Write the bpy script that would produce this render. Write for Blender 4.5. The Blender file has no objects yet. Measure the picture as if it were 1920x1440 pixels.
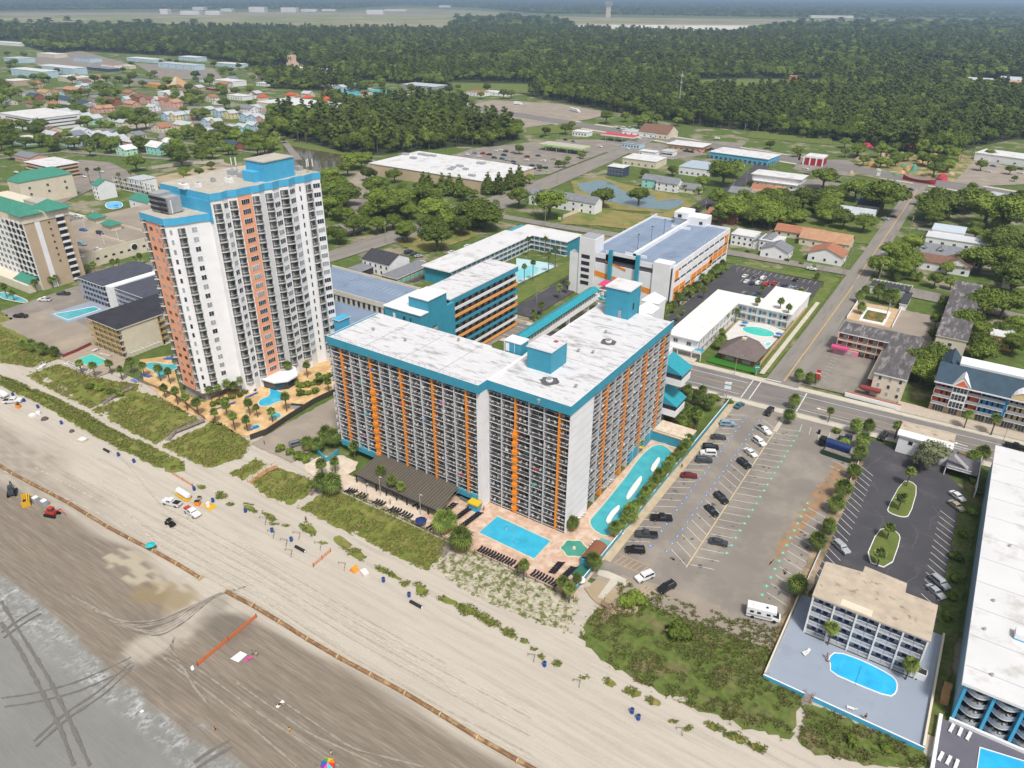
import bpy,math,random
import numpy as np
from mathutils import Matrix,Vector
random.seed(7);rng=np.random.default_rng(11)
C=bpy.context.scene.collection
SC=bpy.context.scene
# ---------------------------------------------------------------- camera (a drone 122 m above the beach)
H=122.0
PIT,ROL,FPX,HEAD=math.radians(28.1126),math.radians(.36765),1366.0,math.radians(33.35)
_F=Vector((0,math.cos(PIT),-math.sin(PIT)));_U=Vector((0,math.sin(PIT),math.cos(PIT)));_R=Vector((1,0,0))
_R,_U=_R*math.cos(ROL)+_U*math.sin(ROL),_U*math.cos(ROL)-_R*math.sin(ROL)
_Z=Matrix.Rotation(HEAD,3,'Z');_F,_U,_R=_Z@_F,_Z@_U,_Z@_R
cam=bpy.data.objects.new('camera',bpy.data.cameras.new('camera'));C.objects.link(cam);SC.camera=cam
cam.matrix_world=Matrix(((_R.x,_U.x,-_F.x,0),(_R.y,_U.y,-_F.y,0),(_R.z,_U.z,-_F.z,H),(0,0,0,1)))
cam.data.sensor_width=36;cam.data.lens=FPX/1920*36;cam.data.clip_start=.5;cam.data.clip_end=60000
def W(x,y,z=0.0):
    "photo point -> where that line of sight meets height z (world metres: X along the coast, Y inland)"
    d=_F*FPX + _R*(x-960) - _U*(y-720);t=(z-H)/d.z
    return (d.x*t,d.y*t)
def PX(X,Y,Z=0.0):
    v=Vector((X,Y,Z-H));w=v@_F
    if w < 1:return (-9999,-9999)
    return (960+FPX*(v@_R)/w,720-FPX*(v@_U)/w)
# ---------------------------------------------------------------- light
SUN_EL,SUN_AZ=58,130       # degrees; azimuth clockwise from +Y
w=bpy.data.worlds.new('World');SC.world=w;w.use_nodes=True
nt=w.node_tree;bg=nt.nodes['Background']
sk=nt.nodes.new('ShaderNodeTexSky');sk.sky_type='NISHITA';sk.sun_disc=False
sk.sun_elevation=math.radians(SUN_EL);sk.sun_rotation=math.radians(SUN_AZ);sk.dust_density=4;sk.air_density=1.0;sk.ozone_density=1
hs=nt.nodes.new('ShaderNodeHueSaturation');hs.inputs['Saturation'].default_value=.34
nt.links.new(sk.outputs[0],hs.inputs['Color']);nt.links.new(hs.outputs[0],bg.inputs[0]);bg.inputs[1].default_value=.105
sl=bpy.data.lights.new('sun','SUN');sl.energy=2.7;sl.angle=math.radians(8);sl.color=(1,.95,.87)
so=bpy.data.objects.new('sun',sl);C.objects.link(so)
_a,_e=math.radians(SUN_AZ),math.radians(SUN_EL)
sd=Vector((math.sin(_a)*math.cos(_e),math.cos(_a)*math.cos(_e),math.sin(_e)))
so.rotation_euler=sd.to_track_quat('Z','Y').to_euler();so.location=(0,0,400)
SC.view_settings.view_transform='Standard';SC.view_settings.look='None';SC.view_settings.gamma=1
SC.view_settings.exposure=.32
SC.render.engine='CYCLES';SC.cycles.max_bounces=5;SC.cycles.diffuse_bounces=3;SC.cycles.glossy_bounces=2
SC.cycles.transparent_max_bounces=8;SC.cycles.volume_bounces=0;SC.cycles.use_adaptive_sampling=True
SC.cycles.use_denoising=True
# ---------------------------------------------------------------- materials
MATS={}
def lin(c):
    return tuple(((v/12.92) if v <= .04045 else ((v+.055)/1.055)**2.4) for v in c)
def M(name,col=None,rough=.8,var=.12,scale=.4,col2=None,detail=4,spec=.3,metal=0,stretch=None,thr=None,bump=0,bscale=8,obj=False,rnd=0,alpha=1,mottle=None,space='pos'):
    """procedural paint: base colour (linear) with noise variation; col2+thr = patches of a second colour"""
    if name in MATS:return MATS[name]
    m=bpy.data.materials.new(name);m.use_nodes=True;MATS[name]=m
    n=m.node_tree.nodes;L=m.node_tree.links;b=n['Principled BSDF']
    b.inputs['Roughness'].default_value=rough;b.inputs['Specular IOR Level'].default_value=spec;b.inputs['Metallic'].default_value=metal
    m.diffuse_color=(*col,1)
    if var== 0 and col2 is None and not rnd:
        b.inputs['Base Color'].default_value=(*col,1)
    else:
        if space== 'obj':pos=n.new('ShaderNodeTexCoord').outputs['Object']
        else:pos=n.new('ShaderNodeNewGeometry').outputs['Position']
        if stretch:
            mp=n.new('ShaderNodeMapping');mp.inputs['Scale'].default_value=stretch;L.new(pos,mp.inputs[0]);pos=mp.outputs[0]
        nz=n.new('ShaderNodeTexNoise');nz.inputs['Scale'].default_value=scale;nz.inputs['Detail'].default_value=detail;L.new(pos,nz.inputs['Vector'])
        mr=n.new('ShaderNodeMapRange');mr.inputs[1].default_value=.25;mr.inputs[2].default_value=.75
        mr.inputs[3].default_value=1-var;mr.inputs[4].default_value=1+var;L.new(nz.outputs[0],mr.inputs[0])
        fac=mr.outputs[0]
        if rnd:
            oi=n.new('ShaderNodeObjectInfo');r2=n.new('ShaderNodeMapRange');r2.inputs[3].default_value=1-rnd;r2.inputs[4].default_value=1+rnd
            L.new(oi.outputs['Random'],r2.inputs[0]);mu=n.new('ShaderNodeMath');mu.operation='MULTIPLY';L.new(fac,mu.inputs[0]);L.new(r2.outputs[0],mu.inputs[1]);fac=mu.outputs[0]
        mx=n.new('ShaderNodeMix');mx.data_type='RGBA';mx.blend_type='MULTIPLY';mx.inputs[0].default_value=1
        cb=n.new('ShaderNodeCombineColor');[L.new(fac,cb.inputs[i]) for i in range(3)]
        L.new(cb.outputs[0],mx.inputs[7])
        if col2 is not None:
            n2=n.new('ShaderNodeTexNoise');n2.inputs['Scale'].default_value=mottle or scale*.6;n2.inputs['Detail'].default_value=5;n2.inputs['Roughness'].default_value=.65;L.new(pos,n2.inputs['Vector'])
            lo,hi=thr or (.5,.6)
            r3=n.new('ShaderNodeMapRange');r3.inputs[1].default_value=lo;r3.inputs[2].default_value=hi;L.new(n2.outputs[0],r3.inputs[0])
            m2=n.new('ShaderNodeMix');m2.data_type='RGBA';m2.inputs[6].default_value=(*col,1);m2.inputs[7].default_value=(*col2,1)
            L.new(r3.outputs[0],m2.inputs[0]);L.new(m2.outputs[2],mx.inputs[6])
        else:mx.inputs[6].default_value=(*col,1)
        L.new(mx.outputs[2],b.inputs['Base Color'])
        if bump:
            nb=n.new('ShaderNodeTexNoise');nb.inputs['Scale'].default_value=bscale;nb.inputs['Detail'].default_value=4;L.new(pos,nb.inputs['Vector'])
            bp=n.new('ShaderNodeBump');bp.inputs['Strength'].default_value=bump;bp.inputs['Distance'].default_value=.1;L.new(nb.outputs[0],bp.inputs['Height']);L.new(bp.outputs[0],b.inputs['Normal'])
    if alpha < 1:b.inputs['Alpha'].default_value=alpha
    return m
S=lambda r,g,b:lin((r/255,g/255,b/255))     # an 8-bit paint colour
white=M('white_paint',(.72,.72,.73),.6,.05,.8)
whitew=M('white_wall',(.74,.74,.76),.7,.06,.25)
cream=M('cream_wall',(.62,.56,.45),.8,.07,.3)
greyw=M('grey_metal',(.32,.34,.36),.5,.1,1)
dark=M('dark_trim',(.03,.03,.035),.6,.1,1)
black=M('black_plastic',(.012,.012,.014),.5,.1,1)
glass=M('window_glass',(.03,.04,.055),.08,.5,.35,spec=.8,rnd=.6)
glassl=M('curtained_window',(.30,.33,.34),.25,.35,.5,spec=.6)
orange=M('orange_paint',(.80,.27,.03),.6,.08,.6)
orangel=M('light_orange_paint',(.78,.36,.11),.6,.05,.6)
salmon=M('salmon_paint',(.76,.36,.22),.7,.05,.6)
teal=M('teal_paint',(.045,.28,.40),.55,.08,.5)
tealroof=M('turquoise_metal_roof',(.03,.28,.35),.35,.1,.8)
sky_blue=M('sky_blue_paint',(.07,.37,.60),.6,.08,.5)
concrete=M('concrete',(.42,.39,.34),.9,.14,.5)
wood=M('weathered_wood',(.25,.18,.12),.9,.2,1.5)
woodn=M('new_wood',(.42,.24,.10),.85,.15,1.5)
metal=M('galvanised_metal',(.4,.41,.42),.4,.08,2,metal=.4)
roofdark=M('dark_roof',(.05,.05,.06),.9,.2,.6)
tyre=M('tyre_rubber',(.015,.015,.015),.9,0)
rim=M('wheel_rim',(.35,.35,.36),.35,0,metal=.6)
chrome=M('lamp_glass',(.6,.6,.6),.2,0)
tailm=M('tail_lamp',(.35,.02,.015),.3,0)
bark=M('bark',(.13,.10,.08),.95,.25,3,space='obj')
# ---------------------------------------------------------------- mesh building
class MB:
    def __init__(s,fr=None):s.v=[];s.f=[];s.m=[];s.mats=[];s.fr=fr
    def mi(s,m):
        if m not in s.mats:s.mats.append(m)
        return s.mats.index(m)
    def T(s,p):
        if s.fr is None:return p
        ox,oy,c,n=s.fr;return (ox+p[0]*c-p[1]*n,oy+p[0]*n+p[1]*c,p[2])
    def poly(s,pts,m):
        k=len(s.v);s.v+= [s.T(p) for p in pts];s.f.append(tuple(range(k,k+len(pts))));s.m.append(s.mi(m))
    def box(s,x0,x1,y0,y1,z0,z1,m,top=None,bottom=True):
        if x0 > x1:x0,x1=x1,x0
        if y0 > y1:y0,y1=y1,y0
        k=len(s.v);s.v+= [s.T(p) for p in ((x0,y0,z0),(x1,y0,z0),(x1,y1,z0),(x0,y1,z0),(x0,y0,z1),(x1,y0,z1),(x1,y1,z1),(x0,y1,z1))]
        a=s.mi(m);t=s.mi(top) if top else a
        for q,mm in (((0,1,5,4),a),((1,2,6,5),a),((2,3,7,6),a),((3,0,4,7),a),((4,5,6,7),t)) + ((((3,2,1,0),a),) if bottom else ()):
            s.f.append(tuple(k+i for i in q));s.m.append(mm)
    def prism(s,pts,z0,z1,m,top=None,bottom=True):
        if sum(pts[i][0]*pts[(i+1) % len(pts)][1]-pts[(i+1) % len(pts)][0]*pts[i][1] for i in range(len(pts))) < 0:pts=pts[::-1]
        n=len(pts);k=len(s.v);s.v+= [s.T((p[0],p[1],z0)) for p in pts]+[s.T((p[0],p[1],z1)) for p in pts]
        a=s.mi(m);t=s.mi(top) if top else a
        for i in range(n):s.f.append((k+i,k+(i+1) % n,k+n+(i+1) % n,k+n+i));s.m.append(a)
        s.f.append(tuple(k+n+i for i in range(n)));s.m.append(t)
        if bottom:s.f.append(tuple(k+i for i in range(n-1,-1,-1)));s.m.append(a)
    def tube(s,p0,p1,r0,r1,n,m,caps=True):
        p0,p1=Vector(p0),Vector(p1);d=(p1-p0);q=d.to_track_quat('Z','Y');k=len(s.v)
        for p,r in ((p0,r0),(p1,r1)):
            for i in range(n):
                a=2*math.pi*i/n;s.v.append(s.T(tuple(p+q@Vector((r*math.cos(a),r*math.sin(a),0)))))
        a=s.mi(m)
        for i in range(n):s.f.append((k+i,k+(i+1) % n,k+n+(i+1) % n,k+n+i));s.m.append(a)
        if caps:s.f.append(tuple(k+n+i for i in range(n)));s.m.append(a);s.f.append(tuple(k+i for i in range(n-1,-1,-1)));s.m.append(a)
    def ball(s,c,r,m,nu=8,nv=5,sz=1.0,lo=-90):
        k=len(s.v);a=s.mi(m)
        for j in range(nv+1):
            t=math.radians(lo+(90-lo)*j/nv)
            for i in range(nu):
                p=2*math.pi*i/nu;s.v.append(s.T((c[0]+r*math.cos(t)*math.cos(p),c[1]+r*math.cos(t)*math.sin(p),c[2]+r*math.sin(t)*sz)))
        for j in range(nv):
            for i in range(nu):s.f.append((k+j*nu+i,k+j*nu+(i+1) % nu,k+(j+1)*nu+(i+1) % nu,k+(j+1)*nu+i));s.m.append(a)
    def gable(s,x0,x1,y0,y1,z,h,m,axis='x',ov=.4,wallm=None):
        "pitched roof; ridge along axis"
        t=.18
        if axis== 'x':
            ym=(y0+y1)/2;a,b,c,d=(y0-ov),(y1+ov),x0-ov,x1+ov;dz=h*ov/max((y1-y0)/2,.1)
            R_=lambda p,q,zz:(p,q,zz)
        else:
            ym=(x0+x1)/2;a,b,c,d=(x0-ov),(x1+ov),y0-ov,y1+ov;dz=h*ov/max((x1-x0)/2,.1)
            R_=lambda p,q,zz:(q,p,zz)
        for e,o in ((a,0),(b,1)):
            q=[R_(c,e,z-dz),R_(d,e,z-dz),R_(d,ym,z+h),R_(c,ym,z+h)]
            s.poly([(p[0],p[1],p[2]+t) for p in q],m);s.poly([p for p in q][::-1],m)
            s.poly([q[0],q[1],(q[1][0],q[1][1],q[1][2]+t),(q[0][0],q[0][1],q[0][2]+t)],m)
            for i,j in ((0,3),(1,2)):s.poly([q[i],q[j],(q[j][0],q[j][1],q[j][2]+t),(q[i][0],q[i][1],q[i][2]+t)],m)
        if wallm:
            for e in (c+ov,d-ov):s.poly([R_(e,a+ov,z),R_(e,b-ov,z),R_(e,ym,z+h)],wallm)
    def hip(s,x0,x1,y0,y1,z,h,m,ov=.4,apex=False):
        x0 -= ov;x1+= ov;y0 -= ov;y1+= ov;w_,d_=x1-x0,y1-y0
        if w_ >= d_:A,B=((x0+d_/2,(y0+y1)/2,z+h),(x1-d_/2,(y0+y1)/2,z+h))
        else:A,B=(((x0+x1)/2,y0+w_/2,z+h),((x0+x1)/2,y1-w_/2,z+h))
        c=[(x0,y0,z),(x1,y0,z),(x1,y1,z),(x0,y1,z)]
        if w_ >= d_:s.poly([c[0],c[1],B,A],m);s.poly([c[1],c[2],B],m);s.poly([c[2],c[3],A,B],m);s.poly([c[3],c[0],A],m)
        else:s.poly([c[0],c[1],A],m);s.poly([c[1],c[2],B,A],m);s.poly([c[2],c[3],B],m);s.poly([c[3],c[0],A,B],m)
        s.prism([p[:2] for p in c],z-.2,z-.003,m)
    def mesh(s,name):
        me=bpy.data.meshes.new(name);me.from_pydata(s.v,[],s.f)
        for m in s.mats:me.materials.append(m)
        me.polygons.foreach_set('material_index',s.m);me.update();return me
    def build(s,name,parent=None,local=False,**kw):
        if parent is not None and not local:
            lx,ly,lz=parent['_o'] if '_o' in parent else parent.location
            s.v=[(x-lx,y-ly,z-lz) for x,y,z in s.v]
        o=bpy.data.objects.new(name,s.mesh(name));C.objects.link(o)
        if parent is not None:o.parent=parent
        return tag(o,**kw)
def tag(o,label=None,cat=None,group=None,kind=None):
    if label:o['label']=label
    if cat:o['category']=cat
    if group:o['group']=group
    if kind:o['kind']=kind
    return o
def thing(name,label,cat,x,y,z=0,rz=0,group=None):
    o=bpy.data.objects.new(name,None);o.empty_display_size=.5;C.objects.link(o);o.location=(x,y,z);o.rotation_euler=(0,0,rz)
    return tag(o,label,cat,group)
def copy_tree(o,parent=None):
    c=o.copy();C.objects.link(c)
    if parent is not None:c.parent=parent
    for ch in KIDS.get(o.name,[]):copy_tree(ch,c)
    return c
KIDS={}
def reg(o):
    "remember the children of a prototype so copies can be made in a loop"
    KIDS[o.name]=[c for c in C.objects if c.parent== o]
    for c in KIDS[o.name]:reg(c)
    return o
class Many:
    "repeated parts of one thing: the 100 nearest the viewpoint as parts of their own, the rest as one part"
    def __init__(s,root,name,sub=None):s.root=root;s.name=name;s.l=[];s.sub=sub
    def add(s,mb,mb2=None):s.l.append((mb,mb2));return mb
    def done(s,cap=100):
        def d(t):v=t[0].v;q=v[len(v)//2];return q[0]**2+q[1]**2+(q[2]-H)**2
        s.l.sort(key=d);out=[]
        for mb,mb2 in s.l[:cap]:
            o=mb.build(s.name,s.root);out.append(o)
            if mb2 is not None and mb2.v:
                o['_o']=tuple(s.root.location);q=mb2.build(s.sub,o);del o['_o']
        if len(s.l) > cap:
            big=MB()
            for t in s.l[cap:]:
                for mb in t:
                    if mb is None:continue
                    k=len(big.v);big.v+= mb.v;big.f+= [tuple(i+k for i in f) for f in mb.f];big.m+= [big.mi(mb.mats[i]) for i in mb.m]
            big.build(s.name,s.root,kind='stuff')
        return out
# ---------------------------------------------------------------- labels that single things out
LAND=[]          # (phrase, X, Y)
ORD=['nearest','second nearest','third nearest','fourth nearest','fifth nearest','sixth nearest','seventh nearest','eighth nearest','ninth nearest','tenth nearest','eleventh nearest','twelfth nearest','thirteenth nearest','fourteenth nearest','fifteenth nearest','sixteenth nearest']
AUTO=[]
def auto(o,desc,X,Y):AUTO.append((o,desc,X,Y));return o
def land(p,X,Y):LAND.append((p,X,Y))
def finish_labels():
    pts=np.array([[l[1],l[2]] for l in LAND]);g={}
    lp=[PX(l[1],l[2]) for l in LAND]
    for o,desc,X,Y in AUTO:
        d=np.hypot(pts[:,0]-X,pts[:,1]-Y);done=False
        p=PX(X,Y)
        for k in np.argsort(d)[:14]:
            dx,dy=p[0]-lp[k][0],p[1]-lp[k][1]
            s=('right of' if dx > 0 else 'left of') if abs(dx) > abs(dy)*1.2 else ('below' if dy > 0 else 'above')
            key=(desc,s,LAND[k][0])
            if len(g.get(key,[])) < 16:g.setdefault(key,[]).append((d[k],o));done=True;break
        if not done:g.setdefault((desc,'around',LAND[k][0]),[]).append((d[k],o))
    for (desc,s,ph),l in g.items():
        l.sort(key=lambda t:t[0])
        for i,(_,o) in enumerate(l):
            o['label']=f'{desc} {s} {ph}' if len(l)== 1 else f'{desc}, {ORD[min(i, 15)]} {s} {ph}'
# ================================================================= THE SETTING
grassm=M('lawn_grass',(.085,.125,.025),.95,.3,.25,col2=(.245,.215,.15),thr=(.53,.60),mottle=.04,bump=.3,bscale=3)
lawnm=M('mown_lawn',(.115,.15,.035),.95,.18,.3,col2=(.15,.17,.04),thr=(.5,.7),mottle=.12)
drym=M('dry_lawn',(.23,.20,.07),.95,.18,.15,col2=(.12,.16,.035),thr=(.5,.62),mottle=.05)
turfm=M('green_turf',(.035,.15,.015),.9,.08,.3)
scrubm=M('dune_grass_floor',(.15,.175,.035),.95,.25,.7,col2=(.25,.20,.08),thr=(.52,.7),mottle=.18,bump=.6,bscale=2.5)
scrub2=M('dune_scrub_floor',(.10,.135,.03),.95,.3,.8,col2=(.17,.14,.07),thr=(.5,.66),mottle=.15,bump=.6,bscale=2)
sparsem=M('sparse_dune_floor',(.13,.15,.05),.95,.3,1,col2=(.42,.38,.30),thr=(.42,.52),mottle=.6,bump=.5,bscale=2)
asph=M('worn_asphalt',(.215,.192,.17),.92,.10,.08,col2=(.275,.245,.21),thr=(.45,.64),mottle=.09,bump=.15,bscale=6)
asphl=M('sandy_asphalt',(.28,.24,.20),.92,.12,.1,col2=(.36,.30,.23),thr=(.5,.7),mottle=.06)
asphd=M('new_asphalt',(.066,.064,.072),.9,.14,.15,col2=(.10,.095,.095),thr=(.55,.72),mottle=.1)
roadm=M('road_asphalt',(.195,.18,.17),.92,.10,.2,stretch=(.15,1,1),col2=(.15,.14,.135),thr=(.5,.65),mottle=.5)
roadv=M('side_road_asphalt',(.235,.215,.19),.92,.10,.2,stretch=(1,.12,1),col2=(.19,.175,.16),thr=(.5,.65),mottle=.5)
walkm=M('pale_concrete',(.50,.46,.39),.9,.10,.3)
paverm=M('pink_paver',(.50,.34,.25),.9,.16,.8,col2=(.58,.45,.36),thr=(.45,.6),mottle=.35)
paverl=M('pale_paver',(.56,.46,.36),.9,.12,.8,col2=(.62,.54,.45),thr=(.45,.6),mottle=.35)
tandeck=M('tan_paver',(.50,.32,.15),.9,.15,.3,col2=(.60,.42,.22),thr=(.45,.6),mottle=.15)
bluedeck=M('blue_grey_deck',(.27,.31,.38),.85,.05,.12,col2=(.23,.26,.32),thr=(.55,.75),mottle=.2)
linem=M('white_line_paint',(.66,.65,.62),.8,.15,1.5)
yelm=M('yellow_line_paint',(.62,.36,.10),.8,.15,1.5)
blinem=M('blue_marking_paint',(.12,.20,.38),.8,.2,2)
glinem=M('green_marking_paint',(.12,.36,.26),.8,.2,2)
dirtm=M('bare_sandy_soil',(.40,.32,.22),.95,.2,.2,col2=(.30,.23,.14),thr=(.45,.65),mottle=.1)
rustsoil=M('rusty_gravel',(.30,.19,.11),.95,.2,.4,col2=(.24,.20,.16),thr=(.5,.6),mottle=.3)
def water(name,col,rough=.08,b=.25,sc=1.2):
    m=M(name,col,rough,.16,.35,spec=.5,bump=b,bscale=sc);return m
poolw=water('pool_water',(.04,.38,.56));poolt=water('teal_pool_water',(.06,.38,.44));poolb=water('bright_pool_water',(.03,.40,.72))
pondw=water('pond_water',(.13,.21,.24),.06,.1,2);lakew=water('lake_water',(.10,.09,.06),.06,.1,2)
SHEETS=[]
def sheet(name,pts,m,z,kind='structure',px=False,cat=None,label=None,group=None,rough_edge=0,keep=None):
    "a flat sheet; every sheet is 4 mm or more above what it lies on"
    if px:pts=[W(*p) for p in pts]
    if rough_edge:
        out=[]
        for i in range(len(pts)):
            a,b=pts[i],pts[(i+1) % len(pts)];n=max(1,int(math.hypot(b[0]-a[0],b[1]-a[1])/1.2))
            for k in range(n):
                t=k/n;j=rough_edge*(1 if k else .3)
                out.append((a[0]+(b[0]-a[0])*t+random.uniform(-j,j),a[1]+(b[1]-a[1])*t+random.uniform(-j,j)))
        pts=out
    if name not in ('lawn','meadow','ground','forest_floor','verge','dune_ground','lot_verge','side_strip','fun_park_ground','pond_bank','lake_bank'):SHEETS.append(pts)
    a=sum(pts[i][0]*pts[(i+1) % len(pts)][1]-pts[(i+1) % len(pts)][0]*pts[i][1] for i in range(len(pts)))
    if a < 0:pts=pts[::-1]
    mb=MB();mb.poly([(p[0],p[1],z) for p in pts],m)
    return mb.build(name,kind=kind,label=label,cat=cat,group=group)
R4=lambda x0,x1,y0,y1:[(x0,y0),(x1,y0),(x1,y1),(x0,y1)]
# --- ground to the horizon
sheet('ground',R4(-30000,20000,116,40000),grassm,0)
# --- sea floor side / beach, one fine sheet with sand moisture stored per vertex
def seg_d(X,Y,pts):
    d=np.full(X.shape,1e9)
    for (x0,y0),(x1,y1) in zip(pts[:-1],pts[1:]):
        vx,vy=x1-x0,y1-y0;t=np.clip(((X-x0)*vx+(Y-y0)*vy)/(vx*vx+vy*vy),0,1)
        d=np.minimum(d,np.hypot(X-x0-t*vx,Y-y0-t*vy))
    return d
def sm(a,lo,hi):t=np.clip((a-lo)/(hi-lo),0,1);return t*t*(3-2*t)
def vnoise(X,Y,sx,sy,seed):
    r=np.random.default_rng(seed).random((256,256));x,y=X/sx,Y/sy
    xi,yi=np.floor(x).astype(int),np.floor(y).astype(int);fx,fy=x-xi,y-yi;fx=fx*fx*(3-2*fx);fy=fy*fy*(3-2*fy)
    g=lambda a,b:r[a % 256,b % 256]
    return (g(xi,yi)*(1-fx)+g(xi+1,yi)*fx)*(1-fy)+(g(xi,yi+1)*(1-fx)+g(xi+1,yi+1)*fx)*fy
def beach():
    xs=np.concatenate([np.arange(-900,-330,6.),np.arange(-330,70,.75),np.arange(70,500,6.)]);ys=np.concatenate([np.arange(-200,-10,5.),np.arange(-10,119,.75)])
    X,Y=np.meshgrid(xs,ys,indexing='ij');nx,ny=X.shape
    n1=vnoise(X,Y,14,5,1);n2=vnoise(X,Y,3.5,1.3,2);n3=vnoise(X,Y,40,12,3);n4=vnoise(X,Y,1.6,.8,4)
    # damp brown sand seaward of the pipe, pale dry sand landward
    ypipe=62+(X+215)*(8.4/172)
    gap=np.exp(-((X+127.5)/7)**2)
    wet=sm(ypipe-Y+(n1-.5)*3,-1.5+8*gap,2.0+10*gap)
    left=sm(-X,140,230)
    wet=np.maximum(wet,.62*sm(ypipe+4+16*left-Y+(n1-.5)*8,0,7)*(.35+.65*left)*(.45+.75*n2))
    # dry tracks crossing the damp sand at the gap in the pipe
    tr=seg_d(X,Y,[W(*p) for p in ((470,1100),(420,1095),(370,1150),(330,1185),(270,1215))])
    wet *= 1-.75*sm(-tr+(n4-.5)*2,-6,-1.5)
    band=sm(ypipe-Y,1.5,3)*sm(-X,60,90)
    yflat=42.5+(n3-.5)*3+(n1-.5)*3.5+(n2-.5)*1.2
    flat=sm(yflat-Y,-.6,.8)
    rim_=flat*sm(Y-yflat+6+(n3-.3)*9,0,3.5)*np.clip(.45+1.1*(n2-.25)+.3*(n4-.5),0,1)
    # ochre and cream patch of dredged sand by the end of the pipe
    oc=sm(-seg_d(X,Y,[W(*p) for p in ((290,1105),(340,1125),(330,1118))])+(n2-.5)*5,-5,-1.5)
    crm=sm(-seg_d(X,Y,[W(*p) for p in ((220,1045),(300,1085),(345,1080))])+(n2-.5)*8,-2.4,-1)
    dk=sm(-seg_d(X,Y,[W(*p) for p in ((410,1130),(400,1165),(440,1180))])+(n2-.5)*4,-5,-1)
    z=.045+.10*(n1-.5)*sm(Y,45,60)+.05*(n2-.5)*sm(Y,48,56)-.10*flat+.25*sm(Y,60,90)+.05*(n4-.5)*sm(Y,66,72)
    z=z-.22*sm(Y,99,112)
    v=np.stack([X,Y,z],-1).reshape(-1,3);i=np.arange(nx*ny).reshape(nx,ny)
    f=np.stack([i[:-1,:-1],i[1:,:-1],i[1:,1:],i[:-1,1:]],-1).reshape(-1,4)
    me=bpy.data.meshes.new('beach');me.vertices.add(len(v));me.vertices.foreach_set('co',v.ravel())
    me.loops.add(f.size);me.loops.foreach_set('vertex_index',f.ravel());me.polygons.add(len(f));me.polygons.foreach_set('loop_start',np.arange(0,f.size,4));me.polygons.foreach_set('loop_total',np.full(len(f),4))
    me.polygons.foreach_set('use_smooth',np.ones(len(f),bool));me.update()
    for nm,a in (('wet',wet),('flat',flat),('rim',rim_),('ochre',oc),('cream',crm*wet),('dk',dk)):
        at=me.attributes.new(nm,'FLOAT','POINT');at.data.foreach_set('value',a.astype(np.float32).ravel())
    m=bpy.data.materials.new('beach_sand');m.use_nodes=True;n=m.node_tree.nodes;L=m.node_tree.links;b=n['Principled BSDF']
    b.inputs['Specular IOR Level'].default_value=.3
    g=n.new('ShaderNodeNewGeometry').outputs['Position']
    def noise(sc,st=(1,1,1),rot=0,det=5,r=.6):
        mp=n.new('ShaderNodeMapping');mp.inputs['Scale'].default_value=st;mp.inputs['Rotation'].default_value=(0,0,rot);L.new(g,mp.inputs[0])
        z_=n.new('ShaderNodeTexNoise');z_.inputs['Scale'].default_value=sc;z_.inputs['Detail'].default_value=det;z_.inputs['Roughness'].default_value=r;L.new(mp.outputs[0],z_.inputs['Vector']);return z_.outputs[0]
    def rng_(x,a,c,lo=0,hi=1):
        r=n.new('ShaderNodeMapRange');r.inputs[1].default_value=a;r.inputs[2].default_value=c;r.inputs[3].default_value=lo;r.inputs[4].default_value=hi;L.new(x,r.inputs[0]);return r.outputs[0]
    def att(nm):a=n.new('ShaderNodeAttribute');a.attribute_name=nm;return a.outputs['Fac']
    def mix(f_,a,c):
        x=n.new('ShaderNodeMix');x.data_type='RGBA';L.new(f_,x.inputs[0])
        for s_,q in ((6,a),(7,c)):
            if isinstance(q,tuple):x.inputs[s_].default_value=(*q,1)
            else:L.new(q,x.inputs[s_])
        return x.outputs[2]
    def mul(a,c):
        x=n.new('ShaderNodeMath');x.operation='MULTIPLY';L.new(a,x.inputs[0])
        if isinstance(c,(int,float)):x.inputs[1].default_value=c
        else:L.new(c,x.inputs[1])
        return x.outputs[0]
    st1=noise(.5,(.09,1.6,1),.06);st2=noise(1.5,(.10,1.5,1),-.05);fine=noise(2.2);big=noise(.06,(.5,1.5,1))
    dry=mix(rng_(st1,.46,.70),(.465,.42,.36),(.36,.325,.28));dry=mix(rng_(fine,.4,.75,0,.35),dry,(.53,.49,.42));dry=mix(rng_(noise(7,det=3),.52,.72,0,.35),dry,(.36,.32,.265));dry=mix(rng_(big,.4,.7,0,.4),dry,(.41,.37,.315))
    damp=mix(rng_(st2,.40,.66),(.19,.158,.124),(.275,.235,.188));damp=mix(rng_(st1,.42,.68,0,.7),damp,(.148,.126,.105));damp=mix(rng_(big,.45,.7,0,.5),damp,(.22,.185,.147))
    col=mix(att('wet'),dry,damp)
    col=mix(mul(att('dk'),.45),col,(.125,.11,.092))
    col=mix(mul(att('ochre'),.8),col,(.26,.20,.11));col=mix(mul(att('cream'),.85),col,(.42,.37,.28))
    fl=mix(rng_(big,.35,.65),(.195,.197,.182),(.245,.243,.222));fl=mix(rng_(st2,.4,.75,0,.35),fl,(.165,.165,.155))
    col=mix(att('flat'),col,fl)
    rimc=mix(rng_(noise(1.1,(1.2,.8,1)),.44,.62),(.50,.51,.51),(.14,.135,.14))
    col=mix(mul(mul(att('rim'),.75),rng_(noise(.35),.40,.60)),col,rimc)
    L.new(col,b.inputs['Base Color'])
    L.new(rng_(att('flat'),0,1,.95,.42),b.inputs['Roughness'])
    bp=n.new('ShaderNodeBump');bp.inputs['Strength'].default_value=.5;bp.inputs['Distance'].default_value=.12;L.new(st2,bp.inputs['Height']);bp2=n.new('ShaderNodeBump');bp2.inputs['Strength'].default_value=.35;bp2.inputs['Distance'].default_value=.08;L.new(fine,bp2.inputs['Height']);L.new(bp.outputs[0],bp2.inputs['Normal']);L.new(bp2.outputs[0],b.inputs['Normal'])
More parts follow.
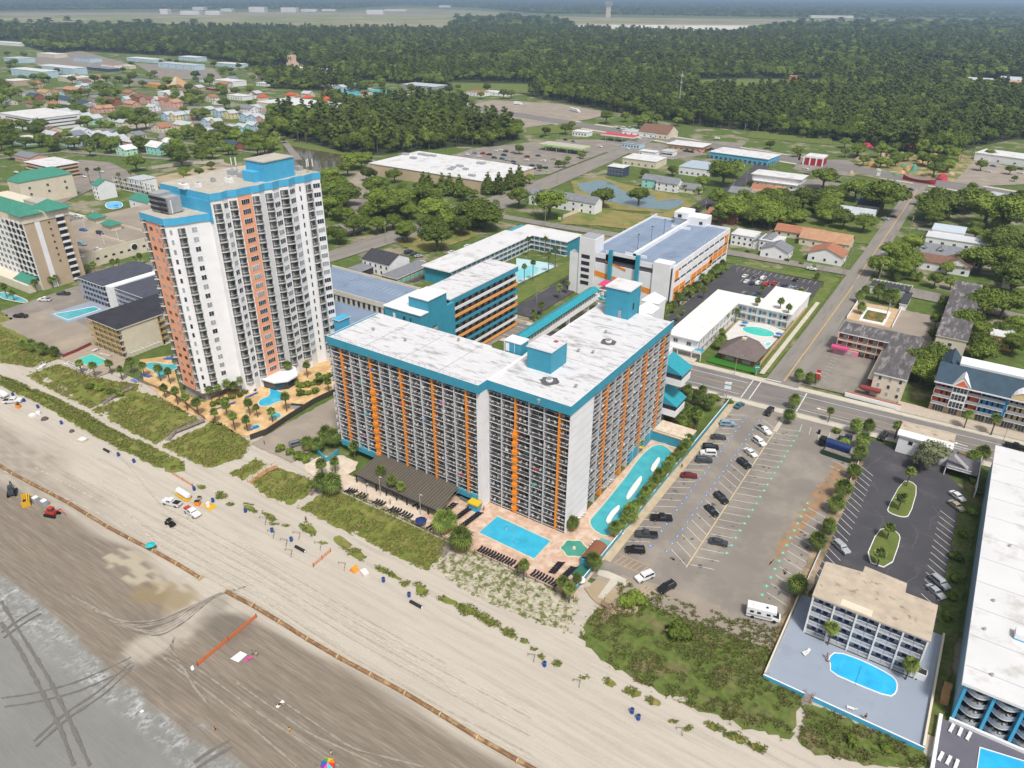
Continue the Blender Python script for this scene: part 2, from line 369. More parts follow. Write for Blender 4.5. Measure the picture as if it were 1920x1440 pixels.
    me.materials.append(m);o=bpy.data.objects.new('beach',me);C.objects.link(o);o['kind']='structure'
beach()
# --- tyre tracks pressed in the sand: narrow sheets of darker or paler turned sand
trk_d=M('turned_wet_sand',(.175,.15,.125),.95,.25,3);trk_l=M('turned_dry_sand',(.285,.255,.215),.95,.2,3);trk_f=M('rutted_flat_sand',(.15,.142,.128),.95,.2,3)
def zsand(x,y):return .09 if y < 60 else (.12+.25*float(sm(np.array(y),60,90)))
def strip(mb,pts,wd,m,dz=0,jitter=.12):
    pts=[W(*p) for p in pts];P=[]
    for (x0,y0),(x1,y1) in zip(pts[:-1],pts[1:]):
        n_=max(1,int(math.hypot(x1-x0,y1-y0)/.8));P+= [(x0+(x1-x0)*k/n_,y0+(y1-y0)*k/n_) for k in range(n_)]
    P.append(pts[-1]);P=[((P[max(i-2,0)][0]+P[i][0]+P[min(i+2,len(P)-1)][0])/3,(P[max(i-2,0)][1]+P[i][1]+P[min(i+2,len(P)-1)][1])/3) for i in range(len(P))]
    prev=None
    for i,(x,y) in enumerate(P):
        a=P[max(i-1,0)];b=P[min(i+1,len(P)-1)];dx,dy=b[0]-a[0],b[1]-a[1];l=math.hypot(dx,dy) or 1
        h=wd/2+random.uniform(-jitter,jitter);q=((x-dy/l*h,y+dx/l*h,zsand(x,y)+dz),(x+dy/l*h,y-dx/l*h,zsand(x,y)+dz))
        if prev:mb.poly([prev[1],q[1],q[0],prev[0]],m)
        prev=q
tm=MB()
def two(pts,m,gap=7,wd=.5,dz=0):
    for s_ in (-1,1):strip(tm,[(x+s_*gap*.4,y+s_*gap) for x,y in pts],wd,m,dz+.004*s_)
two([(0,1318),(60,1310),(140,1290),(210,1260),(255,1238)],trk_f,8,.4,.0)
two([(60,1400),(120,1345),(190,1300),(250,1245)],trk_f,5,.45,.012)
for q in ([(0,1125),(40,1190),(90,1270),(130,1350),(170,1440)],[(0,1165),(35,1215),(80,1300),(115,1370),(140,1440)]):strip(tm,q,.6,trk_f,.02)
two([(0,1195),(40,1165),(80,1143)],trk_f,5,.5,.026)
two([(360,1440),(400,1412),(440,1392)],trk_f,6,.6,.0)
for k in range(9):
    strip(tm,[(330-k*4,1190+k*5),(318+k*3,1215+k*4),(330+k*4,1240+k*6),(352+k*6,1260+k*9)],.25,trk_d if k % 2 else trk_l,.03+.004*k)
for k in range(8):
    strip(tm,[(470-k*8,1098+k*2),(400-k*7,1120+k*3),(350-k*8,1165),(300-k*10,1195-k*4),(230-k*14,1180-k*9)],.3,trk_l if k % 3 else trk_d,.05+.004*k)
for k in range(7):
    strip(tm,[(300+k*35,1230+k*12),(420+k*40,1320+k*14),(560+k*40,1440)],.3,trk_d if k % 2 else trk_l,.03+.004*k)
trk_p=M('rutted_pale_sand',(.385,.345,.285),.95,.15,2);trk_q=M('ridged_pale_sand',(.50,.455,.38),.95,.1,2)
for k in range(14):
    y0=790+k*6.5;strip(tm,[(random.randint(0,260),y0+.5*40+random.randint(0,20)),(300,y0+150+k),(480,y0+245+k),(660,y0+350+k*2),(840,y0+450+k*2),(1000,y0+535+k*2)][random.randint(0,1):random.randint(3,6)],.2,trk_p if k % 2 else trk_q,.02+.004*k)
tm.build('tyre_tracks',kind='structure')
# --- dune grass grounds
DUNES=[
 [(0,618),(40,640),(70,660),(118,672),(60,690),(0,682)],
 [(48,706),(110,684),(150,700),(210,716),(262,722),(255,738),(205,752),(170,768),(110,740)],
 [(172,771),(262,735),(300,748),(372,788),(312,822),(293,835),(240,808)],
 [(304,838),(388,797),(402,788),(468,832),(455,860),(392,878),(350,862)],
 [(432,890),(480,862),(502,872),(455,903)],
 [(468,905),(522,880),(590,903),(584,925),(545,950),(500,932)],
 [(563,957),(602,928),(650,915),(720,950),(840,1015),(828,1045),(800,1073),(750,1050),(680,1012)]]
SPARSE=[(820,1068),(843,1040),(880,1030),(1085,1125),(1064,1190),(960,1150),(880,1115)]
SCRUBS=[[(1085,1198),(1112,1155),(1165,1092),(1205,1108),(1262,1125),(1330,1148),(1460,1180),(1434,1272),(1502,1308),(1480,1388),(1380,1360),(1280,1320),(1200,1285),(1120,1232)],
 [(1494,1392),(1512,1318),(1728,1410),(1745,1440),(1620,1440),(1520,1412)]]
for p in DUNES:sheet('dune_ground',p,scrubm,.34,px=True,rough_edge=.7)
sheet('dune_ground',SPARSE,sparsem,.34,px=True,rough_edge=.7)
for p in SCRUBS:sheet('dune_ground',p,scrub2,.34,px=True,rough_edge=.7)
# upper dune backing, behind the first lots on the left
sheet('dune_ground',[(-700,101),(-300,99),(-276,112),(-330,121),(-700,125)],scrubm,.33,rough_edge=.8)
# --- lots, decks and roads (metres)
sheet('parking_lot',[(-56,119.5),(-38,119.5),(-14.5,121.5),(-13.2,132),(-13.2,224.2),(-56.6,222.5)],asph,.35)
sheet('gravel_patch',[(1570,868),(1588,885),(1560,930),(1515,985),(1478,1030),(1440,1062),(1462,1015),(1502,960),(1540,905)],rustsoil,.356,px=True,rough_edge=.9)
sheet('gravel_patch',[(-56,119.6),(-52,124),(-34,128),(-17,126),(-14.6,121.6),(-38,119.6)],asphl,.36,rough_edge=.7)
sheet('parking_lot',[(-12.6,144),(14.2,144),(14.8,208),(4,223),(-12.6,222)],asphd,.35)
sheet('lot_verge',R4(-14.8,-11.6,121.5,208),M('weedy_verge',(.16,.13,.07),.95,.3,.6,col2=(.33,.25,.17),thr=(.4,.6),mottle=.2),.375,rough_edge=.35)
sheet('side_strip',R4(14.2,18.2,118,226),scrub2,.37,rough_edge=.4)
sheet('street',[(-170,113),(-152,113),(-152,240),(-170,240)],asphl,.33,rough_edge=.3)
sheet('street',[(-345,122),(-288,113),(-278,127),(-279,146),(-322,142),(-340,230),(-356,230)],asph,.33)
sheet('parking_lot',[(-331,115),(-279,114),(-276.5,128),(-300,134),(-331,136)],asphl,.336,rough_edge=.5)
def ybl(x):return 236+.045*x
for x0,x1 in ((-900,400),):
    sheet('sidewalk',[(x0,ybl(x0)-11),(x1,ybl(x1)-11),(x1,ybl(x1)+11.5),(x0,ybl(x0)+11.5)],walkm,.30)
    rd=MB();rd.poly([(x0,ybl(x0)-7.7,.385),(x1,ybl(x1)-7.7,.385),(x1,ybl(x1)+7.9,.385),(x0,ybl(x0)+7.9,.385)],roadm)
    rd.build('boulevard',kind='structure')
kb=MB()
for s_,d_ in ((-1,7.9),(1,8.1)):
    for x in range(-300,60,20):
        if s_ > 0 and x== -60:continue
        x1=x+20;a,b_=ybl(x)+s_*d_,ybl(x1)+s_*d_;kb.prism([(x,a),(x1,b_),(x1,b_+s_*.2),(x,a+s_*.2)],.3,.5,concrete)
kb.build('kerb',kind='structure')
sheet('side_road',[(-51.5,244),(-40,244),(-40,300),(-41,420),(-43.5,560),(-43,640),(-53.5,640),(-53.5,560),(-51.5,420),(-51,300)],roadv,.392)
sheet('cross_road',[(-300,366),(-216,368),(-107,377),(-50,379),(-42,366),(60,358),(60,365),(-40,376),(-50,388),(-107,386),(-216,377),(-300,374)],roadv,.384)
sheet('avenue',[(-290,236),(-277,236),(-262,380),(-266,460),(-273,560),(-290,720),(-303,720),(-293,590),(-288,480),(-286,391)],roadv,.37)
sheet('dark_road',[(-164,370),(-154,370),(-155,600),(-164,640),(-173,640),(-165,560)],asphd,.40)
sheet('access_road',[(-164,245),(-151.5,245),(-151.5,369),(-164,369)],asphd,.374)
sheet('highway',[(-900,855),(-323,716),(-171,680),(0,636),(300,552),(300,528),(0,610),(-171,652),(-323,690),(-900,828)],roadm,.41)
sheet('highway_verge',[(-900,862),(-323,722),(0,641),(300,556),(300,524),(0,606),(-171,647),(-323,684),(-900,822)],walkm,.28)
sheet('lane',[(-103.6,248),(-92.5,248),(-92.5,306),(-71,306),(-58,326),(-58,361),(-103,363)],asphd,.36)
sheet('lane',[(-228,250),(-221,250),(-219,296),(-221,345),(-229,345)],asphd,.36)
sheet('motel_lot',R4(-206,-150,176,240),asph,.32)
sheet('motel_court',[(-40.1,248),(-9,250),(-17,296),(-36,300),(-39.6,330),(-40.1,300)],asph,.36)
sheet('motel_court',R4(-38.5,-5,296,345),asphl,.37,rough_edge=.4)
sheet('rear_lot',[(6,266),(60,266),(60,302),(6,300)],asphd,.36)
sheet('shop_plaza',[(-9,246.3),(60,249.5),(60,254),(-9,254)],M('shop_front_paving',(.44,.38,.31),.9,.1,1),.47)
sheet('market_lot',[(-402,541),(-384,582),(-372,612),(-296,598),(-291,492),(-309,470),(-394,486)],asph,.36)
sheet('outlet_lot',[(870,200),(925,188),(1050,195),(1150,213),(1100,225),(985,240),(900,235)],asphl,.36,px=True)
sheet('store_yard',[(650,345),(700,300),(720,310),(690,345),(680,372),(655,372)],asphl,.36,px=True)
sheet('fun_park_ground',[(1590,318),(1640,290),(1800,290),(1860,300),(1785,352),(1600,328)],M('fun_park_soil',(.34,.25,.13),.95,.3,.08,col2=(.12,.16,.05),thr=(.45,.55),mottle=.12),.36,px=True)
sheet('strip_mall_lot',[(1830,298),(1920,320),(1960,345),(1780,352)],asphl,.37,px=True)
sheet('sand_lot',[(280,335),(420,305),(460,320),(380,345),(300,352)],dirtm,.3,px=True,rough_edge=1)
sheet('left_court',[(60,330),(150,300),(205,305),(260,330),(180,352),(110,385),(85,370)],asph,.34,px=True)
sheet('lawn',[(1050,420),(1075,400),(1100,385),(1180,400),(1235,405),(1300,375),(1330,400),(1230,437),(1130,425)],drym,.345,px=True,rough_edge=.8)
sheet('lawn',[(740,455),(800,432),(870,430),(905,440),(790,478)],drym,.32,px=True,rough_edge=.8)
sheet('lawn',[(1485,408),(1600,420),(1655,440),(1640,460),(1560,452),(1480,430)],lawnm,.32,px=True,rough_edge=.5)
sheet('lawn',R4(-150.8,-104,364,367),lawnm,.32)
sheet('lawn',[(-100,362.5),(-58,362.5),(-53.5,330),(-53,372),(-100,366)],lawnm,.36)
sheet('lawn',R4(-176,-165,246,330),lawnm,.365)
sheet('verge',[(-55.5,250),(-52,250),(-52.5,352),(-57.5,352)],lawnm,.38)
sheet('sidewalk',R4(-54.9,-53.2,248,333),walkm,.40)
sheet('turf',[(-74.6,246.6),(-56,246.6),(-57,253),(-74.2,253)],turfm,.42)
sheet('driveway',R4(-95,-78,242.5,249),walkm,.41)
for pts in ([(-170,340),(-150,340),(-130,364),(-165,364)],):sheet('lawn',pts,grassm,.31)
sheet('meadow',[(1300,150),(1400,148),(1540,150),(1545,163),(1460,170),(1400,175),(1300,165)],lawnm,.3,px=True)
sheet('meadow',[(985,240),(1100,228),(1120,232),(1060,250),(990,252)],lawnm,.3,px=True)
sheet('meadow',[(1410,245),(1560,258),(1560,272),(1400,258)],lawnm,.3,px=True)
sheet('meadow',[(840,155),(990,158),(1010,175),(860,172)],lawnm,.3,px=True)
for q in ([(430,193),(500,200),(565,213),(480,238),(440,215)],[(40,112),(150,95),(250,122),(120,138)],[(250,118),(400,128),(420,150),(300,148)],[(480,138),(600,142),(640,152),(560,160),(480,150)],[(220,212),(300,200),(420,200),(330,214)],[(240,240),(330,225),(520,236),(480,250),(300,252)],[(1040,262),(1130,262),(1240,270),(1330,290),(1260,300),(1160,285),(1060,290)],[(1260,262),(1400,268),(1380,282),(1330,282)],[(1485,318),(1600,332),(1620,318),(1590,300),(1500,300)],[(1500,335),(1640,352),(1620,365),(1490,350)],[(640,375),(700,372),(730,385),(660,395)],[(610,425),(660,418),(690,430),(640,445)]):
    sheet('paved_lot',q,asph,.30,px=True,rough_edge=.5)
for q in ([(0,298),(120,285),(330,300),(470,318)],[(130,245),(300,262),(520,292)],[(0,175),(120,180),(280,172),(400,175)],[(330,214),(300,262)],[(480,200),(560,300)],[(0,220),(240,218),(480,196),(690,205)],[(1720,430),(1920,452)],[(1640,530),(1760,555),(1920,600)]):
    w_=[W(*a) for a in q];L1=[];L2=[]
    for i,(x,y) in enumerate(w_):
        a,b=w_[max(i-1,0)],w_[min(i+1,len(w_)-1)];dx,dy=b[0]-a[0],b[1]-a[1];l=math.hypot(dx,dy);L1.append((x-dy/l*3,y+dx/l*3));L2.append((x+dy/l*3,y-dx/l*3))
    sheet('town_street',L1+L2[::-1],roadv,.35)
# --- airfield
airg=M('airfield_grass',(.20,.215,.09),.95,.15,.002,col2=(.30,.27,.17),thr=(.45,.6),mottle=.004)
sheet('airfield',[(-400,24),(640,22),(760,15),(900,20),(1000,30),(1200,34),(1900,38),(1920,42),(1500,48),(1300,60),(1000,60),(640,60),(0,44),(-400,44)],airg,.5,px=True)
sheet('runway',[(-400,26),(600,24.5),(860,28),(1600,41),(1590,43),(860,31),(600,28),(-400,30)],asphl,.9,px=True)
sheet('taxiway',[(640,48),(880,46),(1500,44),(1500,46),(1200,52),(880,50),(640,52)],asphl,.8,px=True)
sheet('apron',[(1080,46),(1500,48),(1400,58),(1160,60)],walkm,.95,px=True)
# --- markings
mk=MB()
def bar(x0,y0,x1,y1,wd,m,z):
    dx,dy=x1-x0,y1-y0;l=math.hypot(dx,dy);nx,ny=-dy/l*wd/2,dx/l*wd/2
    mk.poly([(x0+nx,y0+ny,z),(x0-nx,y0-ny,z),(x1-nx,y1-ny,z),(x1+nx,y1+ny,z)],m)
Z=.395
for x in range(-160,60,8):
    if -62 < x < -40:continue
    bar(x,ybl(x)+.1,x+8,ybl(x+8)+.1,.18,yelm,Z);bar(x,ybl(x)-3.6+.3,x+8,ybl(x+8)-3.6+.3,.16,yelm,Z) if x > -40 else None
    bar(x,ybl(x)+4.6,x+8,ybl(x+8)+4.6,.2,linem,Z);bar(x,ybl(x)-5.2,x+8,ybl(x+8)-5.2,.2,linem,Z)
for x in (-54.6,-51.9):bar(x,ybl(x)-7.4,x-.4,ybl(x)+7.6,.3,linem,Z)
for x in (-36.2,):bar(x,ybl(x)-7.4,x-.3,ybl(x)+7.6,.35,linem,Z)
bar(-52,244.9,-46.2,245.2,.5,linem,.404);bar(-51.5,243.2,-40,243.7,.3,linem,.404)
for cx in (-28.5,12): # turn arrows
    mk.poly([(cx-1.6,ybl(cx)-1.7,Z),(cx+1.3,ybl(cx)-1.9,Z),(cx+1.3,ybl(cx)-1.6,Z),(cx-1.6,ybl(cx)-1.3,Z)],linem);mk.poly([(cx-2.8,ybl(cx)-1.5,Z),(cx-1.6,ybl(cx)-2.3,Z),(cx-1.6,ybl(cx)-.8,Z)],linem)
for (x0,y0),(x1,y1) in (((-45.6,247),(-45.3,365)),((-45.8,376),(-47.8,600))):
    n_=12
    for k in range(n_):
        t,u_=k/n_,(k+1)/n_;bar(x0+(x1-x0)*t,y0+(y1-y0)*t,x0+(x1-x0)*u_,y0+(y1-y0)*u_,.32,yelm,.402)
# main lot: angled stalls along the wall, along the centre island (two sides) and along the verge
zl=.366
def acc(cx,cy,m,r=.58):
    mk.poly([(cx+r*math.cos(a),cy+r*math.sin(a),zl) for a in [i*math.pi/4 for i in range(8)]],m)
    mk.poly([(cx-.08,cy-.3,zl+.005),(cx+.08,cy-.3,zl+.005),(cx+.08,cy+.3,zl+.005),(cx-.08,cy+.3,zl+.005)],linem)
y=136.0
while y < 212:
    bar(-55+0,y-.0,-49.6,y+3.2,.12,linem,zl)
    bar(-44.0,y+3.6,-38.9,y+.2,.12,linem,zl)
    bar(-38.1,y+1,-32.6,y+2.6,.12,linem,zl)
    if y < 176 or y > 196:
        bar(-19.8,y+2,-14.9,y+.4,.12,linem,zl)
    acc(-48.9,y+1.9,blinem);acc(-44.7,y+2.3,blinem)
    if y > 140:acc(-32.1,y+3.1,glinem)
    if y < 178:acc(-20.5,y+.6,glinem)
    y+= 3.45
for k in range(6):bar(-53.6+k*1.3,127.5,-52.8+k*1.3,130.6,.12,yelm,zl)
bar(-54,130.7,-46,131.2,.12,yelm,zl);bar(-54,127.3,-46.8,127.6,.12,yelm,zl)
for k in range(4):bar(-45+k*.9,120.5,-44+k*.9,124.5,.1,yelm,zl)
for x in np.arange(-32,-17,2.9):bar(x,214.5,x-.5,219.5,.12,linem,zl)
# dark lot stalls
y=147.5
while y < 204:
    bar(-11.9,y+3.4,-8.0,y,.12,linem,zl)
    if y < 195:bar(10.0,y+1.5,13.8,y-1.6,.12,linem,zl)
    y+= 2.85
# motel lots
for x in np.arange(-99,-60,2.7):bar(x,356,x,361,.12,linem,.372)
for x in np.arange(-92,-62,2.7):bar(x,340,x,350,.12,linem,.372)
bar(-92,345,-62,345,.12,linem,.372)
for k,x in enumerate(np.arange(9,55,3.2)):bar(x,296.5,x,301,.12,linem,.372);bar(x,279.5,x,283.5,.12,linem,.372)
for y in np.arange(262,300,2.8):bar(-218.6+(y-262)*.02,y,-215,y-1.2,.12,linem,.372) if False else bar(-223.8,y,-220.6,y-1,.12,linem,.372)
for y in np.arange(256,290,3):bar(-36,y,-33.5,y-.4,.1,linem,.372)
mk.build('painted_markings',kind='structure')
os_=MB();oil=M('oil_stain',(.11,.10,.09),.8,.3,3);crk=M('filled_crack',(.13,.125,.125),.9,.2,2)
for k in range(150):
    x=random.choice((-52.5,-41.5,-35.5,-17.5))+random.uniform(-1.6,1.6);y=random.uniform(135,212);r=random.uniform(.15,.6);x2=random.uniform(.5,1.4)
    os_.poly([(x+r*x2*math.cos(a)*random.uniform(.6,1.2),y+r*math.sin(a)*random.uniform(.6,1.2),.3635) for a in [i*math.pi/5 for i in range(10)]],oil)
for k in range(16):
    x,y=random.uniform(-11,12),random.uniform(148,205);a=random.choice((0,1.57))+random.uniform(-.4,.4)
    for j in range(7):
        x2,y2=x+1.6*math.cos(a),y+1.6*math.sin(a);nx,ny=-math.sin(a)*.05,math.cos(a)*.05;os_.poly([(x-nx,y-ny,.3545),(x2-nx,y2-ny,.3545),(x2+nx,y2+ny,.3545),(x+nx,y+ny,.3545)],crk);x,y=x2,y2;a+= random.uniform(-.5,.5)
os_.build('pavement_stains',kind='structure')
# ================================================================= BUILDINGS
def FR(face,x0,x1,y0,y1):
    "frame on a wall: local x runs along the wall, local -y points out of it"
    if face== 'S':return (x0,y0,1.0,0.0),x1-x0
    if face== 'E':return (x1,y0,0.0,1.0),y1-y0
    if face== 'W':return (x0,y1,0.0,-1.0),y1-y0
    return (x1,y1,-1.0,0.0),x1-x0
def win1(fr,s,z,w_,h,frame=white,g=glass,out=0.0):
    mb=MB(fr)
    if frame is not None:mb.box(s-w_/2-.08,s+w_/2+.08,-.05-out,.02-out,z-.08,z+h+.08,frame,bottom=False)
    mb.box(s-w_/2,s+w_/2,-.09-out,.01-out,z,z+h,g,bottom=False)
    if w_ > 1.3 and frame is not None:
        for k in range(1,int(w_/.9)+1):mb.box(s-w_/2+k*w_/(int(w_/.9)+1)-.03,s-w_/2+k*w_/(int(w_/.9)+1)+.03,-.12-out,-.08-out,z,z+h,frame,bottom=False)
    return mb
def flatroof(root,x0,x1,y0,y1,h,m,trim=white,t=.35,ov=.25,par=0,name='roof'):
    mb=MB();mb.box(x0-ov,x1+ov,y0-ov,y1+ov,h,h+t,trim,top=m)
    if par:
        for a,b,c,d in ((x0-ov,x1+ov,y0-ov,y0-ov+.3),(x0-ov,x1+ov,y1+ov-.3,y1+ov),(x0-ov,x0-ov+.3,y0-ov+.3,y1+ov-.3),(x1+ov-.3,x1+ov,y0-ov+.3,y1+ov-.3)):mb.box(a,b,c,d,h+t+.003,h+t+par,trim)
    return mb.build(name,root)
def bld(name,label,cat,x0,x1,y0,y1,h,wall,roofm,style='flat',rh=2.5,axis='x',wins=(),g=glass,group=None,trim=white,ov=.35,lp=None,par=0,z0=0,frame=white,winname='window',extra=None):
    if x0 > x1:x0,x1=x1,x0
    if y0 > y1:y0,y1=y1,y0
    root=thing(name,label,cat,(x0+x1)/2,(y0+y1)/2,0,0,group)
    mb=MB();mb.box(x0,x1,y0,y1,z0,h,wall,bottom=False);mb.build('wall',root)
    if style== 'flat':flatroof(root,x0,x1,y0,y1,h,roofm,trim,ov=ov,par=par)
    else:
        r=MB()
        if style== 'gable':r.gable(x0,x1,y0,y1,h,rh,roofm,axis,ov,wall)
        else:r.hip(x0,x1,y0,y1,h+.2,rh,roofm,ov)
        r.build('roof',root)
    ws=Many(root,winname)
    for face,rows,cols,w_,wh,sill,dz in wins:
        fr,ln=FR(face,x0,x1,y0,y1)
        for r_ in range(rows):
            for c in range(cols):ws.add(win1(fr,ln*(c+.5)/cols,sill+r_*dz,w_,wh,frame,g))
    ws.done()
    if lp:land(lp,(x0+x1)/2,y0)
    return root
hotelroof=M('stained_white_roof',(.58,.58,.60),.85,.07,.5,col2=(.33,.32,.32),thr=(.52,.66),mottle=.28,stretch=(.7,2.2,1))
whiteroof=M('white_membrane_roof',(.60,.60,.61),.8,.05,.1,col2=(.46,.45,.44),thr=(.52,.66),mottle=.16)
spotroof=M('patched_white_roof',(.68,.67,.65),.85,.04,.2,col2=(.42,.38,.36),thr=(.64,.70),mottle=.3)
tanroof=M('bare_tan_roof',(.44,.37,.29),.95,.18,.35,col2=(.22,.17,.13),thr=(.58,.68),mottle=.45)
mossroof=M('mouldy_grey_roof',(.10,.092,.095),.95,.25,.5,col2=(.26,.25,.25),thr=(.5,.64),mottle=.35,stretch=(1.6,.35,1))
navyroof=M('navy_shingle_roof',(.045,.075,.105),.9,.15,.4)
greyroof=M('grey_shingle_roof',(.19,.20,.22),.9,.15,.5);greyroofl=M('pale_grey_roof',(.42,.45,.48),.8,.12,.4)
brownroof=M('brown_shingle_roof',(.18,.10,.07),.9,.15,.5);terracotta=M('terracotta_roof',(.34,.15,.09),.9,.15,.6)
terr2=M('faded_orange_roof',(.40,.23,.14),.9,.15,.5);greenroof=M('green_metal_roof',(.05,.22,.16),.6,.12,.6)
deckblue=M('blue_parking_deck',(.20,.26,.36),.85,.08,.1,col2=(.16,.20,.28),thr=(.55,.7),mottle=.12)
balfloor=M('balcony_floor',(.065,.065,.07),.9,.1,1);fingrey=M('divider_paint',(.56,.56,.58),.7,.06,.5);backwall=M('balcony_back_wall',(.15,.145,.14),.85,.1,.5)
doorg=M('balcony_door_glass',(.035,.05,.055),.15,.6,.5,spec=.7,rnd=.5)
curt1=M('beige_curtain',(.34,.27,.19),.5,.3,1);curt2=M('aqua_curtain',(.12,.24,.26),.4,.3,1)
railm=M('dark_railing',(.05,.05,.055),.6,0)
plasticw=M('white_plastic',(.70,.69,.66),.5,0)
CHAIRS=[];CUR=['',0,0]
def balcony_bay(bal,doors,fr,s0,s1,z,depth,fh,edge=white,rail=railm,chair=True,rng_=None,floor=balfloor,curve=0):
    "one balcony: slab with white edge, balustrade, glazed door behind"
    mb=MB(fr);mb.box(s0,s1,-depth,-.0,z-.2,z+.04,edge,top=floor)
    r2=MB(fr);r2.box(s0+.05,s1-.05,-depth+.02,-depth+.08,z+1.02,z+1.06,edge,bottom=False)
    k=s0+.2
    while k < s1-.1:r2.box(k-.02,k+.02,-depth+.03,-depth+.07,z+.02,z+1.02,rail,bottom=False);k+= .42
    for v,f,m_ in ((r2.v,r2.f,r2.m),):
        o=len(mb.v);mb.v+= v;mb.f+= [tuple(i+o for i in q) for q in f];mb.m+= [mb.mi(r2.mats[i]) for i in m_]
    bal.add(mb)
    d=MB(fr);w_=s1-s0;a=s0+w_*.42
    d.box(a,s1-.25,-.05,.02,z+.05,z+2.12,white,bottom=False);d.box(a+.08,s1-.33,-.08,0,z+.1,z+2.06,random.choices((doorg,glassl,curt1,curt2),(60,20,10,10))[0],bottom=False)
    doors.add(d)
    if chair:
        ox,oy,c,n=fr
        for q in range(2):
            if random.random() < .86:
                s,dd=s0+w_*(.25+.42*q)+random.uniform(-.3,.3),-depth*.55+random.uniform(-.2,.15)
                CHAIRS.append((ox+s*c-dd*n,oy+s*n+dd*c,z+.04,random.uniform(0,6.28),('left','right')[q],*CUR))
# ---------------------------------------------------------------- the big resort hotel
ZR=36.2;FH=2.535
hot=thing('resort_hotel','white and orange beachfront hotel with teal roof edge and thirteen rows of balconies','hotel',-106,136)
land('the big orange and white hotel',-98,126)
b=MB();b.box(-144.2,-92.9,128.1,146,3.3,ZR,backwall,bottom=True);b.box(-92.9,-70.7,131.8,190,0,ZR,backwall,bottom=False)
b.box(-142,-94,131,145,0,3.3,dark,bottom=False);b.box(-70.7,-69.05,131.8,141.6,0,ZR,whitew,bottom=False);b.box(-69.3,-69.05,130.1,131.8,0,ZR,whitew,bottom=False)
b.box(-93.9,-92.7,126.6,131.9,0,ZR,whitew,bottom=False);b.build('wall',hot)
b=MB()
for k in range(14):b.box(-69.05,-69.02,130.3,141.5,ZR-FH*k-.03,ZR-FH*k+.02,greyw)
b.build('panel_joint',hot)
b=MB();b.box(-144.5,-92.8,126,146.3,ZR,37.7,teal,top=hotelroof);b.box(-92.8,-69.0,129.6,190.4,ZR,37.703,teal,top=hotelroof);b.build('roof',hot)
b=MB();b.box(-144.5,-92.8,125.8,126,ZR-.5,38.2,teal,top=white);b.box(-92.8,-92.6,125.8,129.4,ZR-.5,38.2,teal,top=white);b.box(-92.6,-68.8,129.4,129.6,ZR-.5,38.2,teal,top=white);b.box(-69,-68.8,129.6,190.6,ZR-.6,38.2,teal,top=white)
b.box(-144.7,-144.5,125.8,146.3,ZR-.5,38.1,teal,top=white);b.box(-144.5,-103,146.3,146.5,ZR-.5,38,white);b.box(-92.8,-81.5,190.4,190.6,ZR,38.1,white);b.box(-93,-92.8,147,190.6,ZR-.5,38.1,white)
b.build('fascia',hot)
b=MB();b.box(-92.75,-91.9,129.8,147,37.71,38.15,white);b.build('roof_curb',hot)
b=MB();b.box(-144.3,-94,126.3,128.05,2.4,3.9,teal);b.build('base_band',hot);b=MB();b.box(-71,-69.0,168,190,.3,3.6,teal);b.build('base_band',hot)
bal=Many(hot,'balcony');dr=Many(hot,'patio_door');fins=Many(hot,'dividing_wall')
fr=(-144.2,128.1,1.0,0.0)
n_=14;bw_=50.6/n_;thick=3*bw_+bw_*1.15
low=[0,bw_,2*bw_,3*bw_]+[thick+(10*bw_-thick)*k/6 for k in range(7)]+[11*bw_,12*bw_,13*bw_,14*bw_]
top_=[k*bw_ for k in range(15)]
BREAK=4
for fl in range(13):
    z=ZR-FH*(fl+1)
    xs=top_ if fl < BREAK else low
    for i in range(len(xs)-1):CUR[:]='left ocean wing',fl,i;balcony_bay(bal,dr,fr,xs[i]+.12,xs[i+1]-.12,z,1.6,FH)
for xs,za,zb in ((top_,ZR-FH*BREAK,ZR),(low,ZR-FH*13-.16,ZR-FH*BREAK)):
    for i,x in enumerate(xs):
        if i== 14:continue
        om=orange if i in (1,4,7,10,13) else fingrey
        f=MB(fr)
        if xs is low and i== 4:
            f.box(x-.55,x+.55,-2.0,0,za-3,zb,om)
            for q in range(9):f.box(x-.72,x+.72,-2.2,-1.6,za+.9+q*FH,za+1.9+q*FH,om)
        else:f.box(x-.09,x+(.34 if om is orange else .09),-1.74,0,za,zb,om)
        fins.add(f)
# right wing, ocean side: six bays
fr=(-92.9,131.8,1.0,0.0);bw_=20.0/5.6;xs=[.1,3.9,7.7,11.6,15.7,19.9]
xl=[.1,3.9,8.0,12.0,16.0,19.9]
xs,xl=[.2,4.1,8.1,12.2,16.5,20.6,23.55],[.2,4.1,8.3,12.8,16.8,20.6,23.55]
for fl in range(14):
    z=ZR-FH*(fl+1);q=xs if fl < 4 else xl
    if z < .2:z=.2
    for i in range(6):
        CUR[:]='right ocean wing',fl,i
        if i== 5:balcony_bay(bal,dr,fr,q[i]+.12,23.55,z,1.6,FH)
        else:balcony_bay(bal,dr,fr,q[i]+.12,q[i+1]-.12,z,1.6,FH)
for q,za,zb in ((xs,ZR-FH*4,ZR),(xl,.3,ZR-FH*4)):
    for i,x in enumerate(q[:6]):
        om=orange if i in (2,5) else fingrey;f=MB(fr)
        if q is xl and i== 2:
            f.box(x-.45,x+.45,-2.0,0,za,zb,om)
            for k in range(10):f.box(x-.65,x+.65,-2.25,-1.6,za+.8+k*FH,za+2+k*FH,om)
        else:f.box(x-.09,x+(.34 if om is orange else .09),-1.74,0,za,zb,om)
        fins.add(f)
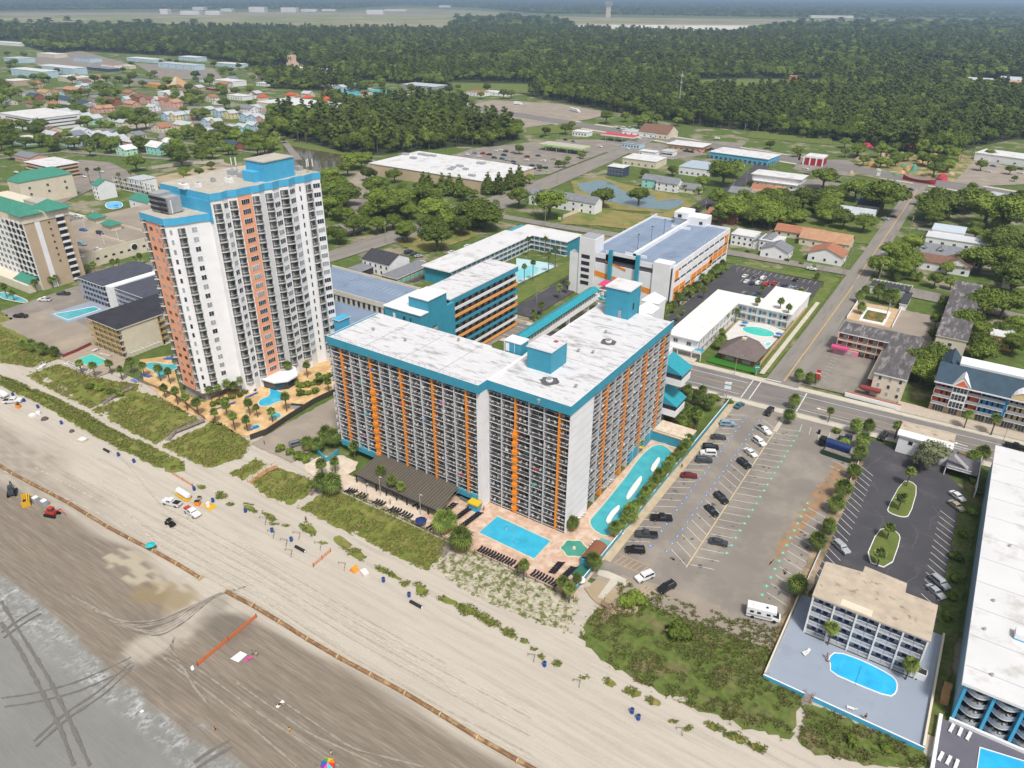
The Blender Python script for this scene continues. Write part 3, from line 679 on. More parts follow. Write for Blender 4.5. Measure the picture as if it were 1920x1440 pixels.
# right wing, side facing the car park: twelve bays
fr=(-70.7,141.6,0.0,1.0);bw_=48.4/12
for fl in range(14):
    z=max(ZR-FH*(fl+1),.2)
    if fl== 13:continue
    for i in range(12):CUR[:]='car park side',fl,i;balcony_bay(bal,dr,fr,i*bw_+.12,(i+1)*bw_-.12,z,1.6,FH)
for i in range(13):
    f=MB(fr);om=orange if i in (2,5,8,11) else fingrey;f.box(i*bw_-(.4 if om is orange else .09)-(0 if i < 12 else .1),i*bw_+.09-(0 if i < 12 else .1),-1.72,0,.3,ZR,om);fins.add(f)
bal.done();dr.done();fins.done()
# left end: angled balcony ends
b=MB()
for fl in range(13):
    z=ZR-FH*(fl+1);b.box(-145.6,-144.25,126.6,129.6,z-.15,z+.03,white,top=balfloor)
    b.box(-145.65,-145.55,126.6,129.6,z+.03,z+1.05,white)
b.build('end_balcony',hot)
# roof-top structures
b=MB();b.box(-88.6,-81.6,141.6,149.6,37.71,43.6,teal);b.build('plant_room',hot)
b=MB();b.box(-88.8,-81.4,141.4,149.8,43.6,43.9,white,top=hotelroof);b.box(-84.2,-83.2,147,148,43.9,44.1,M('red_hatch',(.35,.10,.08),.8,0));b.build('plant_room_roof',hot)
b=MB();b.box(-98.9,-93.9,146.8,150.5,36,40.6,teal);b.box(-98.7,-97.6,146.72,146.82,37.8,40.1,white);b.box(-95.9,-95.8,146.72,146.82,37.8,40.5,white);b.build('lift_room',hot)
b=MB();b.box(-99.1,-93.7,146.6,150.7,40.6,40.9,white);b.build('lift_room_roof',hot)
b=MB();b.box(-88.2,-80.6,184.3,192,0,46.5,teal);b.box(-83.9,-82.9,184.2,184.32,37.8,40,greyw);b.box(-80.62,-80.5,187,187.8,40,42,dark);b.build('stair_tower',hot)
b=MB();b.box(-88.5,-80.3,184.0,192.3,46.5,46.9,white,top=whiteroof);b.build('stair_tower_roof',hot)
soot=M('soot_stain',(.10,.10,.105),.95,.3,1.2)
for (x,y) in ((W(1030,714,37.7)),(W(1141,641,37.7))):
    b=MB();b.tube((x,y,37.71),(x,y,38.1),.9,.9,12,white);b.tube((x,y,38.1),(x,y,38.6),.5,.7,10,metal);b.build('roof_vent',hot)
    s=MB();s.poly([(x+2.6*math.cos(a)*random.uniform(.7,1.1),y+2.6*math.sin(a)*random.uniform(.7,1.1),37.709) for a in [i*math.pi/8 for i in range(16)]],soot);s.build('soot_stain',hot)
for px_,py_ in ((1136,625),(1085,660),(1112,663),(1080,727),(1010,575+180),(860,640),(760,640),(700,620)):
    x,y=W(px_,py_,37.7)
    if not (-143 < x < -70 and 127 < y < 189):continue
    b=MB();b.tube((x,y,37.7),(x,y,38.4),.25,.2,8,metal);b.tube((x,y,38.4),(x,y,38.55),.45,.45,8,metal);b.build('roof_vent',hot)
b=MB()
for k in range(26):b.box(-144+k*2,-144+k*2+.05,126.5,126.55,37.7,38.75,greyw)
b.box(-144,-93,126.5,126.55,38.7,38.76,greyw);b.build('roof_railing',hot)
b=MB()
for x in (-132,-118.5,-106):b.box(x,x+.15,126.2,146.1,37.7,37.74,greyw)
for y in (152,165,177):b.box(-92.6,-69.2,y,y+.15,37.703,37.745,greyw)
b.build('roof_seam',hot)
# street end: stacked white bays with turquoise sloping roofs
for zt,x1 in ((24.5,-64.3),(13.6,-64.9)):
    b=MB();y0,y1=190.5,198.5
    b.box(-70.7,x1,y0+.4,y1,zt-7.4,zt-5.2,whitew);b.box(-70.6,x1+.15-.3,y0+.5,y1-.2,zt-5.2,zt-3.4,glass);b.build('bay',hot)
    r=MB();a=[(-70.7,y0,zt),(x1+.3,y0,zt-3.4),(x1+.3,y1+.2,zt-3.4),(-70.7,y1+.2,zt)]
    r.poly(a,tealroof);r.poly([(p[0],p[1],p[2]-.15) for p in a][::-1],tealroof);r.poly([a[0],a[1],(-70.7,y0,zt-3.4)][::-1],teal);r.poly([a[3],a[2],(-70.7,y1+.2,zt-3.4)],teal);r.build('bay_roof',hot)
b=MB();b.box(-74,-70.75,190.6,198,0,26,whitew);b.build('entrance_tower',hot)
# teal single-storey service block by the river pool
bld('pool_bar_terrace','low teal block with tan roof terrace and pergola beams at the hotel side','building',-69,-57.8,184,191.5,3.4,teal,paverl,'flat',trim=tandeck,ov=.1)
pg=MB()
for k in range(5):pg.box(-68.6+k*2.4,-68.3+k*2.4,184.3,191,3.76,4.0,cream)
pg.box(-68.6,-58.5,184.4,184.6,4.0,4.2,cream);tag(pg.build('pergola'),'low cream pergola beams lying on the teal roof terrace','pergola')
# big dark slatted canopy at the foot of the hotel
cv=thing('terrace_canopy','large dark brown slatted canopy over the hotel beach terrace','canopy',-113,121)
slat=M('brown_slats',(.085,.075,.06),.8,.25,1.2,stretch=(6,.2,1));slatl=M('pale_batten',(.24,.20,.15),.8,.1,1)
b=MB();b.poly([(-129.2,116.3,3.2),(-98.8,116.3,3.2),(-100.6,127.0,4.4),(-129.2,127.0,4.4)],slat);b.poly([(-129.2,127.0,4.3),(-100.6,127.0,4.3),(-98.8,116.3,3.1),(-129.2,116.3,3.1)],slat);b.box(-129.3,-98.7,116.1,116.3,2.9,3.3,dark);b.build('canopy_cover',cv)
b=MB()
for k in range(34):
    x=-129+k*.9
    b.poly([(x,116.3,3.23),(x+.10,116.3,3.23),(x+.10,127,4.43),(x,127,4.43)],slatl)
b.build('batten',cv)
b=MB()
for k in range(9):b.box(-129+k*3.7,-128.7+k*3.7,116.4,116.7,.36,3,dark)
b.build('post',cv)
land('the dark slatted canopy',-113,117)
# ---------------------------------------------------------------- condominium tower
ct=thing('condominium_tower','tall white condominium tower with sky blue crown and salmon window bands','tower block',-205,145)
land('the tall white condominium tower',-200,132)
E1=[(-197,133.2),(-196.0,136.5),(-196.6,139.0),(-195.3,141.5),(-195.3,146.8),(-194.3,149.2),(-195.0,151.6),(-193.9,154.0),(-194.6,157.2),(-193.4,160.2),(-194.3,163.6),(-193.1,166.6),(-193.7,170.4),(-192.8,173.5)]
main=E1+[(-220,173.5),(-223,160),(-221.5,133.2)]
b=MB();b.prism(main,0,66.6,whitew,bottom=False);b.prism([(-217.3,122.3),(-204.7,121.6),(-202.9,123.6),(-201.4,126.6),(-200.6,129.9),(-198.6,133.2),(-217.4,133.2)],3.2,60.5,whitew)
b.box(-216.5,-204.5,123.2,133,0,3.2,M('ground_floor_screen',(.35,.33,.31),.8,.1,1));b.build('wall',ct)
out=lambda pl,d:[(x+(d if x > -215 else -d),y+(d if y > 150 else -d)*.6) for x,y in pl]
b=MB();b.prism(out(main,.25),66.6,68.8,sky_blue,top=concrete,bottom=False);b.prism([(-217.7,121.9),(-204.5,121.2),(-202.6,123.3),(-201.1,126.4),(-200.3,129.7),(-198.4,132.9),(-217.7,132.9)],60.5,62.7,sky_blue,top=concrete,bottom=False)
b.box(-221.4,-197.2,132.85,133.15,60,66.6,sky_blue);b.build('roof_band',ct)
# roof furniture
b=MB();b.box(-204,-195,153,165,68.8,74.8,sky_blue);b.box(-203,-197.5,150.5,152.98,68.8,72,sky_blue);b.build('lift_house',ct)
b=MB();b.box(-204.3,-194.7,152.7,165.3,74.8,75.1,concrete);b.build('lift_house_roof',ct)
b=MB();b.box(-214.6,-210.6,124.6,129.5,63,68.5,greyw);b.box(-210.3,-206.5,125.2,129.6,63,67.7,greyw)
for k in range(3):b.box(-214.75,-206.4,124.4,124.58,63.6+k*1.6,64.5+k*1.6,dark)
b.tube((-206.2,126,63),(-206.2,126,67),.18,.18,6,white);b.build('cooling_tower',ct)
for k,(px_,py_) in enumerate(((400,340),(372,349),(436,326),(470,312),(455,331),(430,340),(560,318),(345,352))):
    x,y=W(px_,py_,69)
    b=MB();s=random.uniform(.7,1.6);b.box(x-s,x+s,y-s*.7,y+s*.7,68.8,69.6+s*.4,white if k % 2 else greyw);b.tube((x,y,69.6+s*.4),(x,y,70+s*.4),.5,.5,8,metal);b.build('roof_unit',ct)
b=MB()
for x,y in ((-194.6,170),(-195.2,171.2),(-193.9,171.9),(-218,158),(-217,159),(-216,158.2)):b.tube((x,y,68.8),(x,y,73),.06,.05,5,metal);b.box(x-.15,x+.15,y-.12,y+.12,70.8,73.2,white)
b.build('antenna',ct)
wn=Many(ct,'window');bl_=Many(ct,'balcony');pn=Many(ct,'salmon_panel')
def seg_frame(a,c):
    dx,dy=c[0]-a[0],c[1]-a[1];l=math.hypot(dx,dy);return (a[0],a[1],dx/l,dy/l),l
def cbalcony(fr,s,w_,z,dp=1.1):
    mb=MB(fr);n=6
    arc=[(s-w_/2+w_*k/n,-dp*math.sin(math.pi*(.18+.64*k/n))) for k in range(n+1)]
    mb.prism([(s-w_/2,0)]+arc+[(s+w_/2,0)],z-.18,z+.03,white,top=concrete)
    for k in range(n):
        a,c=arc[k],arc[k+1]
        mb.poly([(a[0],a[1],z+.98),(c[0],c[1],z+.98),(c[0],c[1],z+1.07),(a[0],a[1],z+1.07)],white)
        mb.poly([(a[0]+.02,a[1],z),(a[0]+.10,a[1]-.01,z),(a[0]+.10,a[1]-.01,z+1),(a[0]+.02,a[1],z+1)],railm)
        mb.poly([((a[0]+c[0])/2,(a[1]+c[1])/2,z),((a[0]+c[0])/2+.07,(a[1]+c[1])/2,z),((a[0]+c[0])/2+.07,(a[1]+c[1])/2,z+1),((a[0]+c[0])/2,(a[1]+c[1])/2,z+1)],railm)
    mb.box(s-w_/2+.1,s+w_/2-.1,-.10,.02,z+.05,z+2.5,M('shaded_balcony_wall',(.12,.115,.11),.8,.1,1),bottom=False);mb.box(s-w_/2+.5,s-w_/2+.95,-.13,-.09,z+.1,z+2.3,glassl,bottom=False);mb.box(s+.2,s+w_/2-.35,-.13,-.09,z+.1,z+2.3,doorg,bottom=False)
    return mb
def face_col(a,c,kind,w_,sfrac=.5,flo=0,z0=4.6,nf=20):
    fr,l=seg_frame(a,c);s=l*sfrac
    for k in range(flo,nf):
        z=z0+3.07*k
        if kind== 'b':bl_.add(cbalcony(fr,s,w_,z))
        elif kind== 'n':wn.add(win1(fr,s,z+.9,.45,1.6,None,glass))
        elif kind== 'o':wn.add(win1(fr,s,z+.8,w_,1.45,white,glass if random.random() < .6 else glassl,out=.12))
        else:wn.add(win1(fr,s,z+.8,w_,1.45,None if w_ < 1 else white,glass if random.random() < .55 else glassl))
    if kind== 'o':mb=MB(fr);mb.box(.05,l-.05,-.11,.02,z0-.8,z0+3.07*nf+.3,salmon,bottom=False);pn.add(mb)
kinds=[('b',2.6),('w',1.5),('b',2.4),('o',2.9),('b',2.4),('x',0),('b',2.5),('w',2.5),('b',2.9),('w',2.6),('n',.6),('b',2.9),('w',2.4)]
for i,(k_,w_) in enumerate(kinds):
    if k_ != 'x':face_col(E1[i],E1[i+1],k_,w_)
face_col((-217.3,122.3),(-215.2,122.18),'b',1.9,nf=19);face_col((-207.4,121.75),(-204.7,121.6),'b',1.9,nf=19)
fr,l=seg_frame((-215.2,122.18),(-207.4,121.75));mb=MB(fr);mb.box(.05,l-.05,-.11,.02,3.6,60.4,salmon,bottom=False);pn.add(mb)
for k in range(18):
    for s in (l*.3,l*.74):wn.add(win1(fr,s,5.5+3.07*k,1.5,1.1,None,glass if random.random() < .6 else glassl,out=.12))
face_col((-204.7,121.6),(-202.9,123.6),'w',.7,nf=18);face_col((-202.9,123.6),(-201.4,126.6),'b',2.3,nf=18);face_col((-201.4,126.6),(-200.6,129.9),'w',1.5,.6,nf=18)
wn.done();bl_.done();pn.done()
b=MB();b.prism([(-195.5,139.5),(-190.4,140.2),(-187.6,143.5),(-188.0,147.5),(-193.5,151)],.4,3.4,glass,bottom=False);b.prism([(-196,139),(-190,139.6),(-187,143.2),(-187.4,148),(-193,152),(-196,152)],3.4,3.9,white,bottom=True);b.box(-204.6,-196,133.3,139.2,0,3.2,whitew) if False else None;b.build('lobby_pavilion',ct)
# ---------------------------------------------------------------- striped corridor hotel behind the big hotel
pr=thing('striped_annex_hotel','long annex hotel with teal, white and orange corridor bands behind the big hotel','hotel',-160,205)
land('the striped annex hotel',-152,212)
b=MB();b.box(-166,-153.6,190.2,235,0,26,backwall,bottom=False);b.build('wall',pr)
b=MB();b.box(-166.3,-151.9,190.1,235.2,26,26.4,white,top=hotelroof);b.build('roof',pr)
bn=Many(pr,'corridor_parapet')
for k in range(9):
    z=24.0-k*2.9;m_=(teal,whitew,orangel)[k % 3];mb=MB();mb.box(-152.2,-152,190.3,235,z,z+(1.9 if k== 0 else 1.15),m_);mb.box(-153.6,-152.2,190.3,235,z-.12,z+.02,concrete);mb.box(-153.6,-152,234.8,235,z,z+1.15,m_);bn.add(mb)
bn.done();dd=Many(pr,'room_door')
for k in range(9):
    for i in range(11):dd.add(win1((-153.6,190.3,0,1.0),2+i*4.05,21.3-k*2.9,.95,2.0,None,dark));dd.add(win1((-153.6,190.3,0,1.0),3.7+i*4.05,22.0-k*2.9,1.2,1.1,None,glassl))
dd.done()
b=MB();b.box(-158.2,-149.6,175.6,185.6,0,31,teal);b.box(-149.6,-149.45,177.4,179.6,4,21,dark);b.box(-151,-149.6,185.6,190,0,26,teal)
b.build('stair_tower',pr);b=MB();b.box(-158.5,-149.3,175.3,185.9,31,31.3,white);b.build('stair_tower_roof',pr)
b=MB()
for k in range(6):b.box(-149.45,-149.3,177.3,179.7,5+k*2.9,6.1+k*2.9,concrete)
b.build('landing',pr)
b=MB();b.box(-166,-149.6,171.5,175.55,0,27,teal);b.box(-162,-161,171.4,171.52,23.6,25.4,white);b.box(-157.5,-156.5,171.4,171.52,23,25.2,dark);b.box(-154.5,-153.9,171.4,171.52,23,25.2,dark);b.box(-166,-158.25,175.6,190,0,27,teal);b.build('link_block',pr)
b=MB();b.box(-166.3,-149.4,171.2,175.55,27,27.3,white);b.box(-166.3,-158.3,175.55,190,27,27.3,white);b.build('link_roof',pr)
# ---------------------------------------------------------------- blue-decked parking terraces
pk=thing('parking_deck','tan walled two-level parking deck with blue-grey top behind the white tower','parking deck',-215,215)
b=MB();b.box(-250,-192,204,226,0,9.2,cream,top=deckblue,bottom=False);b.box(-240,-172,176,203.9,0,5.0,concrete,top=deckblue,bottom=False);b.build('deck_level',pk)
b=MB();b.box(-250,-192,203.7,204,8,10.2,cream);b.box(-250,-192,226,226.3,8,10.2,cream);b.box(-192.3,-192,204,226,8,10.2,cream);b.build('parapet',pk)
ap=Many(pk,'arched_opening')
for k in range(19):ap.add(win1((-250,203.7,1,0),3+k*2.95,5.6,1.3,2.4,None,dark))
ap.done();b=MB()
for k in range(22):b.poly([(-248+k*2.5,215,9.21),(-247.9+k*2.5,215,9.21),(-248.4+k*2.5,221,9.21),(-248.5+k*2.5,221,9.21)],linem);b.poly([(-238+k*2.5,186,5.01),(-237.9+k*2.5,186,5.01),(-238.4+k*2.5,192,5.01),(-238.5+k*2.5,192,5.01)],linem)
b.build('bay_line',pk);land('the blue-topped parking deck',-205,205)
bld('stair_shelter','small sky blue stair shelter at the foot of the white tower','shelter',-191.6,-188.6,171,176,16,sky_blue,sky_blue)
# ---------------------------------------------------------------- striped parking garage
ga=thing('parking_garage','white parking garage with orange bands, blue rooftop deck and two teal fins','parking garage',-126,320)
land('the orange banded parking garage',-115,283)
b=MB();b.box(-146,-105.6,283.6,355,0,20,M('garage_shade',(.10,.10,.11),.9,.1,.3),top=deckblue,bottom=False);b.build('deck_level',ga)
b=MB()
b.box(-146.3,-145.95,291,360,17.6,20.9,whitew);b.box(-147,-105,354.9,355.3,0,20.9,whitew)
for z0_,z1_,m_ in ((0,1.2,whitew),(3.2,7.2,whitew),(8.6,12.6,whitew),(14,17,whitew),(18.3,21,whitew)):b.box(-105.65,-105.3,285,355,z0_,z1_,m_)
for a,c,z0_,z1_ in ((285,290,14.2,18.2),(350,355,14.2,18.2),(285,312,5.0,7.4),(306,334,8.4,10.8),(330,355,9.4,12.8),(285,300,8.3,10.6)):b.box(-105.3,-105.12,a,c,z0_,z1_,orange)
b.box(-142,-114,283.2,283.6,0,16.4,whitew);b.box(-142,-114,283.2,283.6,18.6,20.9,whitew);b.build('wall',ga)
b=MB()
for k in range(11):b.box(-105.3,-105.1,285.5+k*6.9,286+k*6.9,0,20.9,whitew)
b.build('column',ga)
b=MB();b.poly([(-142,283.1,12.6),(-114,283.1,9.2),(-114,283.1,6.8),(-142,283.1,10.2)][::-1],orange);b.poly([(-137,283.08,18),(-127,283.08,16),(-127,283.08,14.8),(-137,283.08,17.4)][::-1],orange);b.box(-142,-114,283.05,283.18,10.6,10.61,orange) if False else None;b.build('ramp_band',ga)
for x in (-134.2,-121.2):b=MB();b.box(x-.8,x+.8,281.6,283.05,2,23.5,teal);b.build('fin',ga)
b=MB();b.box(-114,-106.3,282.4,288,0,22,whitew);b.box(-105.3,-105.0,283,285,0,21,whitew);b.build('corner_tower',ga)
b=MB();b.box(-150,-142.2,282.4,291,0,26.8,whitew);b.box(-155,-150,283,286.5,0,19,whitew);b.build('stair_tower',ga)
b=MB();b.box(-149.6,-142.6,282.8,290.6,26.8,27,greyw);b.prism([(-155,283),(-150,283),(-150,286.5),(-155,286.5)],19,19.1,greyw);b.build('tower_roof',ga)
op=Many(ga,'landing_opening')
for k in range(5):op.add(win1((-150,282.4,1,0),3.4,5+k*3.1,4.2,1.7,None,dark));op.add(win1((-142.2,282.4,0,1),3.2,5.8+k*3.1,3.6,1.6,None,dark))
op.done()
b=MB();b.box(-127,-125.6,290,354,20.0,21.7,whitew);b.box(-131,-120.5,290,290.4,20,21.2,whitew);b.box(-131,-121,343,343.4,20,21.2,whitew);b.build('ramp_wall',ga)
b=MB();b.box(-137,-122.5,283.2,283.6,18.6,22.4,whitew);b.build('fin_panel',ga)
b=MB();b.box(-133,-117,352,361,0,23,whitew);b.box(-133,-126,350.5,361,23,26,whitew);b.prism([(-126,352),(-117,352),(-117,361),(-126,361)],23.004,24.2,whitew);b.box(-131,-129,350.4,350.5,23.4,25,glass);b.box(-120,-118.4,351.9,352,21,22.4,glass);b.build('rear_tower',ga)
for y in (300,315,330):b=MB();b.tube((-129.5,y,20),(-129.5,y,27),.1,.08,6,dark);b.box(-130,-129,y-.2,y+.2,27,27.2,dark);b.build('deck_lamp',ga)
b=MB()
for k in range(24):
    for x in (-143,-132.5,-120,-109.5):b.poly([(x,292+k*2.5,20.01),(x,292.12+k*2.5,20.01),(x+3.6,292.7+k*2.5,20.01),(x+3.6,292.58+k*2.5,20.01)],linem)
b.build('bay_line',ga)
# ---------------------------------------------------------------- turquoise covered footbridge
br=thing('covered_footbridge','turquoise roofed footbridge from the striped annex to the parking garage','footbridge',-140,240)
A_,B_=W(985,652,12),W(1100,545,12)
A_,B_=(-122.5,202.0),(-146.2,282.0)
A_=W(975,625,15);B_=W(1115,535,15)
dx,dy=B_[0]-A_[0],B_[1]-A_[1];ln=math.hypot(dx,dy);fr=(A_[0],A_[1],dx/ln,dy/ln)
b=MB(fr);b.box(0,ln,-2,2,9.2,11.2,whitew,top=concrete);b.build('deck',br)
b=MB(fr);b.poly([(-1,-2.4,13.6),(ln,-2.4,13.6),(ln,0,14.6),(-1,0,14.6)],tealroof);b.poly([(-1,0,14.6),(ln,0,14.6),(ln,2.4,13.6),(-1,2.4,13.6)],tealroof);b.box(-1,ln,-2.4,2.4,13.3,13.58,tealroof);b.build('bridge_roof',br)
b=MB(fr)
for k in range(int(ln/2)):
    for q in (-1.95,1.85):b.box(k*2+.2,k*2+.32,q,q+.1,11.2,13.3,white)
b.box(0,ln,-2,-1.9,12.2,12.3,greyw);b.build('railing',br)
for t in (.3,.62,.9):b=MB(fr);b.box(ln*t-.5,ln*t+.5,-.6,.6,0,9.2,whitew);b.build('pier',br)
b=MB(fr);b.box(-6,-1.1,-3,3,0,13,whitew);b.build('end_tower',br);land('the turquoise covered footbridge',*A_)
# ---------------------------------------------------------------- slide tower, water-park and white stepped tents between hotel and garage
sl_=thing('water_slide','twisting blue and green water slide beside the turquoise footbridge','water slide',*W(1135,565,4),0)
sx,sy=W(1135,565,6)
b=MB();pv=None
for k in range(60):
    a=k*.32;r=4-.01*k;p=(sx+r*math.cos(a),sy+r*math.sin(a),11-.16*k)
    if pv:b.tube(pv,p,.65,.65,7,(tealroof,M('lime_slide',(.30,.60,.25),.4,0),white,sky_blue)[(k//5) % 4],caps=False)
    pv=p
b.build('chute',sl_)
b=MB()
for a in (0,1.57,3.14,4.71):b.tube((sx+2.4*math.cos(a),sy+2.4*math.sin(a),0),(sx+2.4*math.cos(a),sy+2.4*math.sin(a),12),.18,.18,6,white)
b.box(sx-2.6,sx+2.6,sy-2.6,sy+2.6,11.6,11.9,white);b.build('slide_tower',sl_)
b=MB();b.hip(sx-2.4,sx+2.4,sy-2.4,sy+2.4,14,1.8,M('pink_canopy',(.6,.05,.15),.6,0));b.build('slide_roof',sl_)
for k in range(4):
    x,y=W(1188+k*12,615-k*13,8);b=MB();b.hip(x-4,x+4,y-4,y+4,8+k*1.2,3.2,white,ov=0);b.box(x-3.8,x+3.8,y-3.8,y+3.8,0,8+k*1.2-.25,whitew)
    tag(b.build('stepped_pavilion'),('lowest','second lowest','second highest','highest')[k]+' white peaked pavilion roof between teal stair tower and garage','pavilion','white stepped pavilion roofs')
# ---------------------------------------------------------------- two-storey motels
def gallery(root,face,x0,x1,y0,y1,nf,fh,nb,depth=1.5,z0=.1,slab=white,back=backwall,rail=white,door=dark,ww=glassl,postm=white,both=True):
    fr,ln=FR(face,x0,x1,y0,y1);bw=ln/nb
    bl=Many(root,'balcony');dr_=Many(root,'door')
    for f in range(nf):
        z=z0+f*fh
        for i in range(nb):
            mb=MB(fr);mb.box(i*bw,(i+1)*bw,-depth,0,z-.15,z+.02,slab,top=concrete)
            if f or z0 > 1:mb.box(i*bw+.05,(i+1)*bw-.05,-depth,-depth+.06,z+.95,z+1.03,rail,bottom=False);mb.box(i*bw+.05,(i+1)*bw-.05,-depth+.01,-depth+.05,z+.1,z+.55,rail,bottom=False)
            mb.box(i*bw-.08,i*bw+.08,-depth,-depth+.16,z,z+fh,postm,bottom=False);bl.add(mb)
            d=win1(fr,(i+.25)*bw,z+.02,.95,2.05,None,door);dr_.add(d);dr_.add(win1(fr,(i+.65)*bw,z+.7,min(1.5,bw*.4),1.3,None,ww))
    bl.done();dr_.done();return root
um=thing('courtyard_motel','three-storey teal and white U-shaped motel with flat white roof around a pool','motel',-200,300)
land('the teal U-shaped motel',-185,300)
b=MB();b.box(-219,-204,255.5,341,0,7.6,teal,bottom=False);b.box(-204,-181,327.5,341,0,7.6,teal,bottom=False);b.build('wall',um)
b=MB();b.box(-219.5,-202.2,254,326,7.6,8.0,white,top=whiteroof);b.box(-215.5,-180.5,326,342.5,7.6,8.003,white,top=whiteroof);b.build('roof',um)
gallery(um,'E',-219,-204,256,326,3,2.5,18,door=teal);gallery(um,'S',-204,-181,327.5,341,3,2.5,7,door=teal)
mm=thing('pool_motel','two-storey white motel with patched roof and teal doors around an oval pool','motel',-80,280)
land('the white motel with the oval pool',-68,275)
b=MB();b.box(-91.5,-79.6,249,306,0,6.6,whitew,bottom=False);b.box(-79.6,-58,296,306,0,6.6,whitew,bottom=False);b.box(-71,-56.6,306,324,0,6.6,whitew,bottom=False);b.build('wall',mm)
b=MB();b.box(-91.9,-79,248,305.8,6.6,7.0,white,top=spotroof);b.box(-79,-56.5,294.5,306.2,6.6,7.003,white,top=spotroof);b.box(-71.6,-56.2,306.2,324.5,6.6,7.006,white,top=spotroof);b.build('roof',mm)
gallery(mm,'S',-79.2,-58,296,306,2,3.1,5,door=teal,depth=1.4);gallery(mm,'E',-91.5,-79.6,250,294,2,3.1,9,depth=1.0,door=M('grey_door',(.3,.3,.32),.7,0))
b=MB();b.box(-91.5,-80.2,245.4,248.9,3.0,3.4,white,top=spotroof);b.box(-80,-76.6,245.4,250,3.0,3.2,white,top=teal);b.build('canopy',mm)
b=MB()
for x in (-91.2,-86,-80.4,-76.8):b.box(x,x+.25,245.6,245.85,0,3,white)
b.box(-80,-76.6,245.4,245.5,3.2,4.2,white);b.build('porch_post',mm)
for s,z in ((3.2,4),(8.6,3.8)):win1((-91.5,249,1,0),s,z,1.7,1.4,white,glass).build('window',mm)
win1((-58,296,1,0),-1.6,3.8,1.2,1.4,white,glass).build('window',mm)
# cone roofed pavilion beside the oval pool
gz=thing('pool_pavilion','round-cornered brown shingled pavilion with pyramid roof behind green turf','pavilion',-64.5,258)
b=MB();b.box(-70.5,-58.3,251.8,264.5,0,3.2,M('reddish_wall',(.25,.12,.08),.8,.1,1),bottom=False);b.build('wall',gz)
b=MB();c_=(-64.8,259.5,8.6);ring=[(-72,250.4),(-57.2,250.2),(-56.6,262.5),(-62,269.5),(-70,269.5),(-73,262)]
bshing=M('brown_grey_shingle',(.15,.12,.115),.9,.15,.8)
for i in range(6):p,q=ring[i],ring[(i+1) % 6];b.poly([(p[0],p[1],3.2),(q[0],q[1],3.2),c_],bshing)
b.prism(ring,3.0,3.19,dark);b.build('pyramid_roof',gz)
for i,s in enumerate((2.2,3.8,8.6,10.2)):win1((-70.5,251.8,1,0),s,.9,1.2,1.7,white,glassl).build('window',gz)
b=MB();b.box(-65.6,-64,257.6,259,6.8,8.2,cream);b.build('cupola',gz)
# pink motel with the black mouldy roof
pm=thing('pink_trimmed_motel','L-shaped cream motel with mouldy black roof and a pink awning','motel',-20,270)
land('the pink-trimmed motel',-20,262)
b=MB();b.box(-36,-18.5,284,294,0,8.6,M('maroon_wall',(.20,.05,.05),.8,.1,.5),bottom=False);b.box(-18.4,-8.6,253.5,294,0,8.6,cream,bottom=False);b.build('wall',pm)
b=MB();b.box(-36.4,-18.6,282.4,294.6,8.6,9,white,top=mossroof);b.box(-18.6,-8.3,253,294.6,8.6,9.003,white,top=mossroof);b.build('roof',pm)
gallery(pm,'S',-36,-18.5,284,294,3,2.8,5,slab=cream,rail=cream,door=M('maroon_door',(.25,.04,.04),.6,0),postm=cream)
b=MB();b.box(-20.2,-18.45,254.5,283,2.7,2.9,M('maroon_slab',(.22,.05,.045),.8,0));b.box(-20.2,-18.45,254.5,283,5.5,5.7,cream);b.box(-21.6,-15,251.2,253.4,2.6,3.4,M('maroon_slab',(.22,.05,.045),.8,0));b.build('walkway',pm)
for r_ in range(3):
    for c in range(3):win1((-18.4,253.5,1,0),2+c*3.2,1.4+r_*2.7,.9,1.3,white,glassl if (r_+c) % 2 else glass).build('window',pm)
pinkm=M('pink_awning',(.62,.08,.22),.6,.05,1);b=MB();b.box(-37.4,-31.4,280,282.3,2.8,3.6,pinkm);b.build('awning',pm)
b=MB();b.box(-36.6,-27.6,281.4,282.3,.1,2.6,M('pink_shopfront',(.62,.25,.32),.6,.05,1));b.box(-35,-32,281.3,281.39,.8,2.2,glassl);b.box(-31.5,-29.5,281.3,281.39,.8,2.2,glassl);b.build('shopfront',pm)
bw1=MB();bw1.box(-25,-7.8,247.6,249.4,.3,1.6,M('brick_planter',(.33,.12,.07),.9,.2,1),top=M('brick_planter',(.33,.12,.07),.9,.2,1));bw1.box(-25.2,-7.6,247.3,247.6,.3,1.8,white);tag(bw1.build('planter_wall'),'white wall with red brick planter along the boulevard by the cream motel','wall')
# long black roofed block
lb=bld('long_apartment_block','long cream apartment block with mouldy grey roof right of the gravel court','building',-4.6,5.6,300.5,373,8.6,cream,mossroof,'flat',trim=cream,wins=(('S',2,1,1.2,1.2,2.6,3),),lp='the long mouldy-roofed block')
b=MB();b.box(-4.6,4,297.6,300.4,2.6,3,cream,top=roofdark);b.box(-4.2,3.6,298.2,300.4,0,2.6,cream);b.build('porch',lb)
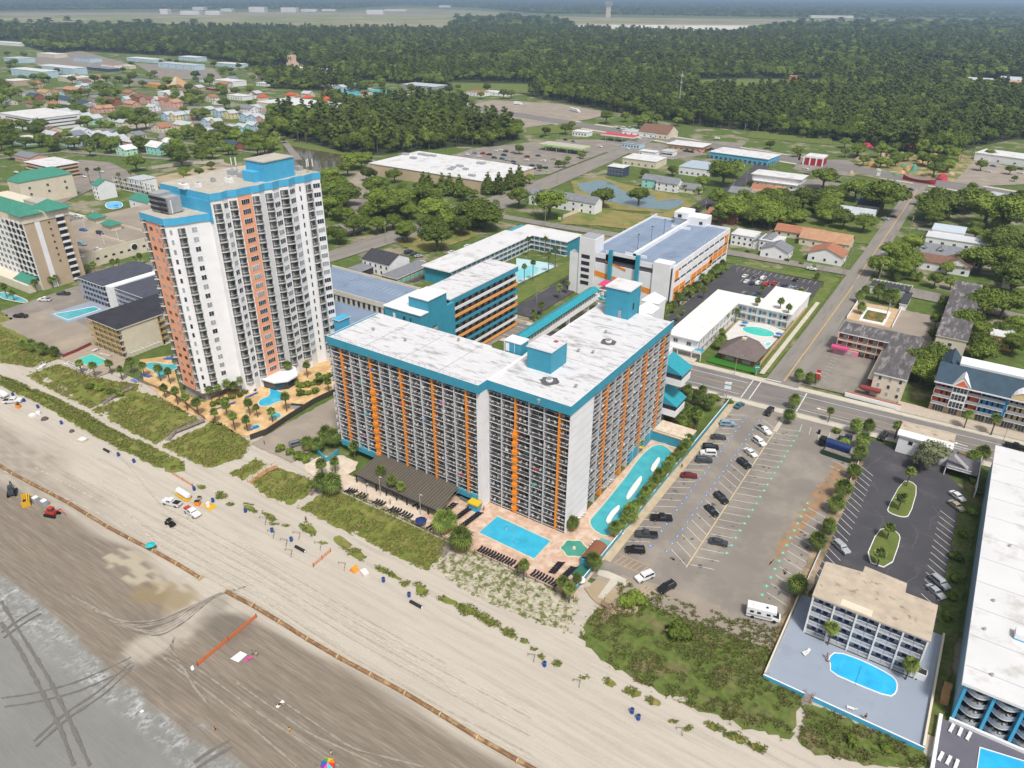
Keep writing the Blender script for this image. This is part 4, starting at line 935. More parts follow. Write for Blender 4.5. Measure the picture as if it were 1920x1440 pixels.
# empty pool enclosure and screened building
pc=bld('screened_shed','low black-roofed shed with white pergola frame by the side road','shed',-37.5,-21.6,360.5,369,3,white,roofdark,lp='the black-roofed shed')
b=MB()
for k in range(11):b.box(-38+k*1.7,-37.8+k*1.7,369.2,371.5,3.2,3.35,white)
b.box(-38,-20.8,371.4,371.6,3.2,3.4,white);b.build('pergola_frame',pc)
bld('shed_annex','narrow black-roofed annex beside the gravel court','shed',-22.4,-19.8,344,361,3,white,roofdark)
dp=thing('drained_pool','drained weedy pool with white rim inside a tan walled terrace','pool',-29.5,331)
b=MB();b.box(-39,-21.5,320,344,.38,.45,M('terrace_tan',(.50,.36,.22),.9,.15,.4),bottom=False);b.build('terrace',dp)
b=MB();b.box(-34.6,-24.6,321,338.2,.455,.75,whitew,bottom=False);b.build('rim',dp)
b=MB();b.box(-33.6,-25.6,323,335,.755,.78,M('rusty_weeds',(.26,.14,.05),.95,.3,.6,col2=(.09,.12,.03),thr=(.45,.55),mottle=.25),bottom=False);b.build('basin',dp)
b=MB();b.box(-39.3,-39,320,344,.4,1.6,whitew);b.box(-21.5,-21.2,320,344,.4,1.6,whitew);b.build('wall',dp);land('the drained pool',-29.5,322)
bld('yellow_house','yellow house with bright white flat roof among trees at the right','house',13,22,322.5,333,5.2,M('yellow_wall',(.62,.42,.12),.8,.06,.4),whiteroof,lp='the yellow house',wins=(('S',2,3,.9,1,1,2.4),))
# colourful shops-and-rooms block
cb=thing('colourful_apartment_block','navy-roofed block with orange, blue and cream balcony bays over shops','building',15,260)
land('the colourful shop block',12,252)
redo=M('coral_wall',(.66,.15,.06),.7,.06,.5);blu=M('bright_blue_wall',(.06,.32,.66),.7,.06,.5);tanw=M('shopfront_tan',(.48,.34,.22),.85,.1,.4);crm2=M('pale_yellow_wall',(.66,.50,.26),.8,.06,.5)
ZB=252.8;secs=((0,5,redo,'w'),(5,9.4,whitew,'tower'),(9.4,13,redo,'w'),(13,19.8,blu,'w'),(20.6,31,crm2,'w'),(31,42,redo,'w'))
b=MB();b.box(0,48,254,268,0,11.8,tanw,bottom=False)
for a,c,m_,k in secs:
    if k== 'w':b.box(a,c,253.95,254.0,3.4,11.8,m_,bottom=False)
b.box(19.8,20.6,252.8,254,3.4,11.8,blu);b.build('wall',cb)
b=MB();b.poly([(-.6,251.6,11.6),(48,251.6,11.6),(48,259.5,15.6),(-.6,259.5,15.6)],navyroof);b.box(-.6,48,251.5,251.7,11.3,11.7,white);b.poly([(-.6,259.5,15.6),(48,259.5,15.6),(48,268.5,12.2),(-.6,268.5,12.2)],navyroof);b.poly([(-.6,251.6,11.6),(-.6,259.5,15.6),(-.6,268.5,12.2)],navyroof);b.build('roof',cb)
b=MB();b.box(5,48,262.5,269,13,15.2,white);b.build('parapet_box',cb)
b=MB();b.gable(.2,4.8,264,276,12,2.6,navyroof,'y');b.box(.4,4.6,266,276,0,12,tanw);b.build('rear_wing',cb)
gr2=Many(cb,'balcony');wn=Many(cb,'window')
for a,c,m_,k in secs:
    for f in range(3):
        z=3.6+f*2.75
        if k== 'tower':
            t=MB();t.box(a,c,252.2,254,z-.2,z+2.55,whitew);gr2.add(t)
            for q in range(4):
                for r_ in range(2):wn.add(win1((a,252.2,1,0),.7+q*1,z+.3+r_*1.0,.8,.85,None,glass))
        else:
            t=MB();t.box(a,c,252.4,254,z-.2,z,white,top=concrete);t.box(a,c,252.4,252.46,z,z+.95,greyw);t.box(a,a+.12,252.4,254,z,z+2.55,white);gr2.add(t)
            n=int((c-a)/1.5)
            for q in range(n):
                if m_ is redo and ((q== 0 and a < 5) or (q== n-1 and a > 5)):continue
                wn.add(win1((a,253.95,1,0),.8+q*1.5,z+.3,.55,1.7,None,glass))
gr2.done();wn.done()
b=MB();b.prism([(4.4,11.2),(10,11.2),(7.2,15)],0,1,white) if False else None
for (cx,w_,cm) in ((7.2,2.9,redo),):
    b.poly([(cx-w_,251.9,11.4),(cx+w_,251.9,11.4),(cx,251.9,14.9)],white);b.poly([(cx-w_+.9,251.85,11.7),(cx+w_-.9,251.85,11.7),(cx,251.85,13.8)],cm)
    b.poly([(cx-w_-.2,251.7,11.3),(cx,251.7,15.1),(cx,257,15.1),(cx-w_-.2,257,11.3)],white);b.poly([(cx,251.7,15.1),(cx+w_+.2,251.7,11.3),(cx+w_+.2,257,11.3),(cx,257,15.1)],white)
b.build('gable',cb)
b=MB();arc=[(25.8-5.2*math.cos(t),11.4+3.2*math.sin(t)) for t in [math.pi*i/12 for i in range(13)]]
for i in range(12):(xa,za),(xb,zb)=arc[i],arc[i+1];b.poly([(xa,251.6,za),(xb,251.6,zb),(xb,257.5,zb),(xa,257.5,za)],white)
b.poly([(x,251.9,z) for x,z in arc][::-1],crm2);b.build('arched_gable',cb)
sf=Many(cb,'shop_window')
for a,c in ((1,4.2),(5.7,8.3),(9.6,12.4),(13.4,16),(16.4,19.4),(20.8,24),(24.5,28),(29,33),(34,38)):
    sf.add(win1((0,254,1,0),(a+c)/2,.6,c-a,2.1,white,glass))
sf.done()
for n,(x,y) in enumerate(()):pass
# tan-roofed office with stair by the boulevard
ab=bld('roadside_office','white two-storey office with peeling tan roof beside the boulevard','building',-5,8.6,219.4,228.3,6,whitew,tanroof,'flat',trim=white,ov=.5,lp='the peeling-roofed roadside office',wins=(('S',1,2,1.2,1.2,3.8,3),))
b=MB();b.box(-5.6,9.2,218.8,222.6,6.36,6.5,white);b.build('front_eave',ab)
b=MB();b.box(8.7,17,214,227,2.6,2.8,M('grey_stair_deck',(.16,.15,.17),.9,.1,.5));b.box(8.7,8.9,214,220,0,2.6,whitew);b.box(16.9,17.1,206,227,0,2.8,whitew);b.build('terrace_deck',ab)
b=MB()
for a in ((9,17,226.8,226.9),(9,15,213.9,214.0),(16.9,17,206,226.8)):b.box(*a,2.8,3.0,white);b.box(*a,3.6,3.75,white)
for k in range(18):b.box(9+k*.45,9.06+k*.45,226.8,226.9,2.8,3.7,white)
b.build('railing',ab)
b=MB()
for k in range(12):b.box(10+k*.35,10.35+k*.35,216,217.6,5.6-k*.26,5.75-k*.26,white);b.box(10+k*.35,10.35+k*.35,216,216.08,5.7-k*.26,6.6-k*.26,white)
b.build('stair',ab)
# motel with the sand-coloured roof and blue-grey pool deck
cc=thing('white_railed_motel','four-storey white railed motel with cracked sand-coloured roof above a pool deck','motel',1.5,138)
land('the sand-roofed motel',1,130)
b=MB();b.box(-9.6,12.1,132.2,142.0,0,10.8,M('pale_blue_wall',(.48,.54,.60),.8,.06,.4),bottom=False);b.box(-2.2,6,142,145,0,10.8,whitew,bottom=False);b.build('wall',cc)
b=MB();b.prism([(-9.9,130.2),(12.5,130.2),(12.5,141.8),(6.3,142),(6.2,145.2),(-2.4,145.9),(-2.4,143.6),(-10,142.6)],10.8,11.2,concrete,top=tanroof);b.box(-4.4,1.6,130.6,132.6,11.2,11.24,cream);b.build('roof',cc)
bl2=Many(cc,'balcony');dv=Many(cc,'dividing_wall');dm=Many(cc,'door');navy=M('navy_door',(.02,.05,.16),.5,0)
for f in range(4):
    z=.6+f*2.6
    for i in range(10):
        x=-9.6+i*2.17;mb=MB();mb.box(x,x+2.17,130.4,132.2,z-.16,z,white,top=bluedeck)
        mb.box(x+.05,x+2.12,130.4,130.46,z+.95,z+1.05,white);mb.box(x+.05,x+2.12,130.4,130.46,z+.1,z+.2,white)
        for k in range(9):mb.box(x+.15+k*.22,x+.21+k*.22,130.4,130.45,z+.2,z+.95,white)
        bl2.add(mb);dm.add(win1((x,132.2,1,0),.7 if i % 2 else 1.5,z+.05,.95,2.0,white,navy));dm.add(win1((x,132.2,1,0),1.6 if i % 2 else .6,z+.8,.7,1.1,None,glass))
for i in range(6):mb=MB();x=-9.6+i*4.34;mb.box(x-.16,x+.16,130.2,132.2,.3,10.8,white);dv.add(mb)
bl2.done();dm.done();dv.done()
dk=thing('pool_deck','blue-grey painted pool deck with pale walls in front of the sand-roofed motel','pool deck',1,125)
b=MB();b.prism([(-13.2,113.8),(15.5,114.2),(15.5,146),(12.6,146),(12.6,130),(-9.8,130),(-10,142),(-13,141.5)],.0,.55,sky_blue,top=bluedeck,bottom=False);b.build('deck',dk)
b=MB();b.box(-13.5,-13.2,114,141.5,0,1.5,cream);b.box(15.5,15.9,114,146,0,1.4,cream);b.box(-13.5,-5.2,113.4,113.7,0,1.3,sky_blue,top=white);b.box(-3.7,15.9,113.5,113.8,0,1.3,sky_blue,top=white);b.build('wall',dk)
# the long white-roofed hotel on the right edge
bg=thing('long_white_roof_hotel','long hotel with bright white roof, blue side wall and curved balconies','hotel',35,165)
land('the long white-roofed hotel',20,130)
lblue=M('pale_blue_side_wall',(.28,.40,.50),.7,.06,.2)
b=MB();b.box(19.3,62,125.6,219.4,0,10.2,lblue,bottom=False);b.box(19.4,62,125.5,125.6,0,10.2,greyw);b.build('wall',bg)
b=MB();b.box(18.6,62,123.2,220,10.2,10.8,white,top=whiteroof);b.build('roof',bg)
for x,y in ((26,140.5),(29.4,142)):b=MB();b.box(x,x+2.5,y,y+2.1,10.8,12.4,whitew);b.box(x,x+2.5,y-.05,y,10.8,11.1,sky_blue);b.build('roof_unit',bg)
for x,y in ((22,150),(34,160),(24,172),(40,185),(30,196),(21,140),(23,128),(45,150),(28,180),(36,140)):b=MB();b.tube((x,y,10.8),(x,y,11.3),.35,.3,8,metal);b.build('roof_vent',bg)
b=MB()
for y in range(128,218,9):b.box(18.8,61.8,y,y+.12,10.8,10.83,greyw)
b.build('roof_seam',bg)
bb=Many(bg,'balcony');pp=Many(bg,'blue_column')
for f in range(4):
    z=.9+f*2.45
    for i in range(7):
        x0_=19.5+i*4.6;mb=MB();n=8;arc=[(x0_+4.6*k/n,125.5-.4-1.5*math.sin(math.pi*k/n)) for k in range(n+1)]
        mb.prism([(x0_,125.5)]+arc+[(x0_+4.6,125.5)],z-.2,z,whitew,top=concrete)
        for k in range(n):(xa,ya),(xb,yb)=arc[k],arc[k+1];mb.poly([(xa,ya,z),(xb,yb,z),(xb,yb,z+.95),(xa,ya,z+.95)],M('pale_grey_balustrade',(.33,.36,.40),.6,.05,1));mb.poly([(xa,ya+.03,z+.95),(xa,ya+.03,z),(xb,yb+.03,z),(xb,yb+.03,z+.95)],greyw)
        mb.box(x0_+.4,x0_+4.2,125.42,125.52,z+.05,z+2.1,dark);bb.add(mb)
        for q in range(2):CHAIRS.append((x0_+1.5+q*1.6,124.7,z+.0,random.uniform(2.6,3.6),('left','right')[q],'long white-roofed hotel',3-f,i))
for i in range(8):mb=MB();x=19.5+i*4.6;mb.box(x-.25,x+.25,123.7,125.5,0,10.2,sky_blue);pp.add(mb)
bb.done();pp.done()
b=MB();b.box(17.9,62,105,123.1,0,.5,whitew,top=M('dark_grey_terrace',(.12,.12,.15),.85,.08,.3));tag(b.build('terrace'),'dark grey pool terrace in front of the long white-roofed hotel','terrace')
b=MB();b.box(17.2,17.8,104,123,0,1.6,whitew);b.box(19,62,123.1,123.6,.5,1.2,whitew);tag(b.build('boundary_wall'),'pale boundary wall between the two pool terraces','wall')
# ================================================================= THE LEFT-HAND HOTELS
tanst=M('tan_stucco',(.46,.36,.26),.85,.06,.2);bluewall=M('blue_grey_wall',(.33,.38,.50),.8,.08,.3);yelw=M('mustard_wall',(.46,.30,.08),.8,.1,.6)
charc=M('charcoal_roof',(.07,.075,.10),.9,.15,.3);blk=M('black_membrane_roof',(.035,.035,.045),.85,.2,.3)
tt=thing('green_roofed_tower','tan hotel tower with green hipped roofs and round windows at the left edge','tower block',-380,155)
land('the green-roofed tan tower',-358,148)
b=MB();b.box(-410,-356,146,166,0,31,tanst,bottom=False);b.box(-411,-355.7,145.7,166.3,31,34.5,cream);b.box(-355.95,-355.8,150.5,152.7,0,31,whitew);b.box(-410,-356,145.85,145.95,0,31,whitew);b.build('wall',tt)
b=MB();b.hip(-366,-355.5,145.5,154,34.7,3.5,greenroof,.8);b.hip(-368,-355,156.5,167,34.7,3.5,greenroof,.8);b.hip(-412,-367,146,158,34.7,3.5,greenroof,.5);b.build('roof',tt)
b=MB();b.box(-380,-366,159,166,34.6,36,concrete);b.build('roof_plant',tt)
bb=Many(tt,'balcony');wn=Many(tt,'window');pt=Many(tt,'porthole')
for k in range(11):
    z=1.2+k*3.0;fr=(-356,146,0,1.0)
    m=MB(fr);m.box(13.8,17.4,-.9,.0,z-.15,z,white);m.box(13.8,17.4,-.9,-.84,z,z+.9,whitew);m.box(13.9,17.3,-.28,-.24,z+.1,z+2.3,dark);bb.add(m)
    if k > 2:m=MB();m.tube((-355.9,156.6,z+1.3),(-355.75,156.6,z+1.3),.42,.42,10,dark);pt.add(m)
    fr=(-410,146,1.0,0)
    for i in range(13):
        s=1.8+i*4.15
        if i > 8:
            m=MB(fr);m.box(s-1.4,s+1.4,-1.1,-.1,z-.15,z,whitew,top=concrete);m.box(s-1.4,s+1.4,-1.1,-1.04,z,z+.9,whitew);m.box(s-1.2,s+1.2,-.28,-.2,z+.1,z+2.3,dark);bb.add(m)
        else:wn.add(win1(fr,s,z+.6,2.2,1.6,white,glass,out=.15))
bb.done();wn.done();pt.done()
b=MB();b.poly([(-372,141,4),(-357,141,4),(-357,145.8,6.2),(-372,145.8,6.2)],greenroof);b.box(-410,-357,140,145.8,0,3.8,cream);b.build('entrance_awning',tt)
kd=thing('arched_parking_deck','tan parking deck with arched side openings and a round porthole behind the tan tower','parking deck',-400,210)
b=MB();b.box(-436,-369,172,252,0,6.6,cream,top=asphl,bottom=False);b.box(-436,-369.3,172,172.3,6.6,7.6,cream);b.box(-369.3,-369,172,252,6.61,7.7,cream);b.box(-392,-369.4,196,196.4,6.6,8,cream);b.box(-410,-380,214,214.4,6.6,7.8,cream);b.build('deck_level',kd)
ao=Many(kd,'arched_opening')
for k in range(12):ao.add(win1((-369,172,0,1),8+k*4.2,3.0,1.6,1.0,None,dark))
m=MB();m.tube((-369.05,200,4.4),(-368.85,200,4.4),2,2,20,white);m.tube((-368.84,200,4.4),(-368.8,200,4.4),1.6,1.6,20,dark);ao.add(m);ao.done()
for px_,py_ in ((180,405),(208,418)):
    x,y=W(px_,py_,10);b=bld('deck_kiosk','x','kiosk',x-4,x+4,y-3,y+3,9.6,cream,greenroof,'hip',2.2,z0=6.62,ov=.9,group='green roofed kiosks on the parking deck')
    b['label']=('left' if px_== 180 else 'right')+' green-roofed kiosk on the arched tan parking deck'
bh=thing('blue_grey_motel','five-storey blue-grey motel in two wings with flat charcoal roofs','motel',-305,160)
land('the blue-grey motel',-300,151)
b=MB();b.box(-330,-309.8,151.5,176,0,10,bluewall,bottom=False);b.box(-309.8,-305.8,151,176,0,10.4,whitew);b.box(-305.8,-270,154,174,0,9.6,bluewall,bottom=False);b.build('wall',bh)
b=MB();b.box(-330.5,-309.9,150,178,10,10.35,white,top=charc);b.box(-305.7,-268,152.4,175,9.6,9.95,white,top=charc);b.build('roof',bh)
gallery(bh,'S',-330,-309.9,151.5,176,4,2.5,8,slab=bluewall,rail=bluewall,postm=bluewall,door=dark);gallery(bh,'S',-305.7,-270,154,174,4,2.4,10,slab=bluewall,rail=bluewall,postm=bluewall,door=dark)
b=MB();b.box(-324,-308,131.5,150,0,.5,sky_blue,top=bluedeck);b.build('pool_terrace',bh)
ym=thing('mustard_motel','five-storey mustard balconied motel with black roof left of the white tower','motel',-267,135)
land('the mustard motel',-262,125)
b=MB();b.box(-277.6,-257,126.8,156,0,12,cream,bottom=False);b.build('wall',ym)
b=MB();b.box(-278,-256.6,125,156.4,12,12.4,cream,top=blk);b.build('roof',ym)
gallery(ym,'S',-277.6,-257.2,126.8,156,5,2.4,6,slab=yelw,rail=yelw,postm=M('mustard_trim',(.60,.42,.14),.8,.05,1),door=dark,back=yelw)
gallery(ym,'E',-277.6,-257,141,156,5,2.4,5,depth=.9,slab=yelw,rail=yelw,postm=yelw,door=dark)
b=MB()
for k in range(8):b.box(-256.8,-255.2,127+k*1.7,127.15+k*1.7,2.5,2.6,white)
b.box(-255.3,-255.1,127,140,2.45,2.6,white);b.build('pergola',ym)
# ================================================================= TOWN BUILDINGS (front eave given by its two ends in the photo at height h)
def BP(name,label,cat,p0,p1,depth,h,wall,roof,style='flat',rh=2.5,axis='x',wins=(),group=None,rz=0,lp=None,desc=None,**k):
    a,c=W(*p0,h),W(*p1,h);wd=math.hypot(c[0]-a[0],c[1]-a[1]) if rz else abs(c[0]-a[0]);y=(a[1]+c[1])/2;xc=(a[0]+c[0])/2
    if rz:yc=y+depth/2*math.cos(rz);xc=xc-depth/2*math.sin(rz)
    else:yc=y+depth/2
    r=bld(name,label or 'x',cat,xc-wd/2,xc+wd/2,yc-depth/2,yc+depth/2,h,wall,roof,style,rh,axis,wins,group=group,**k)
    r.rotation_euler.z=rz
    if lp:land(lp,xc,y)
    if desc:auto(r,desc,xc,y)
    FOOT.append((xc,yc,wd/2+2,depth/2+2))
    return r
FOOT=[]
def bigs():
    r8=random.Random(3)
    for a,c,dp_,h in (((100,143),(150,146),26,7),((230,150),(280,153),22,6),((395,150),(440,153),24,7),((0,108),(40,110),30,8),((60,100),(110,102),26,7),((130,108),(175,110),24,7),((400,118),(450,121),22,6),((210,225),(250,229),18,6),((20,238+20),(50,262),14,5),((290,172),(325,174),18,6),((575,152),(620,156),20,5),((1240,283),(1262,285),10,4),((1165,268),(1200,271),12,4),((640,190),(670,192),14,5),((330,106),(372,108),24,7),((0,150),(30,152),24,7),((425,178),(455,181),16,5)):
        wl=r8.choice((whitew,cream,PW['tan'],PW['blue']));rf=r8.choice((whiteroof,whiteroof,greyroofl,greyroof))
        BP('low_block',None,'building',a,c,dp_,h,wl,rf,wins=(('S',1 if h < 7 else 2,6,1.6,1.4,1.2,3.1),),desc={'white_membrane_roof':'long low block with white flat roof','pale_grey_roof':'long low block with pale roof','grey_shingle_roof':'long low block with grey roof'}[rf.name],group='long low flat-roofed blocks of the town')
PW={'blue':M('pastel_blue_wall',(.42,.56,.66),.8,.05,.5),'aqua':M('pastel_aqua_wall',(.30,.62,.58),.8,.05,.5),'mint':M('pastel_mint_wall',(.40,.68,.50),.8,.05,.5),'yellow':M('pastel_yellow_wall',(.68,.58,.34),.8,.05,.5),'pink':M('pastel_pink_wall',(.62,.36,.30),.8,.05,.5),'white':whitew,'cream':cream,'navy':M('navy_wall',(.05,.07,.13),.8,.1,.5),'brick':M('brick_wall',(.30,.11,.07),.9,.12,1),'tan':tanst}
RF={'grey':greyroofl,'slate':greyroof,'navy':navyroof,'brown':brownroof,'terracotta':terracotta,'orange':terr2,'white':whiteroof,'green':greenroof}
bigs()
wS=(('S',2,3,1.0,1.2,.9,2.7),);wE=(('S',2,3,1.0,1.2,.9,2.7),('E',2,2,1.0,1.2,.9,2.7))
HOUSES=[  # eave centre px,py, width, depth, height, wall, roof, axis
 (307,215,12,10,6,'blue','grey','y'),(322,216,11,10,6,'yellow','grey','y'),(334,214,11,10,6,'aqua','grey','y'),(347,213,11,10,6,'pink','grey','y'),(360,212,11,10,6,'blue','grey','y'),
 (338,234,24,11,5.5,'yellow','grey','x'),(383,205,13,10,6,'yellow','grey','y'),(403,208,12,10,6,'blue','grey','y'),(425,212,13,10,6,'yellow','grey','y'),(383,226,11,9,6,'blue','grey','y'),(398,227,9,9,6,'yellow','grey','y'),
 (455,217,14,10,6,'blue','grey','y'),(472,219,14,10,6,'blue','grey','y'),(487,222,12,10,6,'pink','grey','y'),(501,221,11,10,6,'blue','grey','y'),(430,240,13,10,5.5,'blue','grey','x'),(448,238,13,10,5.5,'aqua','grey','x'),(467,234,13,10,5.5,'blue','grey','x'),(386,246,12,10,4,'blue','grey','x'),
 (107,210,15,12,6,'cream','grey','y'),(127,215,15,12,6,'cream','grey','y'),(147,219,14,12,6,'mint','grey','y'),(165,222,14,12,6,'mint','grey','y'),
 (117,187,22,12,7,'white','navy','x'),(150,194,22,12,7,'white','navy','x'),(199,188,24,12,6,'brick','brown','x'),(176,203,14,10,5,'pink','orange','y'),(192,202,14,10,5,'pink','orange','y'),
 (130,168,34,12,5,'brick','orange','x'),(77,173,26,12,4,'cream','orange','x'),(56,180,20,12,5,'brick','navy','x'),(250,182,17,12,6,'brick','brown','y'),(268,185,17,12,6,'pink','brown','y'),(240,194,18,10,4,'pink','orange','x'),(289,187,13,12,6,'white','grey','y'),(304,190,14,12,6,'pink','brown','y'),(318,192,14,12,6,'pink','orange','y'),(280,200,14,9,5,'white','grey','x'),
 (118,263,13,9,5,'blue','grey','y'),(133,263,13,9,5,'blue','grey','y'),(148,261,10,9,5,'blue','grey','y'),(168,252,13,10,5,'blue','grey','y'),(184,254,13,10,5,'cream','grey','y'),(199,257,13,10,5,'blue','grey','y'),(213,260,11,10,5,'blue','grey','y'),(236,265,20,10,5,'pink','grey','x'),
 (225,280,14,11,5,'mint','white','y'),(283,275,17,13,6.5,'aqua','white','x'),(310,267,13,11,5.5,'white','white','x'),(426,272,18,11,4,'brick','navy','x'),
 (1221,337,14,10,6,'aqua','slate','x'),(1250,343,16,11,6,'white','slate','x'),(1286,353,18,10,3.2,'cream','slate','x'),
 (1385,362,14,11,4,'cream','slate','x'),(1403,364,14,11,4,'cream','orange','x'),(1422,370,10,11,4,'white','slate','x'),(1428,356,15,10,3.5,'cream','terracotta','x'),(1448,358,15,10,3.5,'cream','orange','x'),
 (1342,402,11,10,3.5,'pink','terracotta','x'),(1362,410,10,8,3,'brick','terracotta','x'),
 (1452,470,14,11,4.5,'white','slate','y'),(1548,478,17,13,4.5,'white','terracotta','y'),(1497,437,26,10,3.5,'cream','terracotta','x'),(1545,452,26,14,4,'cream','orange','x'),(1437,455,14,11,4.5,'white','slate','y'),
 (1601,402,22,12,3.5,'white','grey','x'),(1630,385,14,11,4,'cream','navy','x'),(1765,494,26,10,4.5,'white','brown','x'),(1795,497,12,12,5,'white','brown','y'),(1910,457,14,10,3.5,'aqua','slate','x'),(1915,530,14,10,4,'cream','slate','x'),
 (1745,120,30,22,6,'white','grey','x'),(1770,123,34,22,6,'blue','grey','x'),(1795,122,34,22,6,'white','grey','x'),(1820,126,30,22,6,'white','grey','x'),(1835,155,34,24,6,'white','grey','x'),(1862,160,44,26,6,'cream','orange','x'),(1905,162,44,26,6,'cream','orange','x'),(1895,152,30,22,6,'white','grey','x')]
r9=random.Random(5)
for zone,n_ in (([(0,140),(300,150),(480,160),(470,195),(300,205),(0,205)],34),([(0,215),(230,215),(300,235),(300,262),(200,262),(0,250)],14),([(500,150),(690,165),(680,185),(500,170)],8)):
    xs_=[p[0] for p in zone];ys_=[p[1] for p in zone];c_n=0
    for t in range(400):
        if c_n >= n_:break
        a_,b_q=r9.uniform(min(xs_),max(xs_)),r9.uniform(min(ys_),max(ys_));xw,yw=W(a_,b_q)
        if any((xw-W(q[0],q[1],q[4])[0])**2+(yw-W(q[0],q[1],q[4])[1])**2 < 380 for q in HOUSES):continue
        HOUSES.append((a_,b_q,r9.uniform(11,22),r9.uniform(9,13),r9.choice((3.5,5,6)),r9.choice(('white','cream','tan','cream','brick','blue')),r9.choice(('slate','brown','grey','slate','terracotta')),r9.choice('xy')));c_n+= 1
for px_,py_,wd,dp_,h,wl,rf,ax in HOUSES:
    x,y=W(px_,py_,h)
    ws=(('S',2 if h > 4.5 else 1,max(2,int(wd/5)),1.1,1.3,.9 if h > 4.5 else 1.2,2.7),('E' if x < 0 else 'W',2 if h > 4.5 else 1,2,1.1,1.3,.9 if h > 4.5 else 1.2,2.7)) if y < 900 else ()
    r=bld('house','x','house',x-wd/2,x+wd/2,y,y+dp_,h,PW[wl],RF[rf],'gable',min(wd,dp_)*.26,ax,ws,group=f'{wl} walled houses in the town behind',ov=.5,frame=white)
    auto(r,f'{wl} walled {"house" if h > 4.5 else "bungalow"} with {rf} roof',x,y);FOOT.append((x,y+dp_/2,wd/2+2,dp_/2+2))
BP('office_block','white office block with dark ribbon windows and stepped roof at the left edge','office',(-30,215),(94,220),45,12,whitew,whiteroof,lp='the white office block',wins=(('S',3,1,48,1.0,2.6,3.2),('E',3,1,36,1.0,2.6,3.2)),frame=None)
BP('brown_roofed_terrace','long terrace of cream flats under a brown roof below the white office block','terrace',(28,253),(135,236),14,5,cream,brownroof,'gable',2.5,wins=(('S',1,12,1.2,1.4,1,3),))
BP('brown_roofed_terrace','shorter brown roofed terrace in front of the longer one','terrace',(80,262),(172,248),13,5,cream,brownroof,'gable',2.5,wins=(('S',1,12,1.2,1.4,1,3),))
BP('long_grey_motel','low motel with long grey roof and pink end wall at the left edge','motel',(0,294),(80,293),14,4.5,PW['pink'],greyroof,'gable',1.8,wins=(('S',1,9,1.4,1.4,1,3),))
r=BP('four_storey_motel','square tan motel with four open galleries and flat white roof','motel',(52,303),(90,314),20,10.5,M('gallery_brown',(.20,.14,.09),.8,.1,.5),whiteroof,ov=1.2,lp='the square tan gallery motel')
x0_,y0_=r.location.x,r.location.y
a,c=W(52,303,10.5),W(90,314,10.5);wd=abs(c[0]-a[0])/2
b=MB()
for k in range(4):b.box(x0_-wd-1.1,x0_+wd+1.1,y0_-11.1,y0_-10,.4+k*2.6,1.4+k*2.6,tanst);b.box(x0_+wd+.05,x0_+wd+1.15,y0_-9.9,y0_+10,.4+k*2.6,1.4+k*2.6,tanst)
b.build('gallery_band',r)
BP('green_roofed_annex','cream annex with broad green hipped roof beside the tan tower','building',(-30,345),(75,336),34,15,cream,greenroof,'hip',5,wins=(('E',2,3,1.5,1.6,6,4),))
wm=BP('white_lodge','white three-storey lodge end with green roof and pool','lodge',(157,349),(196,346),12,9.5,whitew,greenroof,'gable',3,wins=(('S',3,2,1.2,1.3,1,2.9),),lp='the green roofed white lodge')
wl_=BP('white_gallery_wing','long white gallery wing with pale roof behind the white lodge','lodge',(198,342),(302,331),12,8.5,whitew,greyroofl,'flat',rz=0)
gallery(wl_,'S',wl_.location.x-24,wl_.location.x+24,wl_.location.y-6.1,wl_.location.y+6,3,2.7,8)
BP('white_lodge','small white gabled lodge in front of the long gallery wing','lodge',(242,372),(275,381),12,7.5,whitew,greenroof,'gable',2.5,wins=(('S',2,2,1,1.2,1.2,2.9),))
BP('supermarket','big supermarket with flat white roof and tan ribbed walls','supermarket',(706,303),(904,346),58,8.5,M('tan_block_wall',(.50,.40,.28),.85,.06,.15),whiteroof,ov=.4,lp='the white-roofed supermarket')
for px_,py_ in ((775,297),(790,290),(801,292),(812,293),(760,290),(850,315),(862,312),(873,318),(902,307),(885,330),(845,318)):
    x,y=W(px_,py_,9);s=random.uniform(1.2,2.4);b=MB();b.box(x-s*1.4,x+s*1.4,y-s*.8,y+s*.8,8.86,10.2,greyw);auto(tag(b.build('rooftop_unit'),'x','rooftop unit','units on the supermarket roof'),'grey rooftop machine on the white supermarket roof',x,y)
th_=BP('townhouse_row','row of four joined townhouses with slate and navy roofs by the pond','townhouses',(998,360),(1110,385),10,7,whitew,greyroof,'gable',3,wins=(('S',1,8,1.3,1.3,4.3,3),('S',1,8,1.2,1.6,.6,3)),lp='the townhouse row')
BP('bar_house','white two-storey house with sweeping black roof and veranda','house',(680,484),(728,497),15,6.5,whitew,roofdark,'gable',3.2,'x',wins=(('S',2,5,1,1.5,.8,2.9),),lp='the black-roofed veranda house')
BP('bar_annex','low grey-roofed annex beside the black-roofed veranda house','building',(648,505),(682,508),10,3.2,roofdark,greyroof,'hip',1.5)
bb_=BP('wooden_shop','small brown wooden shop with grey roof and turquoise window panels','shop',(715,517),(745,523),26,4,M('brown_timber_wall',(.30,.19,.10),.85,.1,.5),greyroof,'flat',wins=(('E',1,8,2.3,1.7,1.2,3),),g=M('turquoise_panel',(.05,.45,.42),.6,.05,1),lp='the brown wooden shop')
BP('red_cornered_store','long cream store with white roof and red corner turrets','store',(489,190),(600,207),50,7,cream,whiteroof,lp='the red-cornered store')
for px_,py_ in ((493,182),(545,178),(577,183),(605,193),(613,186)):
    x,y=W(px_,py_,8);b=MB();b.hip(x-5,x+5,y-5,y+5,8.5,3,M('red_turret_roof',(.55,.08,.03),.7,.05,.5));b.box(x-4.8,x+4.8,y-4.8,y+4.8,0,8.28,cream);auto(tag(b.build('turret'),'x','turret','red roofed turrets of the store'),'red-roofed cream turret',x,y)
